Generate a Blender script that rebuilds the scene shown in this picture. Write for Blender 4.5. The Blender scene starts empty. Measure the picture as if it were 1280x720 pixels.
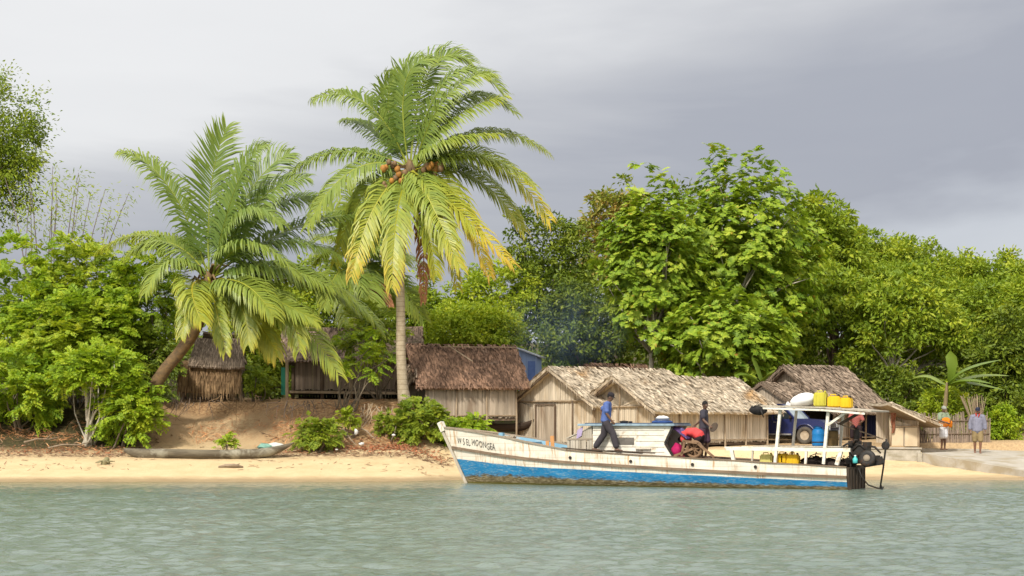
import bpy, bmesh, math, random
import numpy as np
from mathutils import Vector, Matrix, Quaternion

SC = bpy.context.scene
COL = SC.collection
PI = math.pi
R = math.radians
F_PX = 2400.0
CAM_H = 2.0
HOR = 527.0


def at(px, py, d):
    """point of the place seen at photo pixel (px, py), d metres away from the camera plane"""
    return Vector(((px - 640.0) / F_PX * d, d, CAM_H - (py - HOR) / F_PX * d))


# ------------------------------------------------------------------ objects
def tag(o, label=None, cat=None, group=None, kind=None):
    if label: o['label'] = label
    if cat: o['category'] = cat
    if group: o['group'] = group
    if kind: o['kind'] = kind
    return o


def thing(name, label, cat, loc=(0, 0, 0), rotz=0.0, group=None):
    o = bpy.data.objects.new(name, None)
    o.empty_display_size = 0.2
    COL.objects.link(o)
    o.location = loc
    o.rotation_euler = (0, 0, rotz)
    return tag(o, label, cat, group)


def link_mesh(name, me, m=None, parent=None, loc=None):
    if m is not None:
        ms = m if isinstance(m, (list, tuple)) else [m]
        for x in ms: me.materials.append(x)
    o = bpy.data.objects.new(name, me)
    COL.objects.link(o)
    if parent is not None: o.parent = parent
    if loc is not None: o.location = loc
    return o


def copy_tree(o, parent=None):
    c = o.copy()
    COL.objects.link(c)
    c.parent = parent
    for ch in o.children:
        copy_tree(ch, c)
    return c


class MB:
    """collects shapes and links them as one mesh object"""
    def __init__(self):
        self.v = []; self.f = []; self.mi = []; self.cur = 0; self.sm = []
        self.smooth = False

    def add(self, verts, faces):
        b = len(self.v)
        self.v.extend([tuple(p) for p in verts])
        for f in faces:
            self.f.append(tuple(i + b for i in f)); self.mi.append(self.cur); self.sm.append(self.smooth)

    def box(self, c, s, rot=None, taper=1.0):
        hx, hy, hz = s[0] / 2, s[1] / 2, s[2] / 2
        P = []
        for z in (-hz, hz):
            k = taper if z > 0 else 1.0
            for x, y in ((-hx, -hy), (hx, -hy), (hx, hy), (-hx, hy)):
                p = Vector((x * k, y * k, z))
                if rot is not None: p = rot @ p
                P.append(p + Vector(c))
        self.add(P, [(3, 2, 1, 0), (4, 5, 6, 7), (0, 1, 5, 4), (1, 2, 6, 5), (2, 3, 7, 6), (3, 0, 4, 7)])

    def beam(self, a, b, w, h=None, up=(0, 0, 1)):
        a = Vector(a); b = Vector(b); h = h or w
        t = (b - a); L = t.length; t.normalize()
        u = Vector(up)
        if abs(t.dot(u)) > 0.98: u = Vector((1, 0, 0))
        s = t.cross(u).normalized(); n = s.cross(t)
        P = []
        for q in (a, b):
            for x, y in ((-1, -1), (1, -1), (1, 1), (-1, 1)):
                P.append(q + s * (x * w / 2) + n * (y * h / 2))
        self.add(P, [(0, 1, 2, 3), (7, 6, 5, 4), (0, 4, 5, 1), (1, 5, 6, 2), (2, 6, 7, 3), (3, 7, 4, 0)])

    def tube(self, pts, rad, seg=8, caps=True, rough=0.0, rng=None):
        pts = [Vector(p) for p in pts]
        n = len(pts)
        if not isinstance(rad, (list, tuple)): rad = [rad] * n
        V = []; prev = None
        for i, p in enumerate(pts):
            t = (pts[min(i + 1, n - 1)] - pts[max(i - 1, 0)])
            if t.length < 1e-9: t = Vector((0, 0, 1))
            t.normalize()
            if prev is None:
                a = Vector((1, 0, 0)) if abs(t.x) < 0.9 else Vector((0, 1, 0))
                s = t.cross(a).normalized()
            else:
                s = (prev - t * prev.dot(t)).normalized()
            prev = s
            q = t.cross(s)
            for k in range(seg):
                an = 2 * PI * k / seg
                r = rad[i]
                if rough and rng: r *= 1 + rng.uniform(-rough, rough)
                V.append(p + s * (math.cos(an) * r) + q * (math.sin(an) * r))
        Fc = []
        for i in range(n - 1):
            for k in range(seg):
                k2 = (k + 1) % seg
                Fc.append((i * seg + k, i * seg + k2, (i + 1) * seg + k2, (i + 1) * seg + k))
        if caps:
            Fc.append(tuple(reversed(range(seg))))
            Fc.append(tuple((n - 1) * seg + k for k in range(seg)))
        self.add(V, Fc)

    def lathe(self, prof, c=(0, 0, 0), seg=16, rot=None):
        V = []; c = Vector(c)
        for r, z in prof:
            for k in range(seg):
                an = 2 * PI * k / seg
                p = Vector((r * math.cos(an), r * math.sin(an), z))
                if rot is not None: p = rot @ p
                V.append(p + c)
        Fc = []
        for i in range(len(prof) - 1):
            for k in range(seg):
                k2 = (k + 1) % seg
                Fc.append((i * seg + k, i * seg + k2, (i + 1) * seg + k2, (i + 1) * seg + k))
        Fc.append(tuple(reversed(range(seg))))
        Fc.append(tuple((len(prof) - 1) * seg + k for k in range(seg)))
        self.add(V, Fc)

    def blob(self, c, r, seg=12, rings=8, rot=None, lump=0.0, rng=None):
        V = []; c = Vector(c); ph = [rng.uniform(0, 6.3) for _ in range(6)] if rng else [0] * 6
        for i in range(rings + 1):
            th = PI * i / rings
            for k in range(seg):
                an = 2 * PI * k / seg
                d = Vector((math.sin(th) * math.cos(an), math.sin(th) * math.sin(an), math.cos(th)))
                s = 1.0
                if lump:
                    s += lump * (math.sin(d.x * 4 + ph[0]) * math.sin(d.y * 5 + ph[1]) + 0.6 * math.sin(d.z * 7 + ph[2] + d.x * 6) * math.sin(d.y * 8 + ph[3]))
                p = Vector((d.x * r[0] * s, d.y * r[1] * s, d.z * r[2] * s))
                if rot is not None: p = rot @ p
                V.append(p + c)
        Fc = []
        for i in range(rings):
            for k in range(seg):
                k2 = (k + 1) % seg
                Fc.append((i * seg + k, (i + 1) * seg + k, (i + 1) * seg + k2, i * seg + k2))
        self.add(V, Fc)

    def prism(self, poly, depth_vec):
        """polygon (3D points) extruded along depth_vec"""
        n = len(poly); d = Vector(depth_vec)
        P = [Vector(p) for p in poly] + [Vector(p) + d for p in poly]
        Fc = [tuple(range(n)), tuple(reversed(range(n, 2 * n)))]
        for i in range(n):
            j = (i + 1) % n
            Fc.append((i, i + n, j + n, j))
        self.add(P, Fc)

    def xform(self, M):
        self.v = [tuple(M @ Vector(p)) for p in self.v]

    def build(self, name, m, parent=None, loc=None, bevel=0.0, fixn=True):
        me = bpy.data.meshes.new(name)
        me.from_pydata(self.v, [], self.f)
        me.polygons.foreach_set('material_index', self.mi)
        me.polygons.foreach_set('use_smooth', self.sm)
        if fixn or bevel:
            bm = bmesh.new(); bm.from_mesh(me)
            bmesh.ops.remove_doubles(bm, verts=bm.verts, dist=1e-5) if bevel else None
            bmesh.ops.recalc_face_normals(bm, faces=bm.faces)
            if bevel:
                bmesh.ops.bevel(bm, geom=[e for e in bm.edges], offset=bevel, segments=2, affect='EDGES', clamp_overlap=True)
            bm.to_mesh(me); bm.free()
        me.update()
        return link_mesh(name, me, m, parent, loc)


def np_mesh(name, V, Fq, m, parent=None, loc=None, attrs=None, smooth=False):
    """fast mesh from numpy: V (n,3), Fq (m,4) quads (or list of arrays of different widths)"""
    me = bpy.data.meshes.new(name)
    arrs = Fq if isinstance(Fq, list) else [Fq]
    arrs = [a for a in arrs if len(a)]
    loops = np.concatenate([a.reshape(-1) for a in arrs]).astype(np.int32)
    tot = np.concatenate([np.full(len(a), a.shape[1], np.int32) for a in arrs])
    start = np.concatenate([[0], np.cumsum(tot)[:-1]]).astype(np.int32)
    me.vertices.add(len(V)); me.vertices.foreach_set('co', np.asarray(V, np.float32).reshape(-1))
    me.loops.add(len(loops)); me.loops.foreach_set('vertex_index', loops)
    me.polygons.add(len(tot)); me.polygons.foreach_set('loop_start', start)
    me.polygons.foreach_set('loop_total', tot)
    me.polygons.foreach_set('use_smooth', np.full(len(tot), smooth, dtype=bool))
    for k, a in (attrs or {}).items():
        at_ = me.attributes.new(k, 'FLOAT', 'POINT')
        at_.data.foreach_set('value', np.asarray(a, np.float32))
    me.update(calc_edges=True)
    me.validate()
    return link_mesh(name, me, m, parent, loc)


# ------------------------------------------------------------------ noise
def _hash(ix, iy, iz, seed):
    h = (ix * 374761393 + iy * 668265263 + iz * 2147483647 + seed * 1274126177) & 0xFFFFFFFF
    h = ((h ^ (h >> 13)) * 1274126177) & 0xFFFFFFFF
    return ((h ^ (h >> 16)) & 0xFFFF) / 65535.0


def vnoise(x, y, z=0.0, seed=0):
    x, y, z = np.broadcast_arrays(np.asarray(x, float), np.asarray(y, float), np.asarray(z, float))
    ix, iy, iz = np.floor(x).astype(np.int64), np.floor(y).astype(np.int64), np.floor(z).astype(np.int64)
    fx, fy, fz = x - ix, y - iy, z - iz
    fx, fy, fz = [f * f * (3 - 2 * f) for f in (fx, fy, fz)]
    out = 0
    for dx in (0, 1):
        for dy in (0, 1):
            for dz in (0, 1):
                w = (fx if dx else 1 - fx) * (fy if dy else 1 - fy) * (fz if dz else 1 - fz)
                out = out + w * _hash(ix + dx, iy + dy, iz + dz, seed)
    return out


def fbm(x, y, z=0.0, seed=0, oct=4):
    s = 0; a = 0.5
    for o in range(oct):
        s = s + a * (vnoise(np.asarray(x) * 2 ** o, np.asarray(y) * 2 ** o, np.asarray(z) * 2 ** o, seed + o) - 0.5)
        a *= 0.5
    return s


def sstep(a, b, x):
    t = np.clip((np.asarray(x, float) - a) / (b - a), 0, 1)
    return t * t * (3 - 2 * t)


# ------------------------------------------------------------------ materials
class NT:
    def __init__(self, name):
        self.m = bpy.data.materials.new(name); self.m.use_nodes = True
        self.t = self.m.node_tree; self.t.nodes.clear()
        self.out = self.n('ShaderNodeOutputMaterial')

    def n(self, typ, **kw):
        nd = self.t.nodes.new(typ)
        for k, v in kw.items(): setattr(nd, k, v)
        return nd

    def l(self, a, b): self.t.links.new(a, b)

    def coord(self, kind='Object', scale=(1, 1, 1), rot=(0, 0, 0)):
        tc = self.n('ShaderNodeTexCoord'); mp = self.n('ShaderNodeMapping')
        mp.inputs['Scale'].default_value = scale
        mp.inputs['Rotation'].default_value = rot
        self.l(tc.outputs[kind], mp.inputs['Vector'])
        return mp.outputs['Vector']

    def noise(self, vec, scale=1.0, detail=4.0, rough=0.6, dist=0.0):
        nd = self.n('ShaderNodeTexNoise')
        nd.inputs['Scale'].default_value = scale; nd.inputs['Detail'].default_value = detail
        nd.inputs['Roughness'].default_value = rough; nd.inputs['Distortion'].default_value = dist
        if vec is not None: self.l(vec, nd.inputs['Vector'])
        return nd.outputs['Fac']

    def ramp(self, fac, stops, interp='LINEAR'):
        nd = self.n('ShaderNodeValToRGB'); cr = nd.color_ramp; cr.interpolation = interp
        while len(cr.elements) < len(stops): cr.elements.new(0.5)
        for e, (p, c) in zip(cr.elements, stops):
            e.position = p
            e.color = (c, c, c, 1) if isinstance(c, (int, float)) else (*c, 1)
        self.l(fac, nd.inputs['Fac'])
        return nd.outputs['Color']

    def mix(self, fac, a, b, mode='MIX'):
        nd = self.n('ShaderNodeMix', data_type='RGBA', blend_type=mode)
        for sock, v in ((nd.inputs[0], fac), (nd.inputs[6], a), (nd.inputs[7], b)):
            if isinstance(v, (int, float)): sock.default_value = v
            elif isinstance(v, tuple): sock.default_value = (*v, 1) if len(v) == 3 else v
            else: self.l(v, sock)
        return nd.outputs[2]

    def math(self, op, a, b=0.0, c=None):
        nd = self.n('ShaderNodeMath', operation=op)
        for i, v in enumerate((a, b) if c is None else (a, b, c)):
            if isinstance(v, (int, float)): nd.inputs[i].default_value = v
            else: self.l(v, nd.inputs[i])
        return nd.outputs[0]

    def attr(self, name):
        return self.n('ShaderNodeAttribute', attribute_name=name).outputs['Fac']

    def island(self):
        return self.n('ShaderNodeNewGeometry').outputs['Random Per Island']

    def bump(self, h, strength=0.4, dist=0.02):
        nd = self.n('ShaderNodeBump'); nd.inputs['Strength'].default_value = strength
        nd.inputs['Distance'].default_value = dist
        self.l(h, nd.inputs['Height']); return nd.outputs['Normal']

    def principled(self, col, rough=0.7, metal=0.0, normal=None, spec=0.3):
        p = self.n('ShaderNodeBsdfPrincipled')
        if isinstance(col, tuple): p.inputs['Base Color'].default_value = (*col, 1)
        else: self.l(col, p.inputs['Base Color'])
        if isinstance(rough, (int, float)): p.inputs['Roughness'].default_value = rough
        else: self.l(rough, p.inputs['Roughness'])
        p.inputs['Metallic'].default_value = metal
        p.inputs['Specular IOR Level'].default_value = spec
        if normal is not None: self.l(normal, p.inputs['Normal'])
        return p

    def finish(self, shader):
        self.l(shader, self.out.inputs['Surface']); return self.m


def mat(name, c1, c2=None, scale=4.0, stretch=(1, 1, 1), lo=0.35, hi=0.65, rough=0.75, metal=0.0, bump=0.3, bdist=0.01,
        island=0.0, c3=None, s3=1.5, lo3=0.55, hi3=0.7, detail=5.0, spec=0.25, stretch3=(1, 1, 1)):
    t = NT(name)
    v = t.coord('Object', stretch)
    nz = t.noise(v, scale, detail, 0.65)
    c2 = c2 or tuple(x * 0.75 for x in c1)
    col = t.ramp(nz, [(lo, c1), (hi, c2)])
    if c3 is not None:
        n3 = t.noise(t.coord('Object', stretch3), s3, 4.0, 0.6, 0.4)
        col = t.mix(t.ramp(n3, [(lo3, 0.0), (hi3, 1.0)]), col, c3)
    if island:
        k = t.ramp(t.island(), [(0.0, 1.0 - island), (1.0, 1.0 + island)])
        col = t.mix(1.0, col, k, 'MULTIPLY')
    nm = t.bump(nz, bump, bdist) if bump else None
    return t.finish(t.principled(col, rough, metal, nm, spec).outputs[0])


LEAF_K = 1.88


def leaf_mat(name, dark, mid, light, trans=0.3, rough=0.45, spec=0.35, brown=None, brown_at=0.96):
    """leaf colour: differs from leaf to leaf (island) and from spray to spray (attribute tint)"""
    dark, mid, light = [(c[0] * LEAF_K * 1.28, c[1] * LEAF_K * 0.98, c[2] * LEAF_K) for c in (dark, mid, light)]
    t = NT(name)
    f = t.math('MULTIPLY_ADD', t.island(), 0.45, t.math('MULTIPLY', t.attr('tint'), 0.55))
    col = t.ramp(f, [(0.08, dark), (0.5, mid), (0.92, light)])
    if brown is not None:
        col = t.mix(t.ramp(t.island(), [(brown_at, 0.0), (min(1.0, brown_at + 0.01), 1.0)]), col, brown)
    p = t.principled(col, rough, 0.0, None, spec)
    tr = t.n('ShaderNodeBsdfTranslucent')
    t.l(t.mix(1.0, col, (1.25, 1.2, 0.55), 'MULTIPLY'), tr.inputs['Color'])
    mx = t.n('ShaderNodeMixShader'); mx.inputs[0].default_value = trans
    t.l(p.outputs[0], mx.inputs[1]); t.l(tr.outputs[0], mx.inputs[2])
    return t.finish(mx.outputs[0])
# ================================================================== camera, light, sky
cam_d = bpy.data.cameras.new('camera'); cam = bpy.data.objects.new('camera', cam_d); COL.objects.link(cam)
cam.location = (0, 0, CAM_H); cam.rotation_euler = (R(90), 0, 0)
cam_d.sensor_width = 36.0; cam_d.lens = F_PX / 1280 * 36.0
cam_d.shift_y = (HOR - 360.0) / 1280.0
cam_d.clip_start = 0.5; cam_d.clip_end = 3000
SC.camera = cam
SC.view_settings.view_transform = 'Standard'; SC.view_settings.look = 'None'
SC.view_settings.exposure = 0.22; SC.view_settings.gamma = 1.0; SC.view_settings.use_curve_mapping = False

SUN_EL, SUN_AZ = R(43), R(203)          # azimuth clockwise from +Y: behind the camera, over its left shoulder
sd = Vector((math.sin(SUN_AZ) * math.cos(SUN_EL), math.cos(SUN_AZ) * math.cos(SUN_EL), math.sin(SUN_EL)))
sun_l = bpy.data.lights.new('sun', 'SUN'); sun = bpy.data.objects.new('sun', sun_l); COL.objects.link(sun)
sun_l.energy = 3.6; sun_l.angle = R(6); sun_l.color = (1.0, 0.95, 0.86)
sun.rotation_euler = (-sd).to_track_quat('-Z', 'Y').to_euler()
sun.location = (0, 0, 60)

W = bpy.data.worlds.new('World'); SC.world = W; W.use_nodes = True
nt = W.node_tree; nt.nodes.clear()
def wn(t, **k):
    n = nt.nodes.new(t)
    for a, b in k.items(): setattr(n, a, b)
    return n
out = wn('ShaderNodeOutputWorld')
sky = wn('ShaderNodeTexSky', sky_type='NISHITA'); sky.sun_disc = False
sky.sun_elevation = SUN_EL; sky.sun_rotation = SUN_AZ
bg1 = wn('ShaderNodeBackground'); bg1.inputs['Strength'].default_value = 0.1
nt.links.new(sky.outputs[0], bg1.inputs[0])
tc = wn('ShaderNodeTexCoord')
mp = wn('ShaderNodeMapping'); mp.inputs['Scale'].default_value = (2.2, 2.2, 9.0)
nt.links.new(tc.outputs['Generated'], mp.inputs['Vector'])
nz = wn('ShaderNodeTexNoise'); nz.inputs['Scale'].default_value = 1.6; nz.inputs['Detail'].default_value = 6.0
nz.inputs['Roughness'].default_value = 0.5; nz.inputs['Distortion'].default_value = 0.35
nt.links.new(mp.outputs[0], nz.inputs['Vector'])
sx = wn('ShaderNodeSeparateXYZ'); nt.links.new(tc.outputs['Generated'], sx.inputs[0])
def wm(op, a, b=0.0, c=0.0):
    n = wn('ShaderNodeMath', operation=op)
    for i, v in enumerate((a, b, c)):
        if isinstance(v, (int, float)): n.inputs[i].default_value = v
        else: nt.links.new(v, n.inputs[i])
    return n.outputs[0]
# height in the cloud deck, pushed about by the noise; the deck lifts a little towards the right
h = wm('ADD', sx.outputs['Z'], wm('MULTIPLY', wm('SUBTRACT', nz.outputs['Fac'], 0.5), 0.21))
h = wm('ADD', h, wm('MULTIPLY', sx.outputs['X'], -0.20))
# the cloud is thin and bright on the sun's side of the sky, behind the camera
h = wm('ADD', h, wm('MULTIPLY', wm('MAXIMUM', wm('MULTIPLY', sx.outputs['Y'], -1.0), 0.0), 0.55))
cr = wn('ShaderNodeValToRGB'); cre = cr.color_ramp
stops = [(0.0, (0.57, 0.59, 0.63)), (0.045, (0.51, 0.53, 0.575)), (0.085, (0.345, 0.355, 0.405)), (0.125, (0.365, 0.375, 0.42)),
         (0.17, (0.51, 0.515, 0.54)), (0.215, (0.72, 0.72, 0.725)), (0.50, (0.95, 0.94, 0.93)), (1.0, (1.45, 1.42, 1.38))]
while len(cre.elements) < len(stops): cre.elements.new(0.5)
for e, (p, c) in zip(cre.elements, stops): e.position = p; e.color = (*c, 1)
nt.links.new(h, cr.inputs['Fac'])
bg2 = wn('ShaderNodeBackground'); bg2.inputs['Strength'].default_value = 1.0
nt.links.new(cr.outputs[0], bg2.inputs[0])
mxs = wn('ShaderNodeMixShader'); mxs.inputs[0].default_value = 0.93
nt.links.new(bg1.outputs[0], mxs.inputs[1]); nt.links.new(bg2.outputs[0], mxs.inputs[2])
nt.links.new(mxs.outputs[0], out.inputs['Surface'])

# ================================================================== ground
_YL = [-80, 40, 58, 64, 67, 70, 71.3, 74.2, 76, 85, 120, 700]
_ZL = [-9, -3, -1.0, 0, .38, .85, 1.2, 2.75, 2.85, 3.1, 7, 22]
_YR = [-80, 40, 58, 65.8, 70.2, 70.9, 71.3, 73, 80, 90, 130, 700]
_ZR = [-9, -3, -1.0, 0, .42, .55, .93, 1.05, 1.3, 2.2, 7, 22]


def ground_np(x, y, rough=True):
    x = np.asarray(x, float); y = np.asarray(y, float)
    yl = y - 1.3 * np.exp(-((x + 11.2) / 2.2) ** 2) * sstep(69.5, 71, y)
    if rough:
        yl = yl + (1.5 * fbm(x * 0.45, y * 0.45, 0, 3) + 0.7 * fbm(x * 1.6, y * 0.8, 0, 4)) * sstep(69.5, 71.5, y) * (1 - sstep(76, 80, y))
    sh = 1.1 * fbm(x * 0.22, 0.5, 0, 15, 3) * (1 - sstep(66, 69, y)) if rough else 0.0
    yl = yl + sh; y = y + sh
    zl = np.interp(yl, _YL, _ZL)
    zr = np.interp(y, _YR, _ZR)
    zr = zr - .3 * sstep(15.0, 15.6, x) * sstep(70.9, 71.3, y) * (1 - sstep(75.6, 76.0, y))
    t = sstep(-4.3, -1.6, x)
    z = zl * (1 - t) + zr * t
    if rough:
        z = z + 0.10 * fbm(x * 0.9, y * 0.9, 0, 7) * sstep(66, 70, y) + 0.03 * fbm(x * 2.5, y * 2.5, 0, 9) * sstep(64, 66, y)
        z = z + 2.0 * fbm(x * 0.03, y * 0.03, 0, 11) * sstep(95, 140, y)
    return z


def gz(x, y): return float(ground_np(np.array([x]), np.array([y]))[0])


def gp(px, d, dz=0.0):
    x = (px - 640.0) / F_PX * d
    return Vector((x, d, gz(x, d) + dz))


xs = np.concatenate([np.linspace(-500, -40, 24), np.arange(-38, -20, 1.0), np.arange(-20, 22, 0.17), np.arange(22, 40, 1.0), np.linspace(42, 500, 24)])
ys = np.concatenate([np.linspace(-120, 56, 30), np.arange(58, 63, 0.5), np.arange(63, 80, 0.17), np.arange(80, 130, 1.5), np.linspace(132, 900, 40)])
X, Y = np.meshgrid(xs, ys)
Z = ground_np(X, Y)
nx, ny = len(xs), len(ys)
idx = np.arange(nx * ny).reshape(ny, nx)
quads = np.stack([idx[:-1, :-1], idx[:-1, 1:], idx[1:, 1:], idx[1:, :-1]], -1).reshape(-1, 4)
t_r = sstep(-4.3, -1.6, X)
sand_bank = np.exp(-((X + 11.0) / 2.3) ** 2) * (1 - sstep(74.0, 75.5, Y))
earth = np.clip(sstep(0.78, 1.15, Z + 0.5 * fbm(X * 1.2, Y * 1.2, 0, 21)) * (1 - t_r) * (1 - 0.8 * sand_bank * (1 - sstep(2.1, 2.7, Z + 1.2 * fbm(X * 1.4, Y * 1.4, 0, 23)))) + t_r * sstep(71.5, 73.5, Y) * 0.6, 0, 1)
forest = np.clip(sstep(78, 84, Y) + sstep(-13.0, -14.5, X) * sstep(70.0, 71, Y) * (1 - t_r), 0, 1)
wrack = np.exp(-((Z - 0.80) / 0.13) ** 2) * (1 - t_r) + np.exp(-((Z - .40) / 0.06) ** 2) * t_r * 0.5

t = NT('sand_and_earth')
vec = t.coord('Object')
n1 = t.noise(vec, 1.3, 6, 0.65); n2 = t.noise(vec, 9.0, 5, 0.7); n3 = t.noise(vec, 38.0, 3, 0.6)
sand = t.ramp(n1, [(0.3, (0.58, 0.43, 0.235)), (0.7, (0.68, 0.53, 0.31))])
sand = t.mix(t.ramp(n2, [(0.58, 0.0), (0.75, 0.55)]), sand, (0.36, 0.22, 0.10))
sand = t.mix(t.math('MULTIPLY', t.ramp(n2, [(0.4, 0.25), (0.6, 1.0)]), t.attr('slope')), sand, (0.33, 0.21, 0.11))
soil = t.ramp(n2, [(0.3, (0.13, 0.07, 0.033)), (0.46, (0.29, 0.165, 0.078)), (0.66, (0.50, 0.33, 0.165))])
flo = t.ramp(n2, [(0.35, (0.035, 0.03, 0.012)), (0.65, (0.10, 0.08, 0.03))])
col = t.mix(t.attr('earth'), sand, soil)
wr = t.math('MULTIPLY', t.attr('wrack'), t.ramp(t.noise(t.coord('Object', (1, 2.2, 1)), 5.0, 5, 0.75), [(0.45, 0.0), (0.62, 1.0)]))
col = t.mix(wr, col, (0.17, 0.085, 0.045))
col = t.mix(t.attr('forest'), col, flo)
geo = t.n('ShaderNodeNewGeometry'); sp = t.n('ShaderNodeSeparateXYZ'); t.l(geo.outputs['Position'], sp.inputs[0])
hz = t.math('ADD', sp.outputs['Z'], t.math('MULTIPLY', n1, 0.08))
wet = t.ramp(hz, [(0.09, 1.0), (0.20, 0.0)])
col = t.mix(t.math('MULTIPLY', wet, 0.62), col, (0.20, 0.125, 0.055))
rg = t.math('SUBTRACT', 0.95, t.math('MULTIPLY', wet, 0.45))
nm = t.bump(t.math('ADD', n3, t.math('MULTIPLY', n2, 2.0)), 0.7, 0.05)
M_GROUND = t.finish(t.principled(col, rg, 0, nm, 0.25).outputs[0])
g = np_mesh('ground', np.stack([X, Y, Z], -1).reshape(-1, 3), quads, M_GROUND, attrs={'earth': earth.ravel(), 'forest': forest.ravel(), 'wrack': wrack.ravel(), 'slope': (sstep(0.95, 1.5, Z) * (1 - t_r)).ravel()}, smooth=True)
tag(g, kind='structure')

# ================================================================== water
xs = np.concatenate([np.linspace(-500, -26, 30), np.arange(-24, 24, 0.075), np.linspace(26, 500, 30)])
ys = np.concatenate([np.linspace(-120, 14, 20), np.arange(15, 20, 0.5), np.arange(20, 67.5, 0.08), [70, 76]])
X, Y = np.meshgrid(xs, ys)
rw = np.random.default_rng(5)
Zw = np.zeros_like(X)
wx = X + 0.5 * fbm(X * 0.5, Y * 0.5, 0, 31); wy = Y + 0.5 * fbm(X * 0.5, Y * 0.5, 0, 33)
for i in range(28):
    wl = 0.27 * (1.05 ** i); ang = rw.normal(R(70), R(48))
    k = 2 * PI / wl
    amp = 0.0052 * wl ** 0.75
    ph = rw.uniform(0, 6.28)
    mod = 0.55 + 0.9 * vnoise(X * 0.3 / wl + i * 7, Y * 0.3 / wl, 0, 40 + i)
    s = np.sin(k * (wx * math.cos(ang) + wy * math.sin(ang)) + ph)
    Zw += amp * mod * (s + 0.25 * np.cos(2 * (k * (wx * math.cos(ang) + wy * math.sin(ang)) + ph)))
fine = sstep(14, 21, Y) * (1 - sstep(23, 26, np.abs(X)))
calm = 0.22 + 0.78 * (1 - sstep(50, 62, Y))
Zw *= fine * calm
nx, ny = len(xs), len(ys)
idx = np.arange(nx * ny).reshape(ny, nx)
quads = np.stack([idx[:-1, :-1], idx[:-1, 1:], idx[1:, 1:], idx[1:, :-1]], -1).reshape(-1, 4)
shallow = sstep(-0.75, 0.0, ground_np(X, Y, False))
t = NT('lagoon_water')
vec = t.coord('Object', (1.0, 1.6, 1))
a = t.noise(vec, 8.0, 4, 0.65, 0.4); b = t.noise(vec, 0.22, 3, 0.5)
body = t.ramp(b, [(0.35, (0.105, 0.145, 0.115)), (0.65, (0.145, 0.185, 0.15))])
body = t.mix(t.math('MULTIPLY', t.attr('shallow'), 0.8), body, (0.20, 0.17, 0.085))
nm = t.bump(a, 0.8, 0.03)
p = t.principled(body, 0.10, 0, nm, 0.5); p.inputs['IOR'].default_value = 1.33
M_WATER = t.finish(p.outputs[0])
w = np_mesh('water', np.stack([X, Y, Zw], -1).reshape(-1, 3), quads, M_WATER, attrs={'shallow': shallow.ravel()}, smooth=True)
tag(w, kind='structure')

# ================================================================== sea wall and slipway
M_CONC = mat('concrete', (0.44, 0.40, 0.33), (0.30, 0.27, 0.21), 3.0, bump=0.3, c3=(0.17, 0.14, 0.06), s3=1.1, stretch3=(1, 1, 3.5), lo3=0.5, hi3=0.68)
M_CONC_TOP = mat('pale_concrete', (0.42, 0.38, 0.315), (0.33, 0.295, 0.24), 2.0, bump=0.2, c3=(0.30, 0.25, 0.17), s3=1.1, lo3=.48, hi3=.62)
RA, RB, RC, RD = at(1152, 566, 70.7), at(1330, 597, 65.0), at(1240, 562.5, 75.2), at(1400, 567, 74.0)


def ramp_z(x, y):
    for tri in ((RA, RB, RC), (RB, RD, RC)):
        a_, b_, c_ = tri
        den = (b_.y - c_.y) * (a_.x - c_.x) + (c_.x - b_.x) * (a_.y - c_.y)
        u = ((b_.y - c_.y) * (x - c_.x) + (c_.x - b_.x) * (y - c_.y)) / den
        v = ((c_.y - a_.y) * (x - c_.x) + (a_.x - c_.x) * (y - c_.y)) / den
        w_ = 1 - u - v
        if min(u, v, w_) > -0.15: return u * a_.z + v * b_.z + w_ * c_.z
    return 0.9


m = MB()
N = 14
top = [[None] * (N + 1) for _ in range(N + 1)]
V = []
for i in range(N + 1):
    for j in range(N + 1):
        u, v = i / N, j / N
        p = (RA * (1 - u) + RB * u) * (1 - v) + (RC * (1 - u) + RD * u) * v
        V.append(p)
Fq = [(i * (N + 1) + j, (i + 1) * (N + 1) + j, (i + 1) * (N + 1) + j + 1, i * (N + 1) + j + 1) for i in range(N) for j in range(N)]
base = len(V)
ring = [i * (N + 1) for i in range(N + 1)] + [N * (N + 1) + j for j in range(1, N + 1)] + [i * (N + 1) + N for i in range(N - 1, -1, -1)] + [j for j in range(N - 1, 0, -1)]
for r_ in ring: V.append(Vector((V[r_].x, V[r_].y, -0.6)))
for k in range(len(ring)):
    k2 = (k + 1) % len(ring)
    Fq.append((ring[k], base + k, base + k2, ring[k2]))
m.add(V, Fq)
tag(m.build('slipway', M_CONC_TOP), kind='structure')

# kerb along the landing side of the slipway
m = MB()
a = at(1150, 560.5, 74.6); b = at(1237, 561.5, 75.4)
m.prism([a + Vector((0, 0, .0)), b, b + Vector((0, .35, 0)), a + Vector((0, .35, 0))], (0, 0, -0.5))
tag(m.build('kerb', M_CONC, bevel=0.02), 'low weathered concrete kerb between the slipway and the stick fence', 'kerb')

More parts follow.
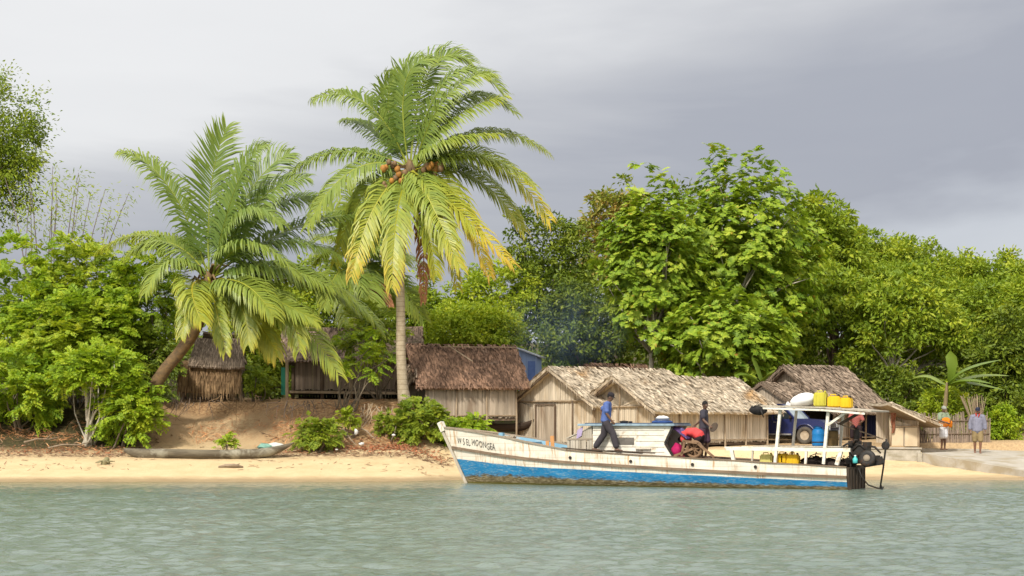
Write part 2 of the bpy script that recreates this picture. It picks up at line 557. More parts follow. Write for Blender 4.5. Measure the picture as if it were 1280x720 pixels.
# sea wall
m = MB()
a = at(1066, 561, 71.0); b = at(1151, 562, 70.75)
t_ = (b - a).normalized()
m.prism([a, b, b + Vector((0, .32, 0)), a + Vector((0, .32, 0))], (0, 0, -1.2))
sw = thing('sea_wall', 'low stained concrete sea wall above the sand beyond the boat stern', 'wall', (0, 0, 0))
m.build('wall', M_CONC, sw, bevel=0.015)
m = MB()
m.prism([a + Vector((0, -.05, .004)), b + Vector((0.04, -.05, .004)), b + Vector((.04, .38, .004)), a + Vector((0, .38, .004))], (0, 0, .07))
m.build('coping', M_CONC_TOP, sw, bevel=0.012)
m = MB()
c = at(1147, 566, 70.62)
m.prism([c, c + Vector((.18, 0, 0)), c + Vector((.18, .15, 0)), c + Vector((0, .15, 0))], (0, 0, -0.9))
m.build('buttress', M_CONC, sw, bevel=0.015)
# ================================================================== leaves, crowns, trees
def unit(a):
    return a / np.maximum(np.linalg.norm(a, axis=-1, keepdims=True), 1e-9)


def leaf_quads(c, d, n, L, Wd, fold=0.25, droop=0.0, wide=0.45):
    """one folded quad per leaf: c base points, d directions, n normals (arrays), L lengths, Wd widths"""
    d = unit(d); s = unit(np.cross(d, n)); n = np.cross(s, d)
    L = np.asarray(L)[:, None]; Wd = np.asarray(Wd)[:, None]
    tip = c + d * L - n * (droop * L)
    mid = c + d * (L * wide)
    r = mid + s * (Wd / 2) + n * (fold * Wd / 2)
    l = mid - s * (Wd / 2) + n * (fold * Wd / 2)
    V = np.stack([c, r, tip, l], 1).reshape(-1, 3)
    Q = np.arange(len(c) * 4).reshape(-1, 4)
    return V, Q


def leaf_big(c, d, n, L, Wd, fold=0.2, droop=0.15):
    """broad leaf of four quads about its midrib, bent down towards the tip"""
    d = unit(d); s = unit(np.cross(d, n)); n = np.cross(s, d)
    L = np.asarray(L)[:, None]; Wd = np.asarray(Wd)[:, None]
    b = c; m1 = c + d * L * .45 - n * droop * .15 * L; t_ = c + d * L - n * droop * L
    r1 = c + d * L * .28 + s * Wd * .42 + n * fold * Wd * .4; r2 = c + d * L * .66 + s * Wd * .46 + n * (fold * Wd * .3 - droop * .45 * L)
    l1 = c + d * L * .28 - s * Wd * .42 + n * fold * Wd * .4; l2 = c + d * L * .66 - s * Wd * .46 + n * (fold * Wd * .3 - droop * .45 * L)
    V = np.stack([b, m1, t_, r1, r2, l1, l2], 1).reshape(-1, 3)
    i = (np.arange(len(c)) * 7)[:, None]
    Q = np.concatenate([np.concatenate([i, i + 3, i + 4, i + 1], 1), np.concatenate([i + 1, i + 4, i + 2, i + 6], 1), np.concatenate([i, i + 1, i + 6, i + 5], 1)])
    return V, Q


def leaf_lobed(c, d, n, L, Wd, fold=0.15, droop=0.2):
    """breadfruit leaf: three pairs of pointed lobes and a pointed end"""
    d = unit(d); s = unit(np.cross(d, n)); n = np.cross(s, d)
    L = np.asarray(L)[:, None]; Wd = np.asarray(Wd)[:, None]
    def mp(f): return c + d * (L * f) - n * (droop * f * f * L)
    parts = []
    for f, w in ((.14, .36), (.36, .54), (.58, .46)):
        for sg in (-1, 1):
            parts.append(np.stack([mp(f - .10), mp(f + .09) + s * sg * Wd * w * .82 + n * fold * Wd * w, mp(f + .24) + s * sg * Wd * w + n * fold * Wd * w * .6, mp(f + .13)], 1))
    parts.append(np.stack([mp(.62), mp(.78) + s * Wd * .22, mp(1.0), mp(.78) - s * Wd * .22], 1))
    V = np.stack(parts, 1).reshape(-1, 3)
    return V, np.arange(len(V)).reshape(-1, 4)


def crown_points(rng, n, rad, low=-0.55, lump=0.35, shell=0.45, seed=0):
    """n clump centres in an uneven ellipsoid, denser towards its skin"""
    d = unit(rng.normal(size=(n * 3, 3)))
    d = d[d[:, 2] > low][:n]
    k = 1 + lump * 2 * fbm(d[:, 0] * 1.7 + seed, d[:, 1] * 1.7, d[:, 2] * 1.7, seed, 3)
    r = rng.uniform(0, 1, len(d)) ** shell * 0.82 + 0.18
    return d * (r * k)[:, None] * np.array(rad)[None, :], d


def make_crown(name, rng, rad, clumps, per, leaf, m, parent, centre, big=False, crad=0.12, low=-0.55, lump=0.35, shell=0.45, flat=0.6,
               wr=0.46, up=0.42, droop=0.15, rosette=False, seed=None, pts=None):
    seed = int(rng.integers(1, 999)) if seed is None else seed
    P, D = crown_points(rng, clumps, rad, low, lump, shell, seed) if pts is None else pts
    n = len(P)
    rc = crad * float(np.mean(rad)) * rng.uniform(0.6, 1.35, n)
    cid = np.repeat(np.arange(n), per)
    N = len(cid)
    if rosette:
        an = rng.uniform(0, 2 * PI, N); el = rng.uniform(-0.25, 0.75, N)
        axis = unit(D * 0.6 + np.array([0, 0, 0.8]) + rng.normal(size=(n, 3)) * 0.25)[cid]
        a = unit(np.cross(axis, np.array([0.31, 0.95, 0.05]))); b = np.cross(axis, a)
        rad_d = a * np.cos(an)[:, None] + b * np.sin(an)[:, None]
        d = unit(rad_d + axis * el[:, None])
        nrm = unit(axis + rng.normal(size=(N, 3)) * 0.25)
        c = P[cid] + rng.normal(size=(N, 3)) * (rc * 0.22)[cid][:, None]
    else:
        o = rng.normal(size=(N, 3)) * np.array([1, 1, flat]) * (rc * 0.62)[cid][:, None]
        c = P[cid] + o
        out_ = unit(o + D[cid] * (rc * 0.5)[cid][:, None])
        d = unit(out_ + rng.normal(size=(N, 3)) * 0.5 - np.array([0, 0, 0.25]))
        nrm = unit(np.array([0, 0, up]) + out_ * 0.45 + rng.normal(size=(N, 3)) * 0.45)
    L = leaf * rng.uniform(0.65, 1.25, N); Wd = L * wr * rng.uniform(0.8, 1.2, N)
    if big == 'lobed': V, Q = leaf_lobed(c, d, nrm, L, Wd, droop=droop)
    elif big: V, Q = leaf_big(c, d, nrm, L, Wd, droop=droop)
    else: V, Q = leaf_quads(c, d, nrm, L, Wd, droop=droop)
    tint = np.repeat(np.clip(rng.normal(0.5, 0.22, n), 0, 1)[cid], len(V) // N)
    o = np_mesh(name, V, Q, m, parent, centre, {'tint': tint})
    return o, P


def limb_tube(mb, rng, a, b, r0, r1, bow=0.12, seg=6, n=5):
    a = Vector(a); b = Vector(b); d = b - a; L = d.length
    off = Vector((rng.normal(), rng.normal(), abs(rng.normal()) * 0.5)) * (bow * L * 0.5)
    pts = []; rs = []
    for i in range(n + 1):
        k = i / n
        w = Vector((rng.normal(), rng.normal(), rng.normal())) * (0.015 * L if 0 < i < n else 0)
        pts.append(a + d * k + off * math.sin(PI * k) + w); rs.append(r0 + (r1 - r0) * k)
    mb.tube(pts, rs, seg)


def tree(name, label, group, px, d, top, bottom, half, m, bark, seed, clumps=150, per=40, leaf=0.25, trunk_px=None, base=None, trunk_r=0.16,
         limbs=14, depth=0.8, cat='tree', ground_dz=0.0, **kw):
    """crown spans the photo's rows top..bottom at distance d; half = half width in pixels"""
    rng = np.random.default_rng(seed)
    s = F_PX / d
    cz = CAM_H - ((top + bottom) / 2 - HOR) / s; rz = (bottom - top) / 2 / s; rx = half / s
    x = (px - 640) / s
    bx = ((trunk_px if trunk_px is not None else px) - 640) / s
    g0 = gz(bx, d) + ground_dz
    t_ = thing(name, label, cat, (bx, d, g0), 0, group)
    cen = Vector((x - bx, 0, cz - g0))
    cr_, P = make_crown('crown', rng, (rx, rx * depth, rz), clumps, per, leaf, m, t_, cen, **kw)
    mb = MB(); mb.smooth = True
    fork = Vector((cen.x * 0.45, 0, max(0.35, cen.z - rz * 0.55)))
    pts = [Vector((0, 0, -0.4))]; rs = [trunk_r * 1.25]
    for k in (0.15, 0.4, 0.7, 1.0):
        pts.append(Vector((fork.x * k ** 1.5 + rng.normal() * 0.05, rng.normal() * 0.05, fork.z * k))); rs.append(trunk_r * (1.05 - 0.35 * k))
    mb.tube(pts, rs, 8)
    for i in rng.choice(len(P), min(limbs, len(P)), replace=False):
        q = Vector(P[i]) + cen
        a = pts[-1] if rng.random() < 0.6 else pts[-2]
        if q.z < a.z + 0.1: q.z = a.z + 0.1 + abs(q.z - a.z) * 0.3
        limb_tube(mb, rng, a, Vector(a).lerp(q, .88), trunk_r * rng.uniform(0.3, 0.5), 0.018, seg=5)
    mb.build('trunk', bark, t_)
    return t_


M_BARK = mat('grey_bark', (0.24, 0.19, 0.13), (0.13, 0.10, 0.07), 9, (1, 1, 0.3), bump=0.5)
M_BARKP = mat('pale_bark', (0.55, 0.50, 0.40), (0.36, 0.31, 0.23), 7, (1, 1, 0.8), bump=0.4)
M_BARKD = mat('brown_bark', (0.16, 0.11, 0.07), (0.09, 0.06, 0.04), 9, (1, 1, 0.3), bump=0.5)
M_BRIGHT = leaf_mat('bright_feathery_leaves', (0.055, 0.125, 0.008), (0.115, 0.215, 0.012), (0.20, 0.29, 0.02), 0.35, rough=0.5, spec=0.25)
M_LIME = leaf_mat('lime_leaves', (0.065, 0.13, 0.008), (0.125, 0.21, 0.013), (0.205, 0.28, 0.024), 0.35, rough=0.5, spec=0.25)
M_DEEP = leaf_mat('deep_green_leaves', (0.026, 0.055, 0.006), (0.055, 0.10, 0.008), (0.11, 0.165, 0.014), 0.22, rough=0.5, spec=0.25)
M_BREAD = leaf_mat('breadfruit_leaves', (0.045, 0.105, 0.010), (0.10, 0.19, 0.014), (0.19, 0.28, 0.03), 0.3, rough=0.5, spec=0.25, brown=(0.38, 0.22, 0.04), brown_at=0.985)
M_WOOD = leaf_mat('forest_leaves', (0.045, 0.095, 0.008), (0.095, 0.17, 0.012), (0.18, 0.25, 0.02), 0.3, rough=0.5, spec=0.25)
M_RUSTY = leaf_mat('rusty_leaves', (0.05, 0.10, 0.010), (0.10, 0.14, 0.02), (0.20, 0.15, 0.05), 0.3, rough=0.5, spec=0.25)
M_FERN = leaf_mat('ferny_leaves', (0.04, 0.085, 0.008), (0.085, 0.15, 0.012), (0.15, 0.215, 0.02), 0.3, rough=0.5, spec=0.2)

# ---- the wood behind the huts, right to left; each tree is its own
G_FAR = 'broadleaf trees on the hillside behind the right huts'
FAR_LABEL = 'rounded green broadleaf tree in the dense hillside wood on the right, one among many alike'
far = [  # px, d, top, bottom, half
    (1075, 118, 288, 400, 52), (1112, 122, 296, 410, 46), (1150, 116, 306, 420, 50), (1188, 124, 314, 420, 44),
    (1222, 114, 322, 430, 44), (1262, 118, 321, 430, 46), (1300, 112, 318, 430, 46), (1098, 104, 330, 460, 52),
    (1146, 102, 338, 470, 48), (1194, 104, 346, 470, 48), (1240, 100, 352, 480, 50), (1288, 98, 350, 490, 48),
    (1040, 112, 276, 400, 44)]
for i, (px, d, tp, bt, hf) in enumerate(far):
    tree('broadleaf_tree', FAR_LABEL, G_FAR, px, d, tp, bt, hf, M_WOOD, M_BARK, 100 + i, clumps=170, per=62, leaf=0.27, trunk_r=0.2, lump=0.55, crad=0.17, wr=0.5)

tree('dark_evergreen_tree', 'dark glossy evergreen tree filling the wood behind the walking man in a grey jacket', None, 1262, 88, 385, 560, 58, M_DEEP, M_BARKD, 131, clumps=210, per=50, leaf=0.26, low=-0.9, crad=0.15)
tree('shade_tree', 'leafy tree with slanting bare trunks beside the banana plant and right-hand hut', None, 1130, 90, 350, 470, 72, M_WOOD, M_BARKP, 132, clumps=210, per=46, leaf=0.28, trunk_px=1108, trunk_r=0.13, limbs=20, crad=0.14)
tree('leaning_tree', 'thin tree with pale leaning trunk just left of the banana plant', None, 1178, 93, 380, 480, 46, M_WOOD, M_BARKP, 133, clumps=130, per=44, leaf=0.27, trunk_px=1126, trunk_r=0.12, limbs=14, crad=0.15)
tree('bushy_tree', 'bushy green tree rising directly behind the roof of the truck shelter', None, 1040, 91, 330, 470, 62, M_WOOD, M_BARKD, 134, clumps=210, per=46, leaf=0.27, low=-0.85, crad=0.14)
tree('tall_forest_tree', 'tall yellowish green tree right of the big breadfruit tree', None, 1022, 97, 240, 400, 58, M_WOOD, M_BARK, 135, clumps=190, per=46, leaf=0.3, lump=0.5, crad=0.14)
# breadfruit trees
tree('breadfruit_tree', 'tallest breadfruit tree with broad pale green leaves and twin white trunks', 'breadfruit trees behind the long thatched hut', 925, 87, 186, 470, 92, M_BREAD, M_BARKP, 141,
     clumps=900, per=9, leaf=0.43, trunk_px=868, trunk_r=0.17, limbs=40, big='lobed', rosette=True, low=-0.95, wr=0.68, lump=0.55, shell=0.5, droop=0.25)
tree('breadfruit_tree', 'slender breadfruit tree with one straight white trunk behind the middle hut', 'breadfruit trees behind the long thatched hut', 818, 84, 218, 456, 70, M_BREAD, M_BARKP, 142,
     clumps=650, per=9, leaf=0.40, trunk_px=812, trunk_r=0.13, limbs=34, big='lobed', rosette=True, low=-0.85, wr=0.66, lump=0.5, shell=0.5, droop=0.25)
tree('breadfruit_tree', 'low spreading breadfruit tree with big leaves just above the long thatched roof', 'breadfruit trees behind the long thatched hut', 905, 83, 370, 486, 86, M_BREAD, M_BARKP, 143,
     clumps=560, per=9, leaf=0.43, trunk_px=885, trunk_r=0.14, limbs=34, big='lobed', rosette=True, low=-0.95, wr=0.68, lump=0.5, shell=0.5, droop=0.25)
tree('rust_tipped_tree', 'tree with rusty brown leaves on top beside the dark evergreen', None, 768, 99, 230, 400, 50, M_RUSTY, M_BARK, 144, clumps=170, per=42, leaf=0.3, lump=0.6, crad=0.14)
tree('glossy_evergreen_tree', 'dark glossy evergreen with dense crown right of the tall coconut palm', None, 690, 92, 262, 440, 58, M_DEEP, M_BARKD, 145, clumps=230, per=46, leaf=0.25, low=-0.9, lump=0.45, crad=0.14)
tree('shady_evergreen_tree', 'dark green tree veiled in smoke behind the brown thatched roof', None, 735, 89, 350, 480, 66, M_DEEP, M_BARKD, 146, clumps=240, per=46, leaf=0.24, low=-0.95, crad=0.14)
tree('gap_tree', 'shaded green tree filling the wood between the two tall breadfruit trunks', None, 850, 96, 250, 470, 90, M_DEEP, M_BARKD, 147, clumps=260, per=46, leaf=0.32, low=-0.9, crad=0.14)
tree('inland_tree', 'shaded tree deep in the wood behind the tallest breadfruit', None, 960, 98, 290, 490, 80, M_DEEP, M_BARKD, 148, clumps=240, per=46, leaf=0.32, low=-0.95, crad=0.14)
tree('lime_shrub', 'lime green shrub rising above the brown thatched roof beside the palm trunk', None, 590, 83, 372, 460, 62, M_LIME, M_BARK, 149, clumps=200, per=46, leaf=0.2, low=-0.9, trunk_r=0.06, cat='shrub', crad=0.14)
tree('lime_tree', 'yellowish green tree between the tall palm and the dark evergreen', None, 610, 90, 325, 450, 60, M_LIME, M_BARK, 150, clumps=200, per=46, leaf=0.22, low=-0.9, lump=0.5, crad=0.14)
tree('village_tree', 'mid green tree behind the stilt house, seen between palm fronds', None, 420, 90, 325, 470, 80, M_WOOD, M_BARKD, 151, clumps=240, per=46, leaf=0.26, low=-0.9, crad=0.14)
tree('village_tree', 'green tree seen in the gap just right of the tall palm trunk', None, 528, 93, 342, 460, 44, M_WOOD, M_BARKD, 158, clumps=160, per=46, leaf=0.24, low=-0.9, crad=0.14)
tree('village_tree', 'green tree behind the small thatched lean-to, above its roof', None, 330, 88, 335, 490, 62, M_WOOD, M_BARKD, 152, clumps=220, per=46, leaf=0.24, low=-0.95, crad=0.14)
tree('village_shrub', 'leafy shrub in the gap between the lean-to and the stilt house', None, 335, 79, 430, 505, 24, M_FERN, M_BARKD, 153, clumps=80, per=40, leaf=0.16, low=-0.9, trunk_r=0.04, cat='shrub', crad=0.16)
tree('roadside_shrub', 'bright green shrub at the foot of the wood behind the man in grey', None, 1252, 79, 505, 570, 26, M_BRIGHT, M_BARKD, 154, clumps=110, per=40, leaf=0.17, low=-0.9, trunk_r=0.04, cat='shrub', crad=0.15)
tree('roadside_shrub', 'yellow green shrub between the banana plant and the stick fence', None, 1180, 80, 480, 555, 32, M_LIME, M_BARKD, 155, clumps=110, per=40, leaf=0.17, low=-0.9, trunk_r=0.04, cat='shrub', crad=0.15)
tree('roadside_shrub', 'dark shrub under the trees beyond the far right end of the landing', None, 1305, 82, 470, 575, 42, M_DEEP, M_BARKD, 156, clumps=130, per=40, leaf=0.2, low=-0.9, trunk_r=0.04, cat='shrub', crad=0.15)
tree('roadside_shrub', 'dark shrub behind the small shuttered hut', None, 1130, 83, 455, 545, 40, M_DEEP, M_BARKD, 157, clumps=130, per=40, leaf=0.2, low=-0.9, trunk_r=0.04, cat='shrub', crad=0.15)
# undergrowth far back so that no bare ground shows between the trunks: nobody could count it
rng = np.random.default_rng(77)
n = 1300
ux = np.concatenate([rng.uniform(-4, 44, n), rng.uniform(-26, -4, 500)]); uy = np.concatenate([rng.uniform(88, 108, n), rng.uniform(84, 100, 500)])
uz = ground_np(ux, uy, True)
P = np.stack([ux, uy, uz + rng.uniform(0.1, 1.9, len(ux))], 1)
make_crown('undergrowth', rng, (1, 1, 1), 0, 42, 0.27, M_DEEP, None, None, crad=0.75, pts=(P, unit(rng.normal(size=P.shape) + [0, 0, 1])))
tag(bpy.data.objects['undergrowth'], kind='stuff')

# ---- left-hand shrubs
def sprays(name, rng, P, D, per, m, parent, centre, reach=0.42, leaf=0.13, pairs=7):
    """feathery compound leaves: each spray a row of paired leaflets that arches outwards"""
    n = len(P); cid = np.repeat(np.arange(n), per); N = len(cid)
    an = rng.uniform(0, 2 * PI, N)
    d = unit(D[cid] * 0.9 + np.stack([np.cos(an), np.sin(an), rng.uniform(-0.35, 0.3, N)], 1))
    nrm = unit(np.array([0, -0.45, 0.9]) + rng.normal(size=(N, 3)) * 0.42)
    s = unit(np.cross(d, nrm)); nrm = np.cross(s, d)
    c0 = P[cid] + rng.normal(size=(N, 3)) * 0.10
    L = reach * rng.uniform(0.6, 1.25, N)
    Vs = []; cs = []; ds = []; ns = []; ls = []
    for k in range(pairs):
        f = (k + 0.8) / pairs
        c = c0 + d * (L * f)[:, None] - np.array([0, 0, 1.0]) * (L * 0.28 * f * f)[:, None]
        for sg in (-1, 1):
            cs.append(c); ds.append(unit(s * sg + d * 0.55 - nrm * 0.12 + rng.normal(size=(N, 3)) * 0.12)); ns.append(nrm + rng.normal(size=(N, 3)) * 0.18)
            ls.append(leaf * (1.15 - 0.55 * abs(f - 0.45)) * rng.uniform(0.8, 1.2, N))
    c = np.concatenate(cs); d_ = np.concatenate(ds); n_ = np.concatenate(ns); l_ = np.concatenate(ls)
    V, Q = leaf_quads(c, d_, n_, l_, l_ * 0.58, droop=0.12)
    tn = np.clip(rng.normal(0.5, 0.22, n), 0, 1)[cid]
    return np_mesh(name, V, Q, m, parent, centre, {'tint': np.repeat(np.tile(tn, 2 * pairs), 4)})


def feather_shrub(label, px, d, top, bottom, half, seed, m, n=110, per=5, stems=7, cat='shrub', group=None, trunk_px=None, stem_r=0.045, depth=0.8, leaf=0.15, bark=None, low=-0.8, reach=0.45, name='feathery_shrub'):
    rng = np.random.default_rng(seed)
    s = F_PX / d
    cz = CAM_H - ((top + bottom) / 2 - HOR) / s; rz = (bottom - top) / 2 / s; rx = half / s
    x = (px - 640) / s; bx = ((trunk_px or px) - 640) / s
    g0 = gz(bx, d)
    t_ = thing(name, label, cat, (bx, d, g0), 0, group)
    cen = Vector((x - bx, 0, cz - g0))
    P, D = crown_points(rng, n, (rx * .9, rx * depth * .9, rz * .9), low, 0.5, 0.5, seed)
    sprays('crown', rng, P, D, per, m, t_, cen, reach, leaf)
    mb = MB(); mb.smooth = True
    for i in rng.choice(len(P), min(stems, len(P)), replace=False):
        q = Vector(P[i]) + cen
        q.z = max(q.z, 0.5)
        limb_tube(mb, rng, Vector((rng.normal() * 0.15, rng.normal() * 0.15, -0.25)), q, stem_r * rng.uniform(.7, 1.2), 0.012, 0.25, 5, 6)
    mb.build('trunk', bark or M_BARK, t_)
    return t_


GL = 'feathery green shrubs on the left bank'
for a in [
    ('broad feathery shrub at the far left edge, tallest of the bank shrubs', 20, 76.5, 300, 470, 84, 201, M_BRIGHT, 230),
    ('feathery shrub with arching sprays below the bare stalks', 100, 77, 284, 440, 76, 202, M_LIME, 220),
    ('feathery shrub reaching towards the leaning palm crown', 172, 76, 300, 450, 66, 203, M_BRIGHT, 190),
    ('low feathery shrub overhanging the sand at the left edge', 25, 72.6, 425, 553, 62, 204, M_BRIGHT, 190),
    ('yellowish feathery shrub in the middle of the left bank', 95, 74, 375, 490, 66, 205, M_LIME, 210),
    ('fresh green shrub filling the middle of the bank behind the beach tree', 130, 74.6, 350, 480, 62, 207, M_BRIGHT, 200),
    ('fresh green shrub between the far left shrub and the yellowish one', 55, 75.0, 345, 480, 60, 208, M_BRIGHT, 190),
    ('dark leafy shrub in shade beside the leaning palm trunk', 172, 74.5, 400, 520, 42, 206, M_DEEP, 150),
]:
    feather_shrub(a[0], a[1], a[2], a[3], a[4], a[5], a[6], a[7], n=a[8], group=GL)
feather_shrub('small bright tree with a straight bare trunk standing on the beach edge', 120, 71.2, 432, 510, 60, 211, M_BRIGHT, n=150, stems=9, trunk_px=110, stem_r=0.05, cat='tree', bark=M_BARKP, low=-0.4, name='beach_tree')
feather_shrub('fresh green sapling beside the canoe at the foot of the bank', 160, 71.0, 462, 556, 40, 212, M_BRIGHT, n=100, stems=5, trunk_px=146, stem_r=0.04, cat='sapling', bark=M_BARK, name='sapling')
mb = MB(); mb.smooth = True; rngb = np.random.default_rng(3)
o = bpy.data.objects['beach_tree']
limb_tube(mb, rngb, (0, 0, -.2), (-0.12, 0, 2.2), 0.13, 0.085, 0.05, 8, 6)
mb.build('trunk', M_BARKP, o)

feather_shrub('sparse sapling in front of the stilt house with layered sprays', 455, 73.6, 408, 505, 46, 221, M_BRIGHT, n=44, per=3, stems=12, trunk_px=428, stem_r=0.035, cat='sapling', low=-0.6, name='sapling', leaf=0.14)
feather_shrub('slender bushy sapling whose sprays cover the roof of the stilt house', 462, 76.3, 372, 470, 50, 228, M_FERN, n=80, per=4, stems=10, trunk_px=474, stem_r=0.04, cat='sapling', low=-0.7, name='sapling', leaf=0.15)
feather_shrub('fern green bush hanging over the bank at the foot of the tall palm', 527, 71.6, 498, 560, 38, 222, M_FERN, n=150, per=5, stems=8, leaf=0.11, reach=0.3, name='bank_bush', cat='bush')
feather_shrub('bright low bush behind the boat bow under the brown hut', 582, 71.9, 521, 562, 34, 223, M_BRIGHT, n=110, per=5, stems=6, leaf=0.11, reach=0.3, name='bank_bush', cat='bush')
feather_shrub('deep green creeping bush on the sandy bank below the stilt house', 398, 70.3, 526, 562, 30, 224, M_FERN, n=90, per=5, stems=5, leaf=0.10, reach=0.28, name='bank_bush', cat='bush')
feather_shrub('small dark bush hanging from the eroded bank below the pale root fan', 482, 71.6, 518, 548, 16, 229, M_FERN, n=34, per=4, stems=5, leaf=0.09, reach=0.22, name='bank_bush', cat='bush')
feather_shrub('tiny yellow green bush near the top of the eroded bank', 436, 71.3, 512, 534, 12, 225, M_LIME, n=26, per=4, stems=4, leaf=0.09, reach=0.22, name='bank_bush', cat='bush')
feather_shrub('small tuft of green on the sand slope above the canoe', 283, 70.6, 546, 560, 10, 226, M_BRIGHT, n=14, per=4, stems=3, leaf=0.09, reach=0.22, name='green_tuft', cat='plant')
feather_shrub('light green bush by the laundry and the green door', 322, 76.5, 455, 495, 22, 227, M_FERN, n=50, per=4, stems=6, leaf=0.11, reach=0.3, name='garden_bush', cat='bush')

# ---- tree whose branch hangs in from beyond the left edge
tree('overhanging_tree', 'dense leafy branch end of a tall tree cut off by the left edge', None, -34, 84, 92, 278, 82, M_FERN, M_BARK, 231, clumps=420, per=70, leaf=0.17, trunk_px=-90, trunk_r=0.22, lump=0.55, low=-0.95, crad=0.17, limbs=24)

# ---- bare stalks
rng = np.random.default_rng(41)
base = gp(70, 79)
st = thing('bamboo_clump', 'clump of thin bare purplish stalks with wispy tops against the sky', 'bamboo', base)
M_STALK = mat('stalk', (0.22, 0.155, 0.15), (0.15, 0.11, 0.11), 5, bump=0.1)
tips = [(20, 222), (32, 240), (47, 215), (55, 228), (66, 208), (72, 225), (88, 216), (100, 222), (108, 240), (122, 236), (140, 240), (148, 262), (12, 250), (60, 246), (95, 262)]
wp = []; wd = []
for k, (tx, ty) in enumerate(tips):
    tip = at(tx, ty, 79 + rng.uniform(-1, 1)) - base
    b0 = Vector(((tx * 0.5 + 28 - 70) / F_PX * 79, rng.uniform(-.6, .6), 0.0))
    mid = Vector((b0.x + (tip.x - b0.x) * rng.uniform(.05, .3), tip.y * .5, tip.z * rng.uniform(.5, .7))); tip.x += rng.normal() * .35
    mb = MB(); pts = []
    for i in range(9):
        f = i / 8
        pts.append(b0 * (1 - f) ** 2 + mid * 2 * f * (1 - f) + tip * f * f)
    mb.tube(pts, [0.042 - 0.032 * i / 8 for i in range(9)], 5)
    mb.build('stem', M_STALK, st)
    for f in (0.72, 0.8, 0.88, 0.95, 1.0):
        q = b0 * (1 - f) ** 2 + mid * 2 * f * (1 - f) + tip * f * f
        wp.append(q); wd.append((rng.uniform(0.1, 1), rng.normal() * .4, rng.normal() * .3))
P = np.array([tuple(p) for p in wp]); D = unit(np.array(wd))
make_crown('foliage', rng, (1, 1, 1), 0, 16, 0.22, M_LIME, st, None, crad=0.42, pts=(P, D), wr=0.22)

# ---- banana plants
M_BANANA = leaf_mat('banana_leaf', (0.045, 0.10, 0.012), (0.075, 0.145, 0.02), (0.11, 0.18, 0.03), 0.35, rough=0.35, spec=0.5)
M_PSTEM = mat('banana_stem', (0.25, 0.20, 0.10), (0.14, 0.10, 0.05), 4, (1, 1, .3))


def banana_leaf(parent, pts, width, rng):
    pts = [Vector(p) for p in pts]
    n = 16; V = []; Fq = []
    def bz(f):
        return pts[0] * (1 - f) ** 2 + pts[1] * 2 * f * (1 - f) + pts[2] * f * f
    for i in range(n + 1):
        f = i / n; p = bz(f); t_ = (bz(min(1, f + .02)) - bz(max(0, f - .02))).normalized()
        s = t_.cross(Vector((0, 0, 1)));
        s = s.normalized() if s.length > 1e-3 else Vector((1, 0, 0))
        nn = s.cross(t_)
        w = width * (min(1, f / 0.18 if f > 0.06 else 0.05) * (1 - max(0, (f - .6) / .4) ** 2.2)) / 2
        w *= 1 + rng.uniform(-.12, .06)
        V += [p + s * w - nn * w * .35, p + nn * 0.01, p - s * w - nn * w * .35]
    for i in range(n):
        for k in range(2):
            Fq.append((i * 3 + k, i * 3 + k + 1, (i + 1) * 3 + k + 1, (i + 1) * 3 + k))
    V = np.array([tuple(v) for v in V])
    np_mesh('leaf', V, np.array(Fq), M_BANANA, parent, None, {'tint': np.full(len(V), rng.uniform(.2, .9))}, smooth=True)


def banana(label, px, d, crown_py, tips, width):
    rng = np.random.default_rng(int(px))
    b = gp(px, d); t_ = thing('banana_plant', label, 'banana plant', b, 0, 'banana plants by the huts')
    c = at(px + 6, crown_py, d) - b
    mb = MB(); mb.smooth = True
    mb.tube([Vector((0, 0, -.2)), c * 0.4, c * 0.8, c], [.14, .11, .08, .05], 8); mb.build('trunk', M_PSTEM, t_)
    for (mx, my, tx, ty, dy) in tips:
        banana_leaf(t_, [c - Vector((0, 0, .15)), at(mx, my, d + dy * .6) - b, at(tx, ty, d + dy) - b], width, rng)


banana('banana plant with broad leaves fanning over the stick fence', 1178, 79, 478, [(1192, 450, 1188, 438, -.3), (1195, 455, 1252, 450, -.5), (1215, 462, 1262, 470, .4), (1205, 470, 1256, 488, -.8), (1160, 460, 1140, 474, .8), (1205, 466, 1240, 480, -1.2)], 0.5)
banana('banana plant mostly hidden behind the truck shelter roof, one pale leaf showing', 950, 81, 478, [(955, 462, 975, 462, -.4), (930, 458, 918, 470, -.4), (948, 452, 940, 444, .2)], 0.6)
# ================================================================== coconut palms
def frond_mat(name):
    t = NT(name)
    f = t.math('ADD', t.attr('age'), t.math('MULTIPLY', t.math('SUBTRACT', t.island(), 0.5), 0.22))
    col = t.ramp(f, [(0.0, (0.14, 0.215, 0.045)), (0.35, (0.25, 0.31, 0.045)), (0.6, (0.40, 0.40, 0.035)), (0.8, (0.58, 0.42, 0.04)), (1.0, (0.40, 0.20, 0.05))])
    p = t.principled(col, 0.42, 0, None, 0.4)
    tr = t.n('ShaderNodeBsdfTranslucent'); t.l(t.mix(1.0, col, (1.2, 1.15, 0.5), 'MULTIPLY'), tr.inputs['Color'])
    mx = t.n('ShaderNodeMixShader'); mx.inputs[0].default_value = 0.3
    t.l(p.outputs[0], mx.inputs[1]); t.l(tr.outputs[0], mx.inputs[2])
    return t.finish(mx.outputs[0])


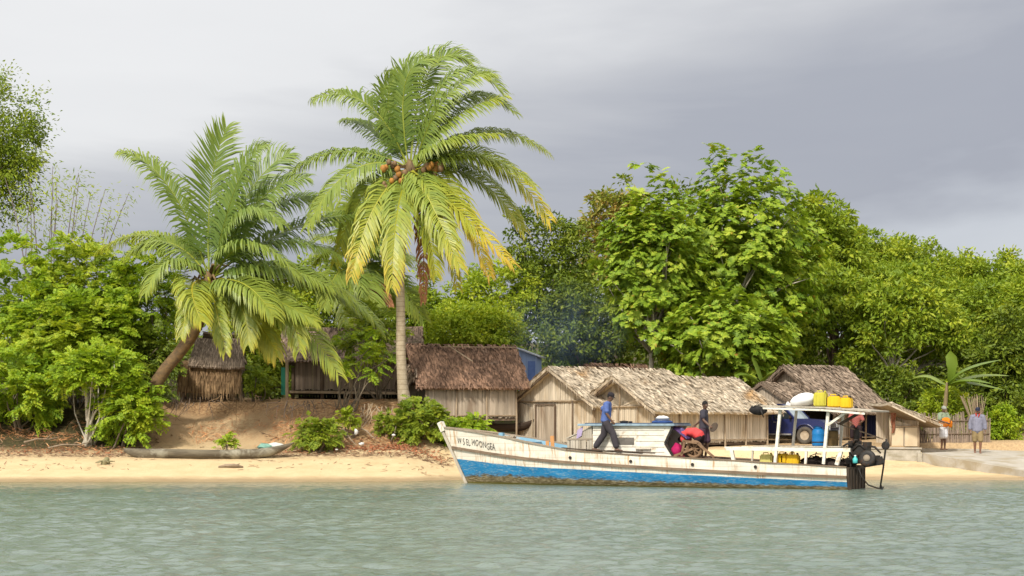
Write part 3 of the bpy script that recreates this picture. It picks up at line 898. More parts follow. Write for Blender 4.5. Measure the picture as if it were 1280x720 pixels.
M_FROND = frond_mat('palm_leaflets')
M_DEADF = leaf_mat('dead_palm_leaflets', (0.07, 0.045, 0.025), (0.12, 0.07, 0.035), (0.18, 0.11, 0.055), 0.15, rough=0.8, spec=0.1)
M_PTRUNK = None
t = NT('palm_trunk')
v = t.coord('Object')
wv = t.n('ShaderNodeTexWave', wave_type='BANDS', bands_direction='Z', wave_profile='SAW')
wv.inputs['Scale'].default_value = 1.7; wv.inputs['Distortion'].default_value = 1.4; wv.inputs['Detail'].default_value = 2; wv.inputs['Detail Scale'].default_value = 1.2
t.l(v, wv.inputs['Vector'])
n = t.noise(v, 5, 5, .65)
c = t.ramp(n, [(0.3, (0.50, 0.42, 0.30)), (0.7, (0.33, 0.26, 0.17))])
c = t.mix(t.ramp(wv.outputs['Fac'], [(0.0, 0.65), (0.22, 0.0)]), c, (0.17, 0.12, 0.075))
hh = t.math('ADD', wv.outputs['Fac'], n)
M_PTRUNK = t.finish(t.principled(c, 0.85, 0, t.bump(hh, .6, .03), .15).outputs[0])
M_PTRUNK2 = mat('mossy_palm_trunk', (0.20, 0.12, 0.05), (0.10, 0.065, 0.035), 5, (1, 1, 1.6), bump=0.5, bdist=.03, c3=(0.10, 0.10, 0.03), s3=1.3)
M_BOOT = mat('palm_fibre', (0.20, 0.13, 0.06), (0.09, 0.06, 0.03), 8, (1, 1, .4), bump=.6, bdist=.03)
M_RACHIS = mat('frond_midrib', (0.36, 0.36, 0.08), (0.26, 0.24, 0.06), 3, bump=.1)


def frond(parent, base, P, rng, Lmax=1.0, age0=0.1, age1=0.3, droop=0.5, wind=(0.25, 0, 0), pairs=94, m=None, name='frond', face=None):
    """P: three control points (world) of the midrib. Leaflets leave it both sides, sag and stream with the wind."""
    P = [Vector(p) - base for p in P]
    up = Vector((0, 0, 1))
    if face is None:
        # a blade twists on its stalk: the steeper it hangs, the more of its face it turns outwards
        dv = (P[2] - P[0]).normalized()
        k = .18 + .50 * max(0.0, -dv.z) + .30 * max(0.0, dv.z)
        face = (up * (1 - k) + Vector((rng.normal() * .25, -1, 0)) * k).normalized()
    def bz(f): return P[0] * (1 - f) ** 2 + P[1] * 2 * f * (1 - f) + P[2] * f * f
    def tg(f): return ((P[1] - P[0]) * (1 - f) + (P[2] - P[1]) * f).normalized()
    V = []; Q3 = []; Q4 = []; age = []
    n = 12
    # midrib, a flattened strip with three sides
    ring = []
    for i in range(n + 1):
        f = i / n; p = bz(f); t_ = tg(f)
        s = t_.cross(up); s = s.normalized() if s.length > .05 else Vector((1, 0, 0)); q = s.cross(t_)
        w = 0.045 * (1 - f) ** 0.8 + 0.006
        for a in (s * w, q * w * .8, -s * w, -q * w * .6):
            V.append(p + a); age.append(min(1, age0 + 0.33))
    for i in range(n):
        for k in range(4):
            k2 = (k + 1) % 4
            Q4.append((i * 4 + k, i * 4 + k2, (i + 1) * 4 + k2, (i + 1) * 4 + k))
    wind = Vector(wind)
    tw = rng.uniform(-.25, .25)
    for i in range(pairs):
        f = 0.13 + 0.87 * (i + rng.uniform(-.3, .3)) / pairs
        f = min(max(f, .1), 1.0)
        p = bz(f); t_ = tg(f)
        s = t_.cross(face or up); s = s.normalized() if s.length > .12 else Vector((1, 0, 0)); q = s.cross(t_)
        L0 = Lmax * (0.35 + 0.65 * math.sin(PI * min(1, (f - .08) * .62 + 0.30)) ** 1.0) * (1 - 0.32 * max(0, (f - .72) / .28) ** 1.5)
        for sg in (-1, 1):
            if rng.random() < 0.09: continue
            L = L0 * 1.30 * rng.uniform(.74, 1.12)
            d0 = (s * sg * (1.0 - .25 * f) + t_ * (0.55 + .5 * f) + q * (0.28 + tw * sg) + Vector(rng.normal(size=3)) * 0.08).normalized()
            d1 = (d0 + wind * .55 - up * droop * rng.uniform(.7, 1.3)).normalized()
            d2 = (d1 + wind * .7 - up * droop * 1.25).normalized()
            p1 = p + d0 * L * .36; p2 = p1 + d1 * L * .34; p3 = p2 + d2 * L * .30
            wdir = d0.cross(q); wdir = wdir.normalized() if wdir.length > .05 else t_
            w = 0.033 * (1 + .3 * rng.random()) * (1.1 - .35 * f)
            b = len(V)
            V += [p + wdir * w * .5, p - wdir * w * .5, p1 + wdir * w, p1 - wdir * w, p2 + wdir * w * .8, p2 - wdir * w * .8, p3]
            Q4 += [(b, b + 1, b + 3, b + 2), (b + 2, b + 3, b + 5, b + 4)]; Q3.append((b + 4, b + 5, b + 6))
            a0 = age0 + (age1 - age0) * f ** 1.5
            a = [a0] * 4 + [a0 + .05] * 2 + [a0 + .14 + .2 * max(0, age1 - .25)]
            age += a
    V = np.array([tuple(v_) for v_ in V])
    key = 'tint' if m is not None else 'age'
    return np_mesh(name, V, [np.array(Q4), np.array(Q3)], m or M_FROND, parent, None, {key: np.clip(age, 0, 1)})


# ---------------------------------------------------------------- tall palm
D0 = 73.0
base = gp(506, D0)
pal = thing('coconut_palm', 'tall coconut palm with straight ringed trunk and ripe coconuts', 'palm tree', base, 0, 'coconut palms on the bank')
rng = np.random.default_rng(9)
mb = MB(); mb.smooth = True
tp = [(506, 508, .26), (505, 497, .245), (503, 480, .20), (501, 440, .185), (501, 400, .175), (500, 350, .165), (503, 300, .155), (509, 250, .15), (513, 222, .14)]
mb.tube([at(a, b, D0) - base for a, b, r_ in tp], [r_ for a, b, r_ in tp], 14)
mb.build('trunk', M_PTRUNK, pal)
CR = (514, 214)
FR = [  # mid px,py  tip px,py  depth mid, depth tip, age0, age1, droop, len
    ((462, 118), (391, 112), .3, .5, .10, .28, .55, .95),
    ((425, 186), (352, 226), .2, .3, .12, .25, .75, .95),
    ((440, 208), (384, 284), -1.0, -1.5, .15, .32, .6, .95),
    ((458, 232), (418, 330), .9, 1.2, .15, .45, .6, .85),
    ((470, 250), (439, 346), -1.8, -2.4, .26, .72, .55, .9),
    ((496, 262), (490, 360), -2.1, -2.7, .24, .66, .5, .95),
    ((545, 236), (640, 330), -1.8, -2.6, .28, .78, .55, .95),
    ((560, 225), (612, 345), -1.1, -1.6, .28, .80, .55, .9),
    ((535, 245), (575, 335), -2.3, -3.1, .24, .60, .5, .95),
    ((600, 186), (688, 276), -.3, -.6, .20, .72, .6, .95),
    ((600, 160), (686, 192), .5, .6, .15, .42, .75, .95),
    ((575, 110), (645, 142), .2, .2, .12, .30, .6, .9),
    ((560, 80), (628, 102), -.5, -.6, .10, .25, .45, .95),
    ((535, 72), (590, 66), .5, .7, .08, .22, .4, .95),
    ((503, 95), (540, 62), -.2, -.2, .08, .2, .4, .9),
    ((484, 135), (494, 84), .8, 1.1, .06, .2, .4, .95),
    ((555, 112), (615, 80), -1.2, -1.8, .14, .32, .45, .95),
    ((560, 150), (632, 120), -1.1, -1.9, .15, .40, .5, .95),
    ((555, 180), (625, 168), -1.5, -2.6, .18, .42, .6, .95),
    ((475, 165), (430, 150), 1.2, 2.0, .05, .18, .6, .9),
    ((575, 200), (630, 240), 1.2, 1.9, .05, .2, .7, .9),
    ((545, 240), (572, 360), 1.0, 1.3, .35, .6, .6, .7),
    ((485, 245), (455, 320), 1.2, 1.6, .05, .2, .6, .8),
    ((590, 215), (655, 290), .5, .6, .18, .55, .6, .95),
    ((530, 255), (545, 345), -1.4, -1.9, .22, .55, .5, .85),
    ((590, 190), (668, 232), -.9, -1.4, .16, .45, .6, .95)]
c0 = at(*CR, D0)
for mp_, tp_, dm, dt, a0, a1, dr, L in FR:
    st_ = c0 + Vector((rng.normal() * .06, rng.normal() * .06, rng.normal() * .08))
    # Bezier control so that the curve passes near the middle point
    mp_ = (mp_[0], mp_[1] + (8 if mp_[1] < 150 else 0)); tp_ = (tp_[0], tp_[1] + (12 if tp_[1] < 120 else 0))
    mid = at(*mp_, D0 + dm); tip = at(*tp_, D0 + dt)
    ctrl = mid * 2 - (st_ + tip) * .5
    ctrl = mid.lerp(ctrl, .75)
    frond(pal, base, [st_, ctrl, tip], rng, L, a0, a1, dr * 1.35, (0.62 if tp_[1] < 175 else 0.34, 0.05, 0.02))
frond(pal, base, [at(522, 222, D0 - .3), at(532, 258, D0 - .6), at(529, 378, D0 - .5)], rng, .55, 0, 1, .9, (0.05, 0, 0), 70, M_DEADF, 'dead_frond')
M_NUT = mat('coconut_husk', (0.42, 0.19, 0.035), (0.26, 0.12, 0.03), 6, bump=.3, rough=.65)
M_NUT2 = mat('brown_coconut_husk', (0.22, 0.13, 0.06), (0.13, 0.08, 0.04), 6, bump=.2, rough=.6)
for i in range(38):
    left = i < 24
    px = rng.uniform(479, 511) if left else rng.uniform(528, 553); py = rng.uniform(202, 236) if left else rng.uniform(205, 226)
    p = at(px, py, D0 - rng.uniform(.85, 1.3)) - base
    mb = MB(); mb.smooth = True
    r_ = rng.uniform(.085, .125)
    mb.blob((0, 0, 0), (r_, r_, r_ * 1.2), 10, 8)
    mb.v = [tuple(Vector(v_) + p) for v_ in mb.v]
    mb.build('coconut', M_NUT if rng.random() < .62 else M_NUT2, pal)
mb = MB(); mb.smooth = True
for i in range(16):
    a = c0 - base + Vector((0, 0, .1)); b = at(rng.uniform(480, 552), rng.uniform(205, 232), D0 - rng.uniform(.1, .6)) - base
    mb.tube([a, (a + b) / 2 + Vector((0, 0, .15)), b], [.03, .02, .015], 5)
mb.blob(c0 - base, (.28, .26, .42), 12, 8, lump=.15, rng=random.Random(2))
mb.build('crown_heart', M_BOOT, pal)

# ---------------------------------------------------------------- leaning palm
D1 = 72.0
base = gp(184, D1)
pal = thing('coconut_palm', 'shorter coconut palm whose thick brown trunk leans over the lean-to hut', 'palm tree', base, 0, 'coconut palms on the bank')
rng = np.random.default_rng(19)
mb = MB(); mb.smooth = True
tp = [(186, 500, .28), (196, 478, .25), (208, 460, .22), (222, 444, .22), (236, 425, .24), (246, 405, .27), (254, 385, .28), (259, 362, .26), (262, 340, .16)]
mb.tube([at(a, b, D1) - base for a, b, r_ in tp], [r_ for a, b, r_ in tp], 14, rough=.06, rng=random.Random(4))
mb.build('trunk', M_PTRUNK2, pal)
mb = MB(); mb.smooth = True
for i in range(44):
    f = rng.uniform(0, 1); an = rng.uniform(0, 6.28)
    c = at(244 + 18 * f, 408 - 70 * f, D1) - base
    o_ = Vector((math.cos(an), math.sin(an) * .9, 0))
    mb.tube([c + o_ * .2, c + o_ * .42 + Vector((0, 0, .25)), c + o_ * (.6 + rng.uniform(0, .35)) + Vector((0, 0, .35 - rng.uniform(0, .9)))], [.085, .05, .015], 6)
mb.build('leaf_bases', M_BOOT, pal)
c0 = at(262, 352, D1)
FR = [
    ((214, 232), (152, 190), .2, .3, .06, .3, .55, 1.0),
    ((262, 235), (284, 158), .2, .3, .04, .16, .15, 1.1),
    ((312, 236), (362, 192), 1.1, 1.8, .02, .12, .3, 1.1),
    ((330, 262), (408, 246), .5, .7, .02, .12, .75, 1.1),
    ((300, 262), (352, 280), -1.0, -1.6, .04, .2, .6, 1.05),
    ((345, 300), (425, 322), .1, .1, .03, .18, .7, 1.05),
    ((345, 325), (440, 372), -.6, -.8, .08, .3, .7, 1.05),
    ((400, 352), (480, 416), .7, .9, .10, .3, .65, 1.0),
    ((355, 382), (424, 470), -1.0, -1.3, .14, .42, .6, 1.0),
    ((335, 370), (395, 402), -1.6, -2.2, .16, .40, .55, 1.0),
    ((305, 352), (342, 396), -2.2, -3.0, .20, .42, .5, 1.0),
    ((238, 358), (252, 402), -2.0, -3.0, .34, .52, .5, .95),
    ((214, 300), (160, 318), .5, .8, .14, .36, .6, 1.05),
    ((200, 292), (126, 312), 1.3, 2.0, .24, .48, .7, 1.0),
    ((215, 322), (182, 366), -1.2, -1.8, .12, .35, .6, .95),
    ((320, 400), (346, 446), -.4, -.6, .30, .62, .6, .85),
    ((296, 226), (330, 182), -.6, -.9, .03, .14, .5, .95),
    ((360, 285), (445, 268), 1.4, 2.0, .02, .14, .75, 1.0),
    ((310, 300), (372, 345), -1.8, -2.8, .1, .3, .6, 1.0),
    ((240, 375), (226, 420), -1.6, -2.2, .28, .5, .6, .65),
    ((270, 385), (282, 440), -1.5, -2.0, .28, .5, .6, .65),
    ((300, 375), (310, 430), -.9, -1.3, .25, .5, .6, .9),
    ((335, 330), (415, 360), -1.2, -1.7, .06, .28, .65, 1.05),
    ((365, 340), (450, 392), 1.2, 1.6, .06, .25, .65, 1.0),
    ((320, 250), (385, 222), -.3, -.4, .03, .15, .5, .95),
    ((345, 365), (375, 440), -1.5, -2.0, .2, .45, .6, .95)]
for mp_, tp_, dm, dt, a0, a1, dr, L in FR:
    st_ = c0 + Vector((rng.normal() * .08, rng.normal() * .08, rng.normal() * .12))
    mid = at(*mp_, D1 + dm); tip = at(*tp_, D1 + dt)
    ctrl = mid.lerp(mid * 2 - (st_ + tip) * .5, .75)
    frond(pal, base, [st_, ctrl, tip], rng, L, a0, a1, dr * 1.25, (0.22, 0.05, 0.0))

# ---------------------------------------------------------------- palm half hidden between the two
D2 = 81.0
base = gp(448, D2)
pal = thing('coconut_palm', 'pale coconut palm half hidden between the two front palms', 'palm tree', base, 0, 'coconut palms on the bank')
rng = np.random.default_rng(29)
mb = MB(); mb.smooth = True
mb.tube([at(448, 505, D2) - base, at(447, 430, D2) - base, at(446, 345, D2) - base], [.2, .17, .15], 12)
mb.build('trunk', M_PTRUNK, pal)
c0 = at(446, 338, D2)
for k, (tx, ty, mx, my, dt) in enumerate([(395, 250, 425, 275, 1), (440, 225, 442, 275, .5), (480, 235, 468, 275, -.6), (400, 300, 420, 300, -1.6), (385, 340, 415, 310, .6), (405, 385, 420, 340, -1.5),
                                       (430, 405, 438, 355, -2), (465, 400, 458, 352, -1.8), (490, 385, 475, 340, .8), (505, 330, 478, 305, -1.2), (500, 270, 475, 290, 1.4), (530, 400, 490, 345, .5), (545, 350, 500, 315, 1.2)]):
    tip = at(tx, ty, D2 + dt); mid = at(mx, my, D2 + dt * .5)
    ctrl = mid.lerp(mid * 2 - (c0 + tip) * .5, .7)
    frond(pal, base, [c0, ctrl, tip], rng, .95, .16, .36, .55, (.25, 0, 0), 64)
for k, (tx, ty) in enumerate([(462, 392), (478, 396), (490, 384)]):
    tip = at(tx, ty, D2 - 1.0)
    frond(pal, base, [c0, at((tx + 446) / 2 + 8, 352, D2 - .8), tip], rng, .4, 0, 1, .9, (0.05, 0, 0), 40, M_DEADF, 'dead_frond')
# ================================================================== huts
M_THATCH = mat('weathered_thatch', (0.52, 0.44, 0.33), (0.34, 0.27, 0.19), 3.0, (1, 1, 1), bump=.4, island=.36, c3=(0.33, 0.20, 0.09), s3=.6, lo3=.56, hi3=.68, rough=.9, spec=.1)
M_THATCHB = mat('brown_thatch', (0.235, 0.14, 0.09), (0.13, 0.08, 0.055), 3.0, bump=.4, island=.55, c3=(0.30, 0.22, 0.16), s3=.8, lo3=.6, hi3=.8, rough=.9, spec=.1)
M_THATCHG = mat('grey_thatch', (0.30, 0.23, 0.17), (0.19, 0.14, 0.10), 3.0, bump=.4, island=.4, rough=.9, spec=.1)
M_THATCHB2 = mat('dull_brown_thatch', (0.21, 0.15, 0.11), (0.12, 0.085, 0.065), 3.0, bump=.4, island=.5, c3=(0.10, 0.11, 0.04), s3=1.2, rough=.9, spec=.1)
M_STRAW = mat('straw_thatch', (0.34, 0.225, 0.12), (0.19, 0.12, 0.065), 3.0, bump=.4, island=.5, rough=.9, spec=.1)
M_SLAT = mat('palm_rib_wall', (0.60, 0.515, 0.395), (0.44, 0.365, 0.265), 2.2, (3, 3, .35), bump=.25, island=.16, c3=(0.36, 0.26, 0.15), s3=.9, stretch3=(2, 2, .5), lo3=.55, hi3=.75, rough=.8)
M_SLATG = mat('grey_rib_wall', (0.46, 0.38, 0.29), (0.32, 0.26, 0.19), 2.2, (3, 3, .35), bump=.25, island=.16, c3=(0.25, 0.18, 0.12), s3=.9, stretch3=(2, 2, .5), lo3=.55, hi3=.75, rough=.85)
M_SLATD = mat('dark_rib_wall', (0.33, 0.255, 0.195), (0.22, 0.165, 0.125), 2.2, (3, 3, .35), bump=.25, island=.18, rough=.85)
M_POLE = mat('pole_wood', (0.40, 0.31, 0.21), (0.26, 0.19, 0.12), 4, (1, 1, .4), bump=.3, rough=.85)
M_POLED = mat('dark_pole_wood', (0.17, 0.12, 0.08), (0.10, 0.07, 0.05), 4, (1, 1, .4), bump=.3, rough=.85)
M_DARKIN = mat('interior_shade', (0.035, 0.028, 0.022), (0.02, 0.016, 0.013), 3, bump=.2, rough=.95)  # near-black colour stands in for the shade inside the open huts


def thatch(mb, E0, E1, R1, R0, rng, courses=13, step=.04, length=.33, width=.036, thick=.10, shag=.12, fringe=.12, sag=.04):
    """thatched slope: eave E0-E1, ridge R0-R1; a rough slab under overlapping courses of palm leaf strips"""
    E0, E1, R1, R0 = [Vector(p) for p in (E0, E1, R1, R0)]
    n = (E1 - E0).cross(R0 - E0).normalized()
    if n.z < 0: n = -n
    seedv = rng.uniform(0, 50)
    U = max(4, int((E1 - E0).length / .35)); Vn = max(4, int((R0 - E0).length / .3))
    def P(u, v):
        a = E0.lerp(E1, u); b = R0.lerp(R1, u)
        p = a.lerp(b, v)
        k = float(fbm(p.x * .9 + seedv, p.y * .9, p.z * .9, 5, 3))
        return p + n * (k * sag * 3) - Vector((0, 0, sag * 1.6 * math.sin(PI * u) * (0.4 + .6 * v)))
    V = []; Fq = []
    for i in range(U + 1):
        for j in range(Vn + 1): V.append(P(i / U, j / Vn))
    off = len(V)
    for p in list(V): V.append(p - n * thick)
    w = Vn + 1
    for i in range(U):
        for j in range(Vn):
            a = i * w + j
            Fq.append((a, a + w, a + w + 1, a + 1)); Fq.append((off + a + 1, off + a + w + 1, off + a + w, off + a))
    for i in range(U):
        a = i * w; Fq.append((off + a, off + a + w, a + w, a)); a += Vn; Fq.append((a, a + w, off + a + w, off + a))
    for j in range(Vn):
        Fq.append((j, j + 1, off + j + 1, off + j)); a = U * w + j; Fq.append((off + a, off + a + 1, a + 1, a))
    mb.add(V, Fq)
    Lu = (E1 - E0).length; courses = int(courses * 1.8); shag = shag * .5
    for c in range(courses):
        v0 = c / courses
        cnt = int(Lu / step)
        for k in range(cnt + 1):
            if rng.random() < .06: continue
            u = (k + rng.uniform(-.5, .5)) / cnt
            u = min(max(u, -.01), 1.01)
            top = P(u, min(1, v0 + length / (R0 - E0).length)) + n * (.005 + .02 * rng.random())
            bot = P(u, v0) + n * rng.uniform(.02, .02 + shag * .7)
            dn = (bot - top); dn.normalize()
            side = (E1 - E0).normalized()
            ext = rng.uniform(.2, 1.0) * (fringe if c == 0 else .07)
            bot = bot + dn * ext + side * rng.normal() * .035 - (Vector((0, 0, 1)) * rng.uniform(0, .08) if c == 0 else Vector())
            wd = width * rng.uniform(.5, 1.3)
            mid = top.lerp(bot, .55) + n * rng.uniform(0, .025)
            s = side * wd / 2
            tw = n * rng.normal() * .012
            mb.add([top - s * .7, top + s * .7, mid + s + tw, mid - s - tw, bot + s * .45, bot - s * .45], [(0, 1, 2, 3), (3, 2, 4, 5)])


def verge(mb, A, B, rng, out, n=60, length=.3, width=.05):
    """ragged hanging fringe along a roof edge from A (eave) to B (ridge)"""
    A = Vector(A); B = Vector(B)
    for k in range(n):
        f = rng.random()
        p = A.lerp(B, f)
        d = Vector((0, 0, -1)) * rng.uniform(.4, 1) + (A - B).normalized() * rng.uniform(.2, .8) + Vector(out) * rng.normal() * .25
        d.normalize(); L = length * rng.uniform(.4, 1.2)
        s = (A - B).normalized() * width * rng.uniform(.5, 1.1) / 2
        q = p + Vector(out) * rng.uniform(-.05, .08)
        mb.add([q - s, q + s, q + d * L + s * .4, q + d * L - s * .4], [(0, 1, 2, 3)])


def ridge_cap(mb, A, B, rng, ax, n=160):
    A = Vector(A); B = Vector(B); ax = Vector(ax)
    for k in range(n):
        p = A.lerp(B, rng.random()) + Vector((0, 0, .03 + .04 * rng.random()))
        sd_ = 1 if rng.random() < .5 else -1
        d = (ax * sd_ + Vector((0, 0, -.55)) + (B - A).normalized() * rng.normal() * .35).normalized()
        s = (B - A).normalized() * rng.uniform(.02, .05)
        L = rng.uniform(.2, .5)
        mb.add([p - s, p + s, p + d * L + s * .5, p + d * L - s * .5], [(0, 1, 2, 3)])


def slat_wall(mb, p0, p1, z0, top, rng, w=.045, depth=.03, gapk=.0):
    """upright ribs side by side from p0 to p1 (x, y); top is a height or a function of the fraction along"""
    p0 = Vector((p0[0], p0[1], 0)); p1 = Vector((p1[0], p1[1], 0))
    L = (p1 - p0).length; n = max(1, int(L / w)); t_ = (p1 - p0).normalized(); nn = Vector((t_.y, -t_.x, 0))
    for i in range(n):
        f = (i + .5) / n
        zt = top(f) if callable(top) else top
        if zt - z0 < .04: continue
        zb = z0 + rng.uniform(-.04, .03)
        c = p0 + t_ * (L * f) + nn * rng.uniform(-.012, .012)
        ww = w * rng.uniform(.85, .98)
        a = c - t_ * ww / 2; b = c + t_ * ww / 2
        lean = t_ * rng.normal() * .008
        P = []
        for z, q in ((zb, Vector()), (zt, lean)):
            P += [a + q + nn * depth / 2 + Vector((0, 0, z)), b + q + nn * depth / 2 + Vector((0, 0, z)), b + q - nn * depth / 2 + Vector((0, 0, z)), a + q - nn * depth / 2 + Vector((0, 0, z))]
        mb.add(P, [(0, 1, 5, 4), (1, 2, 6, 5), (2, 3, 7, 6), (3, 0, 4, 7), (4, 5, 6, 7), (3, 2, 1, 0)])


def post(parent, x, y, z0, z1, r=.045, m=None, rng=None, name='post'):
    mb = MB(); mb.smooth = True
    j = (lambda: rng.normal() * .015) if rng is not None else (lambda: 0)
    mb.tube([(x, y, z0), (x + j(), y + j(), (z0 + z1) / 2), (x + j(), y + j(), z1)], [r * 1.05, r, r * .92], 8)
    return mb.build(name, m or M_POLE, parent)


def batten(parent, a, b, r=.022, m=None, name='batten'):
    mb = MB(); mb.tube([a, b], [r, r], 6); return mb.build(name, m or M_POLE, parent)


def gable_hut(name, label, K, yaw, L, W, zf, zw, zr, ov, seed, m_roof, m_wall, group=None, gable_open=False, hip=0.0, cat='hut', eave=.42, door=None, courses=13,
              wall_end=True, walls=True, stilts=True, width=.06, slatw=.045):
    """local axes: x along the ridge, y across; K = corner where the gable and the long side seen from the water meet (y=0, x=0).
    zf floor, zw wall top at the eave, zr ridge height, all above local ground level zero at K."""
    rng = np.random.default_rng(seed)
    h = thing(name, label, cat, K, yaw, group)
    slope = (zr - zw) / (W / 2)
    ze = zw - slope * eave
    # roof
    mb = MB()
    thatch(mb, (-ov, -eave, ze), (L + ov, -eave, ze), (L + ov - hip, W / 2, zr), (-ov, W / 2, zr), rng, courses, width=width)
    thatch(mb, (-ov, W + eave, ze), (L + ov, W + eave, ze), (L + ov - hip, W / 2, zr), (-ov, W / 2, zr), rng, courses, width=width)
    verge(mb, (-ov, -eave, ze), (-ov, W / 2, zr), rng, (-1, 0, 0), 90, .22)
    verge(mb, (-ov, W + eave, ze), (-ov, W / 2, zr), rng, (-1, 0, 0), 120, .30)
    ridge_cap(mb, (-ov, W / 2, zr), (L + ov - hip, W / 2, zr), rng, (0, 1, 0), int(L * 34))
    mb.build('roof', m_roof, h, fixn=False)
    if hip > 0 or True:
        mb = MB(); verge(mb, (L + ov, -eave, ze), (L + ov - hip, W / 2, zr), rng, (1, 0, 0), 70, .2); mb.build('roof_edge', m_roof, h, fixn=False)
    # rafters under the gable overhang
    for s in (0, 1):
        y0, y1 = (-eave, W / 2) if s == 0 else (W + eave, W / 2)
        mb = MB(); mb.tube([(-ov + .06, y0, ze - .16), (-ov + .06, y1, zr - .18)], [.04, .04], 6); mb.build('rafter', M_POLED, h)
    if not walls: return h, rng, slope
    gt = lambda f: zw + min(f, 1 - f) * W * slope - .06
    # long side seen from the water, in panels between posts
    np_ = max(2, int(round(L / 1.15)))
    for i in range(np_):
        mb = MB(); x0 = L * i / np_ + .03; x1 = L * (i + 1) / np_ - .03
        slat_wall(mb, (x0, 0.0), (x1, 0.0), zf + rng.uniform(-.04, .02), zw - .03, rng, slatw); mb.build('wall_panel', m_wall, h)
    for i in range(np_ + 1):
        post(h, L * i / np_, -.045, (-0.9 if stilts else zf) , zw - .02, .04, None, rng)
    for z in (zf + .1, zw - .12):
        batten(h, (0, -.055, z), (L, -.055, z), .02)
    # back and far end
    mb = MB(); slat_wall(mb, (0, W), (L, W), zf, zw - .03, rng, .09); mb.build('wall_panel', m_wall, h)
    if wall_end:
        mb = MB(); slat_wall(mb, (L, W), (L, 0), zf, gt, rng, .06); mb.build('wall_panel', m_wall, h)
    # floor
    mb = MB(); mb.box((L / 2, W / 2, zf - .06), (L - .06, W - .06, .09)); mb.build('floor', M_POLED, h)
    if stilts:
        for i in range(np_ + 1): post(h, L * i / np_, W - .05, -.9, zf, .05, M_POLED, rng, 'stilt')
    if not gable_open:
        mb = MB(); slat_wall(mb, (0.0, W - .02), (0.0, .02), zf, lambda f: min(zw - .02, gt(f)), rng, slatw); mb.build('gable_wall', m_wall, h)
        # gable triangle of slanting ribs
        mb = MB(); mb2 = MB()
        slat_wall(mb, (-.035, W - .05), (-.035, .05), zw - .08, gt, rng, slatw * 1.1); mb.build('gable_panel', m_wall, h)
        batten(h, (-.075, -.05, zw - .06), (-.075, W + .05, zw - .06), .035, M_POLE, 'tie_beam')
        for y in (0, W): post(h, -.05, y, -.9 if stilts else zf, zw, .05, None, rng)
    return h, rng, slope


YAW = R(40)
GHUT = 'thatched huts along the beach'
# ---- hut with the long roof, right behind the boat
K = at(820, 556, 70.9); K.z = gz(K.x, K.y)
zg = K.z
H3, rng, sl = gable_hut('thatched_hut', 'long pale thatched hut directly behind the boat cabin, its roof falling to the right', K, YAW, 6.0, 3.7, 1.22 - zg, 2.62 - zg, 3.72 - zg, .5, 301, M_THATCH, M_SLAT, GHUT, hip=.25)
# fan of slanting ribs on its gable
mb = MB()
zw = 2.62 - zg; zr = 3.72 - zg; W_ = 3.7
for k in range(46):
    a = R(14 + 152 * k / 45)
    d = Vector((0, math.cos(a), math.sin(a)))
    # length to the gable edges
    tlim = 9
    for sg in (1, -1):
        den = d.z + sg * d.y * sl
        if den > 1e-4: tlim = min(tlim, (zr - zw - .12) / den)
    p = Vector((-.075, W_ / 2, zw - .03))
    mb.beam(p + d * .05, p + d * tlim, .075, .02, up=(1, 0, 0))
mb.build('gable_fan', M_SLAT, H3)
post(H3, -.10, W_ / 2, zw - .1, zr - .15, .03, M_POLE, None, 'king_post')
for y in (.95, 1.95, 2.95): post(H3, -.07, y, 1.22 - zg, zw - .08, .025, M_POLE, rng)

# ---- hut left of it, with a door in its gable
K = at(742, 556, 72.6); K.z = gz(K.x, K.y); zg = K.z
H2, rng, sl = gable_hut('thatched_hut', 'pale thatched hut with a plank door in its gable, left of the long one', K, YAW, 5.9, 4.4, 1.2 - zg, 2.85 - zg, 4.1 - zg, .4, 302, M_THATCH, M_SLAT, GHUT, eave=.45, hip=.3)
dr = MB(); slat_wall(dr, (-.075, 3.2), (-.075, 2.15), 1.22 - zg, 2.62 - zg, rng, .06); door = dr.build('door', M_SLATG, H2)
mb = MB()
for a, b in (((-.105, 3.24, 1.2 - zg), (-.105, 3.24, 2.66 - zg)), ((-.105, 2.1, 1.2 - zg), (-.105, 2.1, 2.66 - zg)), ((-.105, 3.24, 2.66 - zg), (-.105, 2.1, 2.66 - zg))): mb.beam(a, b, .06)
mb.build('door_frame', M_POLED, H2)
post(H2, -.09, 1.1, 1.2 - zg, 2.8 - zg, .03, M_POLED, rng)
mb = MB(); slat_wall(mb, (-.10, 4.15), (-.07, 3.45), 1.0 - zg, lambda f: 2.75 - zg - .2 * f, rng, .055); mb.build('leaning_panel', M_SLAT, H2)
mb = MB(); mb.box((-.3, 2.2, 1.12 - zg), (.5, 3.6, .09)); mb.build('doorstep', M_POLED, H2)

# ---- brown hut on stilts next to the tall palm
K = at(532, 545, 74.0); K.z = 1.45; zg = K.z
H1, rng, sl = gable_hut('stilt_hut', 'grey walled hut with shaggy dark brown thatch, right of the tall palm trunk', K, R(15), 3.62, 3.4, 2.14 - zg, 3.62 - zg, 5.02 - zg, .42, 303, M_THATCHB, M_SLATG, GHUT, gable_open=True, eave=.35, courses=15, width=.075)
mb = MB(); mb.box((1.0, 1.7, (2.14 + 3.5) / 2 - zg), (.04, 3.2, 1.4)); mb.build('inner_wall', M_DARKIN, H1)  # dark board coloured as the shade behind the open gable
mb = MB(); rg = np.random.default_rng(8)
thatch(mb, (-.42, 3.75, 3.4 - zg), (-.42, -.2, 3.7 - zg), (-.2, .9, 4.3 - zg), (-.2, 2.4, 4.3 - zg), rg, 4, fringe=.45, thick=.04)
mb.build('gable_thatch', M_THATCHG, H1, fixn=False)
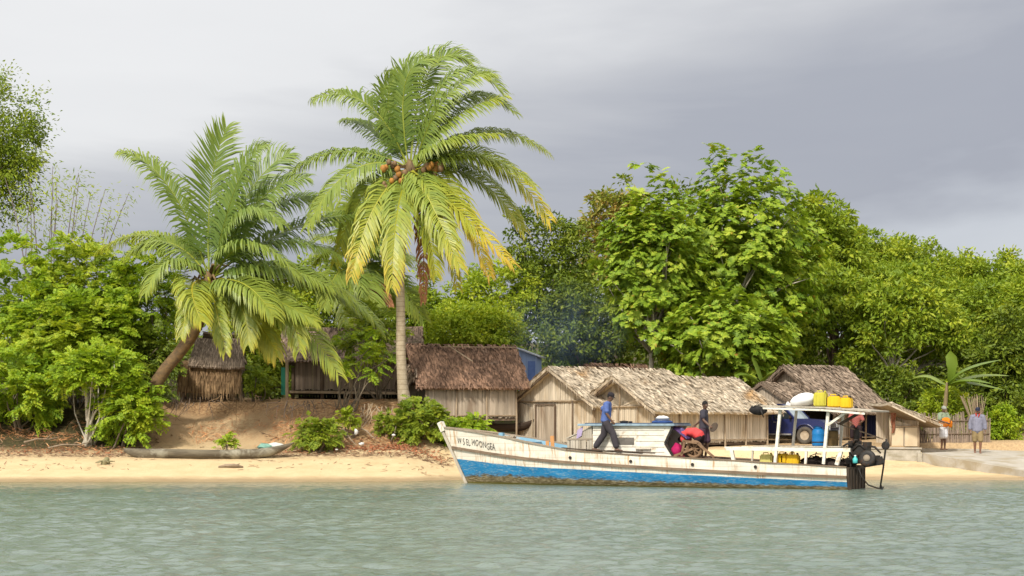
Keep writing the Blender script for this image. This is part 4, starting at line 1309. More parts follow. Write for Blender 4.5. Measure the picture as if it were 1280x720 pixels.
mb = MB(); mb.beam((1.95, .35, 4.0 - zg + .35), (1.15, 1.15, 5.0 - zg), .05, .03); mb.beam((.9, 1.0, 4.93 - zg), (3.9, 1.15, 4.95 - zg), .045, .03); mb.build('roof_pole', M_POLE, H1)

# ---- dark roof behind the middle huts
K = at(800, 470, 82); K.z = gz(K.x, K.y); zg = K.z
gable_hut('thatched_hut', 'dark thatched roof showing between the middle huts and the white tree trunk', K, R(28), 2.4, 3.0, .4, 3.0 - zg, 4.55 - zg, .35, 304, M_THATCHB, M_SLATG, GHUT, courses=9)[0]
# shift so that its roof stands left of the slender trunk
bpy.data.objects['thatched_hut.002'].location = at(762, 470, 80.5).xy.to_3d() + Vector((0, 0, zg - .1))

# ---- hut on the right that shelters the truck
K = at(1041, 556, 77.9); K.z = gz(K.x, K.y); zg = K.z
H4, rng, sl = gable_hut('truck_shelter', 'grey thatched hut with a double gable sheltering the dark blue truck', K, YAW, 3.0, 4.6, .02, 2.72 - zg, 4.32 - zg, .45, 305, M_THATCHG, M_SLATG, GHUT, gable_open=True, eave=.5, wall_end=True, stilts=False)
# upper gable panel, and the lower porch gable before it
mb = MB(); gt4 = lambda f: 2.72 - zg + min(f, 1 - f) * 4.6 * sl - .08
slat_wall(mb, (-.04, 4.5), (-.04, .1), 3.05 - zg, gt4, rng, .06); mb.build('gable_panel', M_SLATG, H4)
mb = MB()
pz, pe = 3.62 - zg, 2.72 - zg
thatch(mb, (-2.3, .0, pe), (-.05, .0, pe), (-.05, 1.75, pz), (-2.3, 1.75, pz), rng, 7, sag=.02)
thatch(mb, (-2.3, 3.5, pe), (-.05, 3.5, pe), (-.05, 1.75, pz), (-2.3, 1.75, pz), rng, 7, sag=.02)
verge(mb, (-2.3, 0, pe), (-2.3, 1.75, pz), rng, (-1, 0, 0), 60, .15); verge(mb, (-2.3, 3.5, pe), (-2.3, 1.75, pz), rng, (-1, 0, 0), 60, .15)
mb.build('porch_roof', M_THATCHG, H4, fixn=False)
mb = MB(); slat_wall(mb, (-2.2, 3.3), (-2.2, .2), pe - .03, lambda f: pe + min(f, 1 - f) * 3.5 * (pz - pe) / 1.75 - .1, rng, .06); mb.build('porch_gable', M_SLATG, H4)
for s in (0, 3.5): batten(h if False else H4, (-2.34, s, pe - .14), (-2.34, 1.75, pz - .14), .035, M_POLED, 'porch_rafter')
for y in (.2, 3.4): post(H4, -2.15, y, -.3, pe, .05, M_POLED, rng)
# the side of the shelter towards the water is an open dark room with a blue curtain
for o_ in [c for c in H4.children if c.name.startswith('wall_panel')][:3]:
    bpy.data.objects.remove(o_, do_unlink=True)
mb = MB(); slat_wall(mb, (.25, -.0), (1.2, -.0), .05, 2.66 - zg, rng, .06); mb.build('wall_panel', M_SLATG, H4)
mb = MB(); mb.box((1.6, 1.4, 1.0), (3.0, .05, 2.6)); mb.build('inner_wall', M_DARKIN, H4)  # its dark colour gives the shade of the room behind
M_CURTAIN = mat('navy_curtain', (0.012, 0.016, 0.05), (0.008, 0.01, 0.03), 6, (4, 4, .5), bump=.5, bdist=.03, rough=.9)
mb = MB()
for i in range(24):
    pass
V = []; Fq = []
for i in range(31):
    f = i / 30; x = 1.95 + 1.0 * f; y = .06 + .05 * math.sin(f * 34)
    V += [(x, y, .1), (x, y, 2.55 - zg)]
for i in range(30): Fq.append((i * 2, i * 2 + 2, i * 2 + 3, i * 2 + 1))
mb.add(V, Fq); mb.build('curtain', M_CURTAIN, H4)

# ---- small shuttered lean-to hut
a = at(1112, 560, 74.0); zg = gz(a.x, a.y)
a.z = zg
H5 = thing('lean_to_hut', 'small hut with pale shutters and a low roof sloping down to the right', 'hut', a, R(4), GHUT)
rng = np.random.default_rng(306)
s5 = 74.0 / F_PX
def l5(px, py, y=0): return ((px - 1112) * s5, y, CAM_H - (py - HOR) * s5 - zg)
mb = MB(); slat_wall(mb, (0, 0), (36.5 * s5, 0), .02, lambda f: l5(0, 524 + 9 * f)[2], rng, .05); mb.build('wall_panel', M_SLAT, H5)
for x0, x1 in ((1113, 1129), (1131, 1147)):
    mb = MB(); p, q = l5(x0, 558, -.05), l5(x1, 534.5, -.05)
    mb.box(((p[0] + q[0]) / 2, -.05, (p[2] + q[2]) / 2), (q[0] - p[0], .03, q[2] - p[2])); sh = mb.build('shutter', mat('pale_board', (0.66, 0.55, 0.38), (0.55, 0.44, 0.29), 2, bump=.1) if x0 == 1113 else bpy.data.materials['pale_board'], H5, bevel=.006)
batten(H5, l5(1112, 533, -.08), l5(1148, 533, -.08), .03)
mb = MB()
E0, E1 = Vector(l5(1173, 531, -.75)), Vector(l5(1173, 531, 2.2)); R0, R1 = Vector(l5(1104, 503, -.75)), Vector(l5(1104, 503, 2.2))
thatch(mb, E0, E1, R1, R0, rng, 8, fringe=.18, length=.5)
verge(mb, E0, R0, rng, (0, -1, 0), 90, .14)
mb.build('roof', M_THATCH, H5, fixn=False)
mb = MB(); mb.beam(l5(1108, 508, -.8), l5(1150, 527.5, -.8), .10, .05); mb.build('barge_board', M_SLAT, H5)
for px_ in (1112, 1148): post(H5, (px_ - 1112) * s5, -.05, -.2, l5(0, 520 if px_ == 1112 else 531)[2], .045, None, rng)
mb = MB(); slat_wall(mb, (0, 2.0), (36.5 * s5, 2.0), .02, 1.5, rng, .1); slat_wall(mb, (36.5 * s5, 2.0), (36.5 * s5, 0), .02, 1.1, rng, .1); mb.build('wall_panel', M_SLAT, H5)
M_RAG = mat('rust_cloth', (0.26, 0.10, 0.05), (0.17, 0.07, 0.04), 6, bump=.4)
mb = MB()
p = Vector(l5(1115.5, 516, -.14))
V = []; Fq = []
for i in range(9):
    f = i / 8
    for k in range(5):
        V.append(p + Vector(((k - 2) * .055 * (1 - .5 * f) + .02 * math.sin(i * 1.3), .03 * math.sin(k * 1.9 + i), -.78 * f)))
for i in range(8):
    for k in range(4): Fq.append((i * 5 + k, i * 5 + k + 1, i * 5 + k + 6, i * 5 + k + 5))
mb.add(V, Fq)
o = mb.build('hanging_rag', M_RAG, None); o.location = H5.matrix_basis @ Vector((0, 0, 0)); o.rotation_euler = (0, 0, R(4))
tag(o, 'rust brown rag hanging from the post of the small shuttered hut', 'rag')

# ---- stick fence and reed bundle
def stick_fence(label, x0, x1, d, ztop, seed, n):
    rng = np.random.default_rng(seed)
    a = gp(x0, d); b = gp(x1, d)
    f_ = thing('stick_fence', label, 'fence', a, 0)
    mb = MB()
    for i in range(n):
        u = (i + rng.uniform(-.3, .3)) / n; x = (b.x - a.x) * u
        h_ = ztop * rng.uniform(.8, 1.12)
        mb.tube([(x, rng.normal() * .03, -.2), (x + rng.normal() * .05, rng.normal() * .03, h_)], [.017 * rng.uniform(.6, 1.6), .012], 5)
    mb.build('stakes', M_SLATD, f_)
    for z in (.35, .85): batten(f_, (0, -.05, z), (b.x - a.x, -.05, z * 1.05), .018, M_POLED, 'rail')
    return f_
stick_fence('fence of thin upright sticks behind the two people on the landing', 1147, 1238, 76.2, 1.12, 311, 150)
rng = np.random.default_rng(312); b = gp(1222, 77.0)
rb = thing('reed_bundle', 'fanned bundle of tall dry reeds standing behind the man in the grey jacket', 'reeds', b)
mb = MB()
for i in range(34):
    an = rng.uniform(-1, 1)
    tip = at(1219 + 17 * an + rng.normal() * 2, 494 + rng.uniform(-3, 8), 77.0 + rng.normal() * .3) - b
    mb.tube([(an * .12, rng.normal() * .06, 0), tip * .5 + Vector((-.1 * an * .3, 0, 0)), tip], [.016, .013, .007], 5)
mb.build('reeds', M_POLE, rb)
mb = MB(); mb.lathe([(.2, 1.0), (.21, 1.03), (.21, 1.09), (.2, 1.12)], (0, 0, 0), 12); mb.build('tie', M_POLED, rb)

# ---- stilt house behind the sapling
b = at(366, 500, 79.0); b.z = gz(b.x, b.y); zg = b.z
HB = thing('stilt_house', 'low brown bamboo house on short posts behind the sapling, left of the palm trunk', 'hut', b, R(2), GHUT)
rng = np.random.default_rng(307); sB = 79.0 / F_PX; LB = (512 - 366) * sB
def lB(px, py, y=0): return ((px - 366) * sB, y, CAM_H - (py - HOR) * sB - zg)
zt = lB(0, 447)[2]; zb = lB(0, 487)[2]
for i in range(4):
    mb = MB(); slat_wall(mb, (LB * i / 4 + .03, 0), (LB * (i + 1) / 4 - .03, 0), zb, zt, rng, .05); mb.build('wall_panel', M_SLATD, HB)
for i in range(5): post(HB, LB * i / 4, -.06, -.4, zt, .07, M_POLE if i in (2, 3) else M_POLED, rng)
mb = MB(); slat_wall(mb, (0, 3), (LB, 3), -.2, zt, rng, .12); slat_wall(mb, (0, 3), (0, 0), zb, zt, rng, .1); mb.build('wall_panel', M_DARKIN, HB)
mb = MB(); mb.box((LB / 2, 1.4, zb - .1), (LB + .3, 3.3, .12)); mb.build('floor', M_POLED, HB)
mb = MB(); mb.beam((-.1, -.32, zb - .10), (LB + .2, -.32, zb - .16), .07, .1); mb.build('floor_beam', M_POLE, HB)
mb = MB()
zr_ = lB(0, 406)[2]
thatch(mb, (-.5, -.55, zt - .12), (LB + .5, -.55, zt - .12), (LB + .5, 1.5, zr_), (-.5, 1.5, zr_), rng, 13, width=.08)
thatch(mb, (-.5, 3.5, zt - .12), (LB + .5, 3.5, zt - .12), (LB + .5, 1.5, zr_), (-.5, 1.5, zr_), rng, 9, width=.08)
mb.build('roof', M_THATCHB2, HB, fixn=False)
# green door by its left end
M_GREEN = mat('green_paint', (0.02, 0.20, 0.12), (0.015, 0.14, 0.09), 5, bump=.1, rough=.5)
b2 = gp(353, 76.6)
dv = thing('green_door', 'bright green door panel on a pale post left of the stilt house', 'door', b2, R(-12))
mb = MB(); mb.box((.05, 0, .75), (.2, .04, 1.1)); mb.build('panel', M_GREEN, dv, bevel=.008)
mb = MB(); mb.beam((.2, -.02, -.2), (.2, -.02, 1.6), .10); mb.build('post', M_POLE, dv)

# ---- thatched lean-to by the leaning palm
b = at(258, 490, 76.0); b.z = gz(b.x, b.y); zg = b.z
HA = thing('lean_to_hut', 'small hut wholly clad in shaggy straw thatch beside the leaning palm', 'hut', b, R(6), GHUT)
rng = np.random.default_rng(308); sA = 76.0 / F_PX
def lA(px, py, y=0): return ((px - 258) * sA, y, CAM_H - (py - HOR) * sA - zg)
mb = MB(); thatch(mb, lA(222, 490, -.1), lA(300, 492, -.1), lA(300, 452, .05), lA(226, 450, .05), rng, 7, fringe=.25, length=.5, shag=.16); mb.build('thatched_wall', M_STRAW, HA, fixn=False)
mb = MB(); thatch(mb, lA(236, 457, -.25), lA(306, 459, -.25), lA(300, 421, 1.3), lA(244, 420, 1.3), rng, 9, fringe=.1, shag=.1)
thatch(mb, lA(246, 457, 2.8), lA(306, 459, 2.8), lA(300, 414, 1.3), lA(252, 412, 1.3), rng, 6); mb.build('roof', M_THATCHG, HA, fixn=False)
mb = MB(); x0, x1 = lA(226, 0)[0], lA(302, 0)[0]
slat_wall(mb, (x0, 2.6), (x1, 2.6), -.2, 1.8, rng, .12); slat_wall(mb, (x0, 2.6), (x0, .1), -.2, 1.2, rng, .12); slat_wall(mb, (x1, 2.6), (x1, .1), -.2, 1.7, rng, .12); mb.build('wall_panel', M_SLATD, HA)
for px_ in (228, 300): post(HA, lA(px_, 0)[0], 0.1, -.3, lA(0, 452)[2], .05, M_POLE, rng)

# ---- blue shed behind the brown hut
M_BLUE = mat('faded_blue_boards', (0.22, 0.30, 0.48), (0.16, 0.22, 0.36), 3, (3, 3, .3), bump=.2)
M_NAVY = mat('navy_boards', (0.02, 0.05, 0.14), (0.015, 0.03, 0.09), 3, bump=.2)
b = at(664, 480, 79.5); b.z = gz(b.x, b.y); zg = b.z
S_ = thing('blue_shed', 'faded blue shed with a grey roof seen past the end of the brown thatch', 'shed', b, R(-8))
sS = 79.5 / F_PX
def lS(px, py, y=0): return ((px - 664) * sS, y, CAM_H - (py - HOR) * sS - zg)
x0, x1 = lS(648, 0)[0], lS(671, 0)[0]; zt0, zt1 = lS(0, 436)[2], lS(0, 446)[2]
mb = MB(); mb.prism([(x0, 0, 0), (x1, 0, 0), (x1, 0, zt1), (x0, 0, zt0)], (0, 1.6, 0)); mb.build('wall', M_BLUE, S_)
mb = MB(); mb.beam((x0 - .1, .8, zt0 + .05), (x1 + .15, .8, zt1 + .0), 2.0, .05); mb.build('roof', mat('grey_sheet', (0.35, 0.37, 0.42), (0.28, 0.3, 0.34), 3, bump=.1, rough=.5), S_)
mb = MB(); p, q = lS(660, 478), lS(669, 447); mb.box(((p[0] + q[0]) / 2, -.02, (p[2] + q[2]) / 2 - .1), (q[0] - p[0], .03, q[2] - p[2] - .1)); mb.build('door', mat('blue_door', (0.10, 0.16, 0.36), (0.07, 0.12, 0.28), 3, bump=.1), S_)
# ================================================================== the boat
B0 = Vector((-1.43, 62.6, 0)); CA, SA = math.cos(R(26)), math.sin(R(26))
AX = Vector((CA, -SA, 0)); NX = Vector((SA, CA, 0))       # towards the stern / towards the far side
BOAT_ROT = R(-26)


def uz(px, py, v):
    """boat coordinates (u, v, z) of a photo pixel whose point lies v metres off the centre line (negative = this side)"""
    k = (px - 640) / F_PX
    u = (k * (B0.y + CA * v) - B0.x - SA * v) / (CA + SA * k)
    y = B0.y - SA * u + CA * v
    return Vector((u, v, CAM_H - (py - HOR) / F_PX * y))


LEN = 12.9
boat = thing('wooden_boat', 'long white wooden boat with a blue waterline band moored along the beach', 'boat', B0, BOAT_ROT)


def itp(tab, u): return float(np.interp(u, [a for a, b in tab], [b for a, b in tab]))


SHEER = [(-.95, 1.80), (-.2, 1.73), (0.6, 1.64), (2, 1.44), (3, 1.26), (4, 1.10), (5.5, 1.0), (7.3, .93), (10.2, .78), (12.9, .66)]
STRAKE = [(-.6, 1.16), (0.6, 1.03), (1.5, .93), (2.6, .82), (4.15, .72), (7.3, .57), (10, .46), (12.9, .37)]
BLUET = [(-.3, .78), (1.4, .645), (2.55, .57), (4.15, .52), (7.3, .41), (12.9, .23)]
GRIME = [(0, .17), (.8, .24), (2.5, .22), (4.15, .19), (7.3, .13), (12.9, .07)]


def stem_u(z): return -0.5 * z if z < 0 else -(z / 1.8) * .93


def half_b(u, z):
    du = max(0.0, u - stem_u(z))
    bm_ = np.interp(z, [-.5, -.25, 0, .3, .7, 1.2, 1.9], [.15, .62, .86, .97, 1.04, 1.08, 1.12])
    f = 1 - (1 - min(du / 5.6, 1)) ** 2.1
    ta = 1 - .16 * max(0, (u - 8.5) / 4.4) ** 1.6
    return float(bm_ * f * ta) + .03


NS = 90
rows = [(-.5,), (-.2,), (0.0,), 'g', 'b0', 'b', 's0', 's', 'm', 'm2', 't']
def row_z(r, u):
    if isinstance(r, tuple): return r[0]
    g_, b_, s_, t_ = itp(GRIME, u), itp(BLUET, u), itp(STRAKE, u), itp(SHEER, u)
    return {'g': g_, 'b0': (g_ + b_) / 2, 'b': b_, 's0': (b_ + s_) / 2, 's': s_, 'm': s_ + (t_ - s_) * .35, 'm2': s_ + (t_ - s_) * .7, 't': t_}[r]
HV = {0: -2, 1: -.8, 2: 0, 3: 1, 4: 1.5, 5: 2, 6: 2.5, 7: 3, 8: 3.35, 9: 3.7, 10: 4}
V = []; hv = []; uu = []
for side in (-1, 1):
    for i in range(NS + 1):
        t_ = (i / NS) ** 1.25
        for k, r in enumerate(rows):
            u = -.95 + t_ * (LEN + .95)
            z = row_z(r, u)
            for _ in range(3):
                su = stem_u(z); u = su + t_ * (LEN - .12 * (1.0 - z) * 0 - su); z = row_z(r, u)
            wob = .012 * math.sin(u * 3.1 + k) * min(1, t_ * 6)
            V.append((u, side * (half_b(u, z) + wob), z)); hv.append(HV[k]); uu.append(u)
nr = len(rows); off = (NS + 1) * nr
Fq = []
for s in (0, 1):
    for i in range(NS):
        for k in range(nr - 1):
            a = s * off + i * nr + k
            q = (a, a + nr, a + nr + 1, a + 1)
            Fq.append(q if s == 0 else tuple(reversed(q)))
for k in range(nr - 1):   # stem closing strip
    Fq.append((k, k + 1, off + k + 1, off + k))
t = NT('worn_hull_paint')
vec = t.coord('Object')
hA = t.attr('band')
n1 = t.noise(t.coord('Object', (1.2, 1, 3)), 2.6, 6, .7); n2 = t.noise(t.coord('Object', (1.5, 1, 9)), 4.0, 5, .7); n3 = t.noise(vec, 26, 3, .6)
strk = t.noise(t.coord('Object', (9, 1, .7)), 1.6, 5, .75); strk2 = t.noise(t.coord('Object', (1.1, 1, .5)), 1.7, 3, .6)
h1 = t.math('ADD', hA, t.math('ADD', t.math('MULTIPLY', t.math('SUBTRACT', n2, .5), 1.1), t.math('MULTIPLY', t.math('SUBTRACT', n1, .5), .9)))
h2 = t.math('ADD', hA, t.math('MULTIPLY', t.math('SUBTRACT', n2, .5), .10))
white = t.ramp(n1, [(.3, (.80, .75, .64)), (.7, (.70, .64, .52))])
rust = t.math('MULTIPLY', t.ramp(strk, [(.49, 0), (.62, 1)]), t.ramp(strk2, [(.42, 0), (.58, .85)]))
white = t.mix(rust, white, (.48, .26, .10))
white = t.mix(t.ramp(n3, [(.62, 0), (.74, .55)]), white, (.50, .42, .30))
seam = t.n('ShaderNodeTexWave', wave_type='BANDS', bands_direction='Z', wave_profile='SIN'); seam.inputs['Scale'].default_value = 1.45; seam.inputs['Distortion'].default_value = .35
t.l(vec, seam.inputs['Vector'])
white = t.mix(t.math('MULTIPLY', t.ramp(seam.outputs['Fac'], [(.0, 1), (.05, 0)]), .35), white, (.35, .28, .18))
blue = t.ramp(n1, [(.3, (.010, .145, .32)), (.55, (.016, .19, .39)), (.75, (.09, .26, .42))])
blue = t.mix(t.ramp(n2, [(.53, 0), (.66, .8)]), blue, (.30, .36, .34))
grime = t.ramp(n2, [(.3, (.03, .024, .012)), (.47, (.12, .09, .04)), (.62, (.30, .25, .15))])
lo = t.math('MULTIPLY', t.math('SUBTRACT', n2, .5), 0.2)
slime = t.ramp(t.math('ADD', hA, lo), [(.12, 1), (.3, 0)])
grime = t.mix(slime, grime, (.10, .085, .012))
c = t.mix(t.ramp(t.math('DIVIDE', h1, 4), [(.255, 0), (.30, 1)]), grime, blue)
c = t.mix(t.ramp(t.math('DIVIDE', h2, 4), [(.495, 0), (.505, 1)]), c, white)
M_HULL = t.finish(t.principled(c, .5, 0, t.bump(t.math('ADD', n3, seam.outputs['Fac']), .25, .01), .35).outputs[0])
hull = np_mesh('hull', np.array(V), np.array(Fq), M_HULL, boat, None, {'band': np.array(hv)}, smooth=True)

M_WHITE = mat('worn_white_paint', (.77, .73, .64), (.63, .58, .47), 3.5, (1, 1, 2), bump=.3, c3=(.40, .28, .16), s3=3.2, lo3=.56, hi3=.68, rough=.55)
M_GREYW = mat('grey_weathered_wood', (.34, .28, .21), (.22, .17, .12), 3, (.5, 3, 3), bump=.4, rough=.85)
M_GREYB = mat('pale_boards', (.47, .42, .34), (.33, .28, .21), 2.4, (5, 5, .4), bump=.3, rough=.8, island=.12)
M_DARKW = mat('dark_wet_wood', (.085, .06, .04), (.045, .033, .024), 4, (1, 1, .4), bump=.5, rough=.7)
M_SKYB = mat('sky_blue_paint', (.20, .38, .50), (.15, .30, .41), 3, bump=.2, c3=(.35, .33, .28), s3=2.5, lo3=.6, hi3=.75, rough=.5)
M_RUBW = mat('rub_rail_wood', (.24, .17, .11), (.13, .09, .06), 4, (.4, 2, 2), bump=.4, rough=.8)
M_BLACK = mat('black_iron', (.018, .017, .016), (.03, .025, .02), 8, bump=.3, rough=.55, c3=(.06, .03, .015), s3=6)
M_DECKW = mat('deck_planks', (.28, .21, .15), (.16, .12, .08), 3, (.4, 4, 1), bump=.4, rough=.85)

# rub rail on both sides, gunwale cap on both sides
for s in (-1, 1):
    mb = MB()
    pts = []
    for i in range(61):
        u = -.55 + (LEN + .55) * i / 60; z = itp(STRAKE, u); pts.append(Vector((u, s * (half_b(u, z) + .015), z)))
    for a, b in zip(pts[:-1], pts[1:]): mb.beam(a, b + (b - a) * .02, .07, .085)
    mb.build('rub_rail', M_RUBW, boat)
    mb = MB()
    for i in range(60):
        u = -.85 + (4.0 + .85) * i / 60; u2 = -.85 + 4.85 * (i + 1) / 60
        mb.beam((u, s * (half_b(u, itp(SHEER, u)) - .02), itp(SHEER, u) + .02), (u2, s * (half_b(u2, itp(SHEER, u2)) - .02), itp(SHEER, u2) + .021), .11, .045)
    mb.build('gunwale', M_GREYW, boat)
    mb = MB()
    for i in range(60):
        u = 4.0 + 8.9 * i / 60; u2 = 4.0 + 8.9 * (i + 1) / 60
        mb.beam((u, s * (half_b(u, itp(SHEER, u)) - .04), itp(SHEER, u) + .012), (u2, s * (half_b(u2, itp(SHEER, u2)) - .04), itp(SHEER, u2) + .013), .13, .035)
    mb.build('gunwale', M_RUBW, boat)
# inner bulwark, blue
for s in (-1, 1):
    V = []; Fq = []
    for i in range(25):
        u = .9 + 3.3 * i / 24; z = itp(SHEER, u); b = half_b(u, z) - .07
        V += [(u, s * b, z - .0), (u, s * (half_b(u, z - .5) - .09), z - .5)]
    for i in range(24): Fq.append((2 * i, 2 * i + 2, 2 * i + 3, 2 * i + 1))
    mb = MB(); mb.add(V, Fq); mb.build('bulwark', M_SKYB, boat)
# decks
def deck(name, u0, u1, dz, m, n=24):
    mb = MB(); V = []; Fq = []
    for i in range(n + 1):
        u = u0 + (u1 - u0) * i / n; z = itp(SHEER, u) - dz; b = half_b(u, itp(SHEER, u)) - .06
        V += [(u, -b, z), (u, b, z)]
    for i in range(n): Fq.append((2 * i, 2 * i + 2, 2 * i + 3, 2 * i + 1))
    mb.add(V, Fq); return mb.build(name, m, boat)
deck('foredeck', -.7, 2.3, .10, M_GREYW); deck('well_floor', 2.3, 4.1, .42, M_DECKW); deck('deck', 4.05, 12.88, .03, M_DECKW)
mb = MB(); mb.box((2.3, 0, 1.19), (.05, 1.4, .32)); mb.build('bulkhead', M_SKYB, boat)
# stem post
mb = MB()
prof = [Vector((stem_u(z) - .05, 0, z)) for z in (-.3, 0, .5, 1.0, 1.5, 1.96)]
for a, b in zip(prof[:-1], prof[1:]): mb.beam(a, b + (b - a) * .01, .09, .14, up=(0, 1, 0))
mb.build('stem_post', M_GREYB, boat)
mb = MB(); mb.beam((stem_u(1.65) - .03, 0, 1.68), (stem_u(1.95) - .02, 0, 1.98), .16, .22, up=(0, 1, 0)); mb.build('stem_head', M_WHITE, boat, bevel=.01)
# transom
mb = MB()
pl = []
zs_ = [-.5, -.2, 0, .2, .4, .66]
for z in zs_: pl.append(Vector((LEN + .01, -half_b(LEN, z), z)))
for z in reversed(zs_): pl.append(Vector((LEN + .01, half_b(LEN, z), z)))
mb.prism(pl, (.07, 0, 0)); mb.build('transom', M_DARKW, boat)
mb = MB()
for k in range(6):
    y = -.75 + .3 * k; mb.beam((LEN + .10, y, -.3), (LEN + .10, y * .98, .60), .05, .02, up=(1, 0, 0))
mb.build('transom_rib', M_DARKW, boat)
# lettering on the bow
cu = bpy.data.curves.new('lettering', 'FONT'); cu.body = 'W S EL MOONGEA'; cu.size = .30; cu.space_character = 1.02; cu.resolution_u = 2
to = bpy.data.objects.new('lettering_src', cu); COL.objects.link(to)
bpy.context.view_layer.update()
me = bpy.data.meshes.new_from_object(to.evaluated_get(bpy.context.evaluated_depsgraph_get()))
bpy.data.objects.remove(to, do_unlink=True)
bm = bmesh.new(); bm.from_mesh(me)
bmesh.ops.subdivide_edges(bm, edges=[e for e in bm.edges if e.calc_length() > .06], cuts=2)
wmax = max(v_.co.x for v_ in bm.verts)
rl = random.Random(3)
for v_ in bm.verts:
    f = v_.co.x / wmax; u = -.30 + 1.62 * f
    zc = 1.30 - .20 * f + v_.co.y * 1.0 - .04 * math.sin(f * 9) * .5
    zc += .014 * math.sin(u * 23) + .010 * math.sin(u * 41 + 1); v_.co = Vector((u, -(half_b(u, zc) + .016), zc))
bm.to_mesh(me); bm.free()
link_mesh('lettering', me, mat('black_lettering', (.05, .045, .04), (.12, .11, .10), 12, bump=0, c3=(.58, .54, .46), s3=7, lo3=.57, hi3=.66), boat)
# scuppers
for px, py in ((714, 572), (790, 576.5), (867, 580.5), (945, 583.5)):
    p = uz(px, py, -1.0); b = half_b(p.x, p.z)
    mb = MB(); mb.lathe([(.05, 0), (.05, .02), (.03, .022)], (p.x, -b - .022, p.z), 12, Matrix.Rotation(R(90), 3, 'X')); mb.build('scupper', M_BLACK, boat)

# ---- cabin
cv = .62
P_tl, P_bl = uz(741, 531, -cv), uz(741, 568, -cv)
P_tr, P_mr, P_br = uz(841, 532, -cv), uz(831.5, 554, -cv), uz(842, 571, -cv)
zt_ = 1.86
mb = MB()
side_poly = [(P_bl.x, -cv, .90), (P_br.x, -cv, .84), (P_mr.x, -cv, P_mr.z), (P_tr.x, -cv, zt_), (P_tl.x, -cv, zt_)]
mb.prism(side_poly, (0, .04, 0)); cab = mb.build('cabin_wall', M_WHITE, boat)
mb = MB(); mb.prism([(x, -y - .04 + .0, z) for x, y, z in side_poly], (0, .04, 0)); mb.build('cabin_wall', M_WHITE, boat)
mb = MB(); mb.box((P_tl.x + .02, 0, 1.38), (.04, 2 * cv - .09, .95)); mb.build('cabin_wall', M_WHITE, boat)
mb = MB(); mb.box((P_mr.x - .5, 0, 1.35), (.04, 2 * cv - .09, .98)); mb.build('cabin_shade_board', M_BLACK, boat)  # black board put in for the shade inside the cabin's open end
mb = MB()
for z in (1.06, 1.22, 1.40, 1.58, 1.73):
    mb.box(((P_tl.x + P_mr.x) / 2 - .02, -cv - .006, z), (P_mr.x - P_tl.x - .02, .012, .012))
mb.build('plank_seams', M_GREYB, boat)
mb = MB()
for a, b in ((P_tr, P_mr), (P_mr, P_br)):
    mb.beam((a.x, -cv + .0, min(a.z, zt_ - .02)), (b.x, -cv + .0, b.z), .06, .07)
mb.build('cabin_edge', M_BLACK, boat)
mb = MB(); ra, rb = uz(722, 530, -cv - .1).x, uz(843, 530, -cv - .1).x
mb.box(((ra + rb) / 2, 0, 1.90), (rb - ra, 2 * cv + .24, .07)); roof_b = mb.build('cabin_roof', mat('roof_edge_paint', (.30, .40, .46), (.20, .27, .32), 3, bump=.2, c3=(.12, .12, .11), s3=2, lo3=.5, hi3=.7), boat, bevel=.01)
mb = MB(); mb.box(((ra + rb) / 2 + .1, 0, 1.945), (rb - ra - .25, 2 * cv + .1, .03)); mb.build('roof_mat', mat('dark_blue_cover', (.05, .07, .12), (.03, .045, .08), 5, bump=.2), boat)
mb = MB(); p, q = uz(772, 556, -cv), uz(793, 547, -cv); mb.box(((p.x + q.x) / 2, -cv - .012, (p.z + q.z) / 2), (q.x - p.x, .02, q.z - p.z)); mb.build('window', mat('window_shutter', (.17, .15, .13), (.11, .10, .085), 6, bump=.2), boat)
mb = MB(); mb.box(((p.x + q.x) / 2, -cv - .008, (p.z + q.z) / 2), (q.x - p.x + .1, .012, q.z - p.z + .1)); mb.build('window_frame', M_WHITE, boat)
mb = MB(); p, q = uz(795, 561, -cv), uz(814, 559.5, -cv); mb.box(((p.x + q.x) / 2, -cv - .04, p.z), (q.x - p.x, .08, .03)); mb.build('ledge', M_GREYB, boat)
# hatch with sloping front, of bare boards
h0, h1_, h2_, h3 = uz(709.5, 564, -cv), uz(709.5, 549, -cv), uz(719, 546, -cv), uz(739, 531.5, -cv)
rngh = np.random.default_rng(2)
mb = MB(); slat_wall(mb, (h0.x, -cv), (P_tl.x - .02, -cv), .92, h1_.z, rngh, .09, .03); mb.build('hatch_side', M_GREYB, boat)
mb = MB()
n = 12
for i in range(n):
    f = i / n; a = h1_.x + (P_tl.x - .03 - h1_.x) * f; b = h1_.x + (P_tl.x - .03 - h1_.x) * (i + .94) / n
    za = lambda x: h1_.z + (1.84 - h1_.z) * min(1, max(0, (x - h1_.x) / (P_tl.x - h1_.x)) * 1.05)
    mb.add([(a, -cv, h1_.z), (b, -cv, h1_.z), (b, -cv, za(b)), (a, -cv, za(a)), (a, -cv + .03, h1_.z), (b, -cv + .03, h1_.z), (b, -cv + .03, za(b)), (a, -cv + .03, za(a))],
           [(0, 1, 2, 3), (7, 6, 5, 4), (3, 2, 6, 7), (0, 3, 7, 4), (1, 5, 6, 2)])
mb.build('hatch_cheek', M_GREYB, boat)
mb = MB(); mb.beam((h1_.x - .05, 0, h1_.z + .02), (P_tl.x - .03, 0, 1.85), 2 * cv + .05, .03); mb.build('hatch_lid', M_GREYB, boat)
mb = MB(); mb.box((h0.x + .02, 0, (h1_.z + .9) / 2 + .02), (.03, 2 * cv - .08, h1_.z - .9)); mb.build('hatch_front', M_GREYB, boat)
mb = MB(); mb.beam((h1_.x, -cv - .02, h1_.z + .005), (P_tl.x, -cv - .02, h1_.z + .01), .03, .05); mb.build('hatch_sill', M_GREYW, boat)
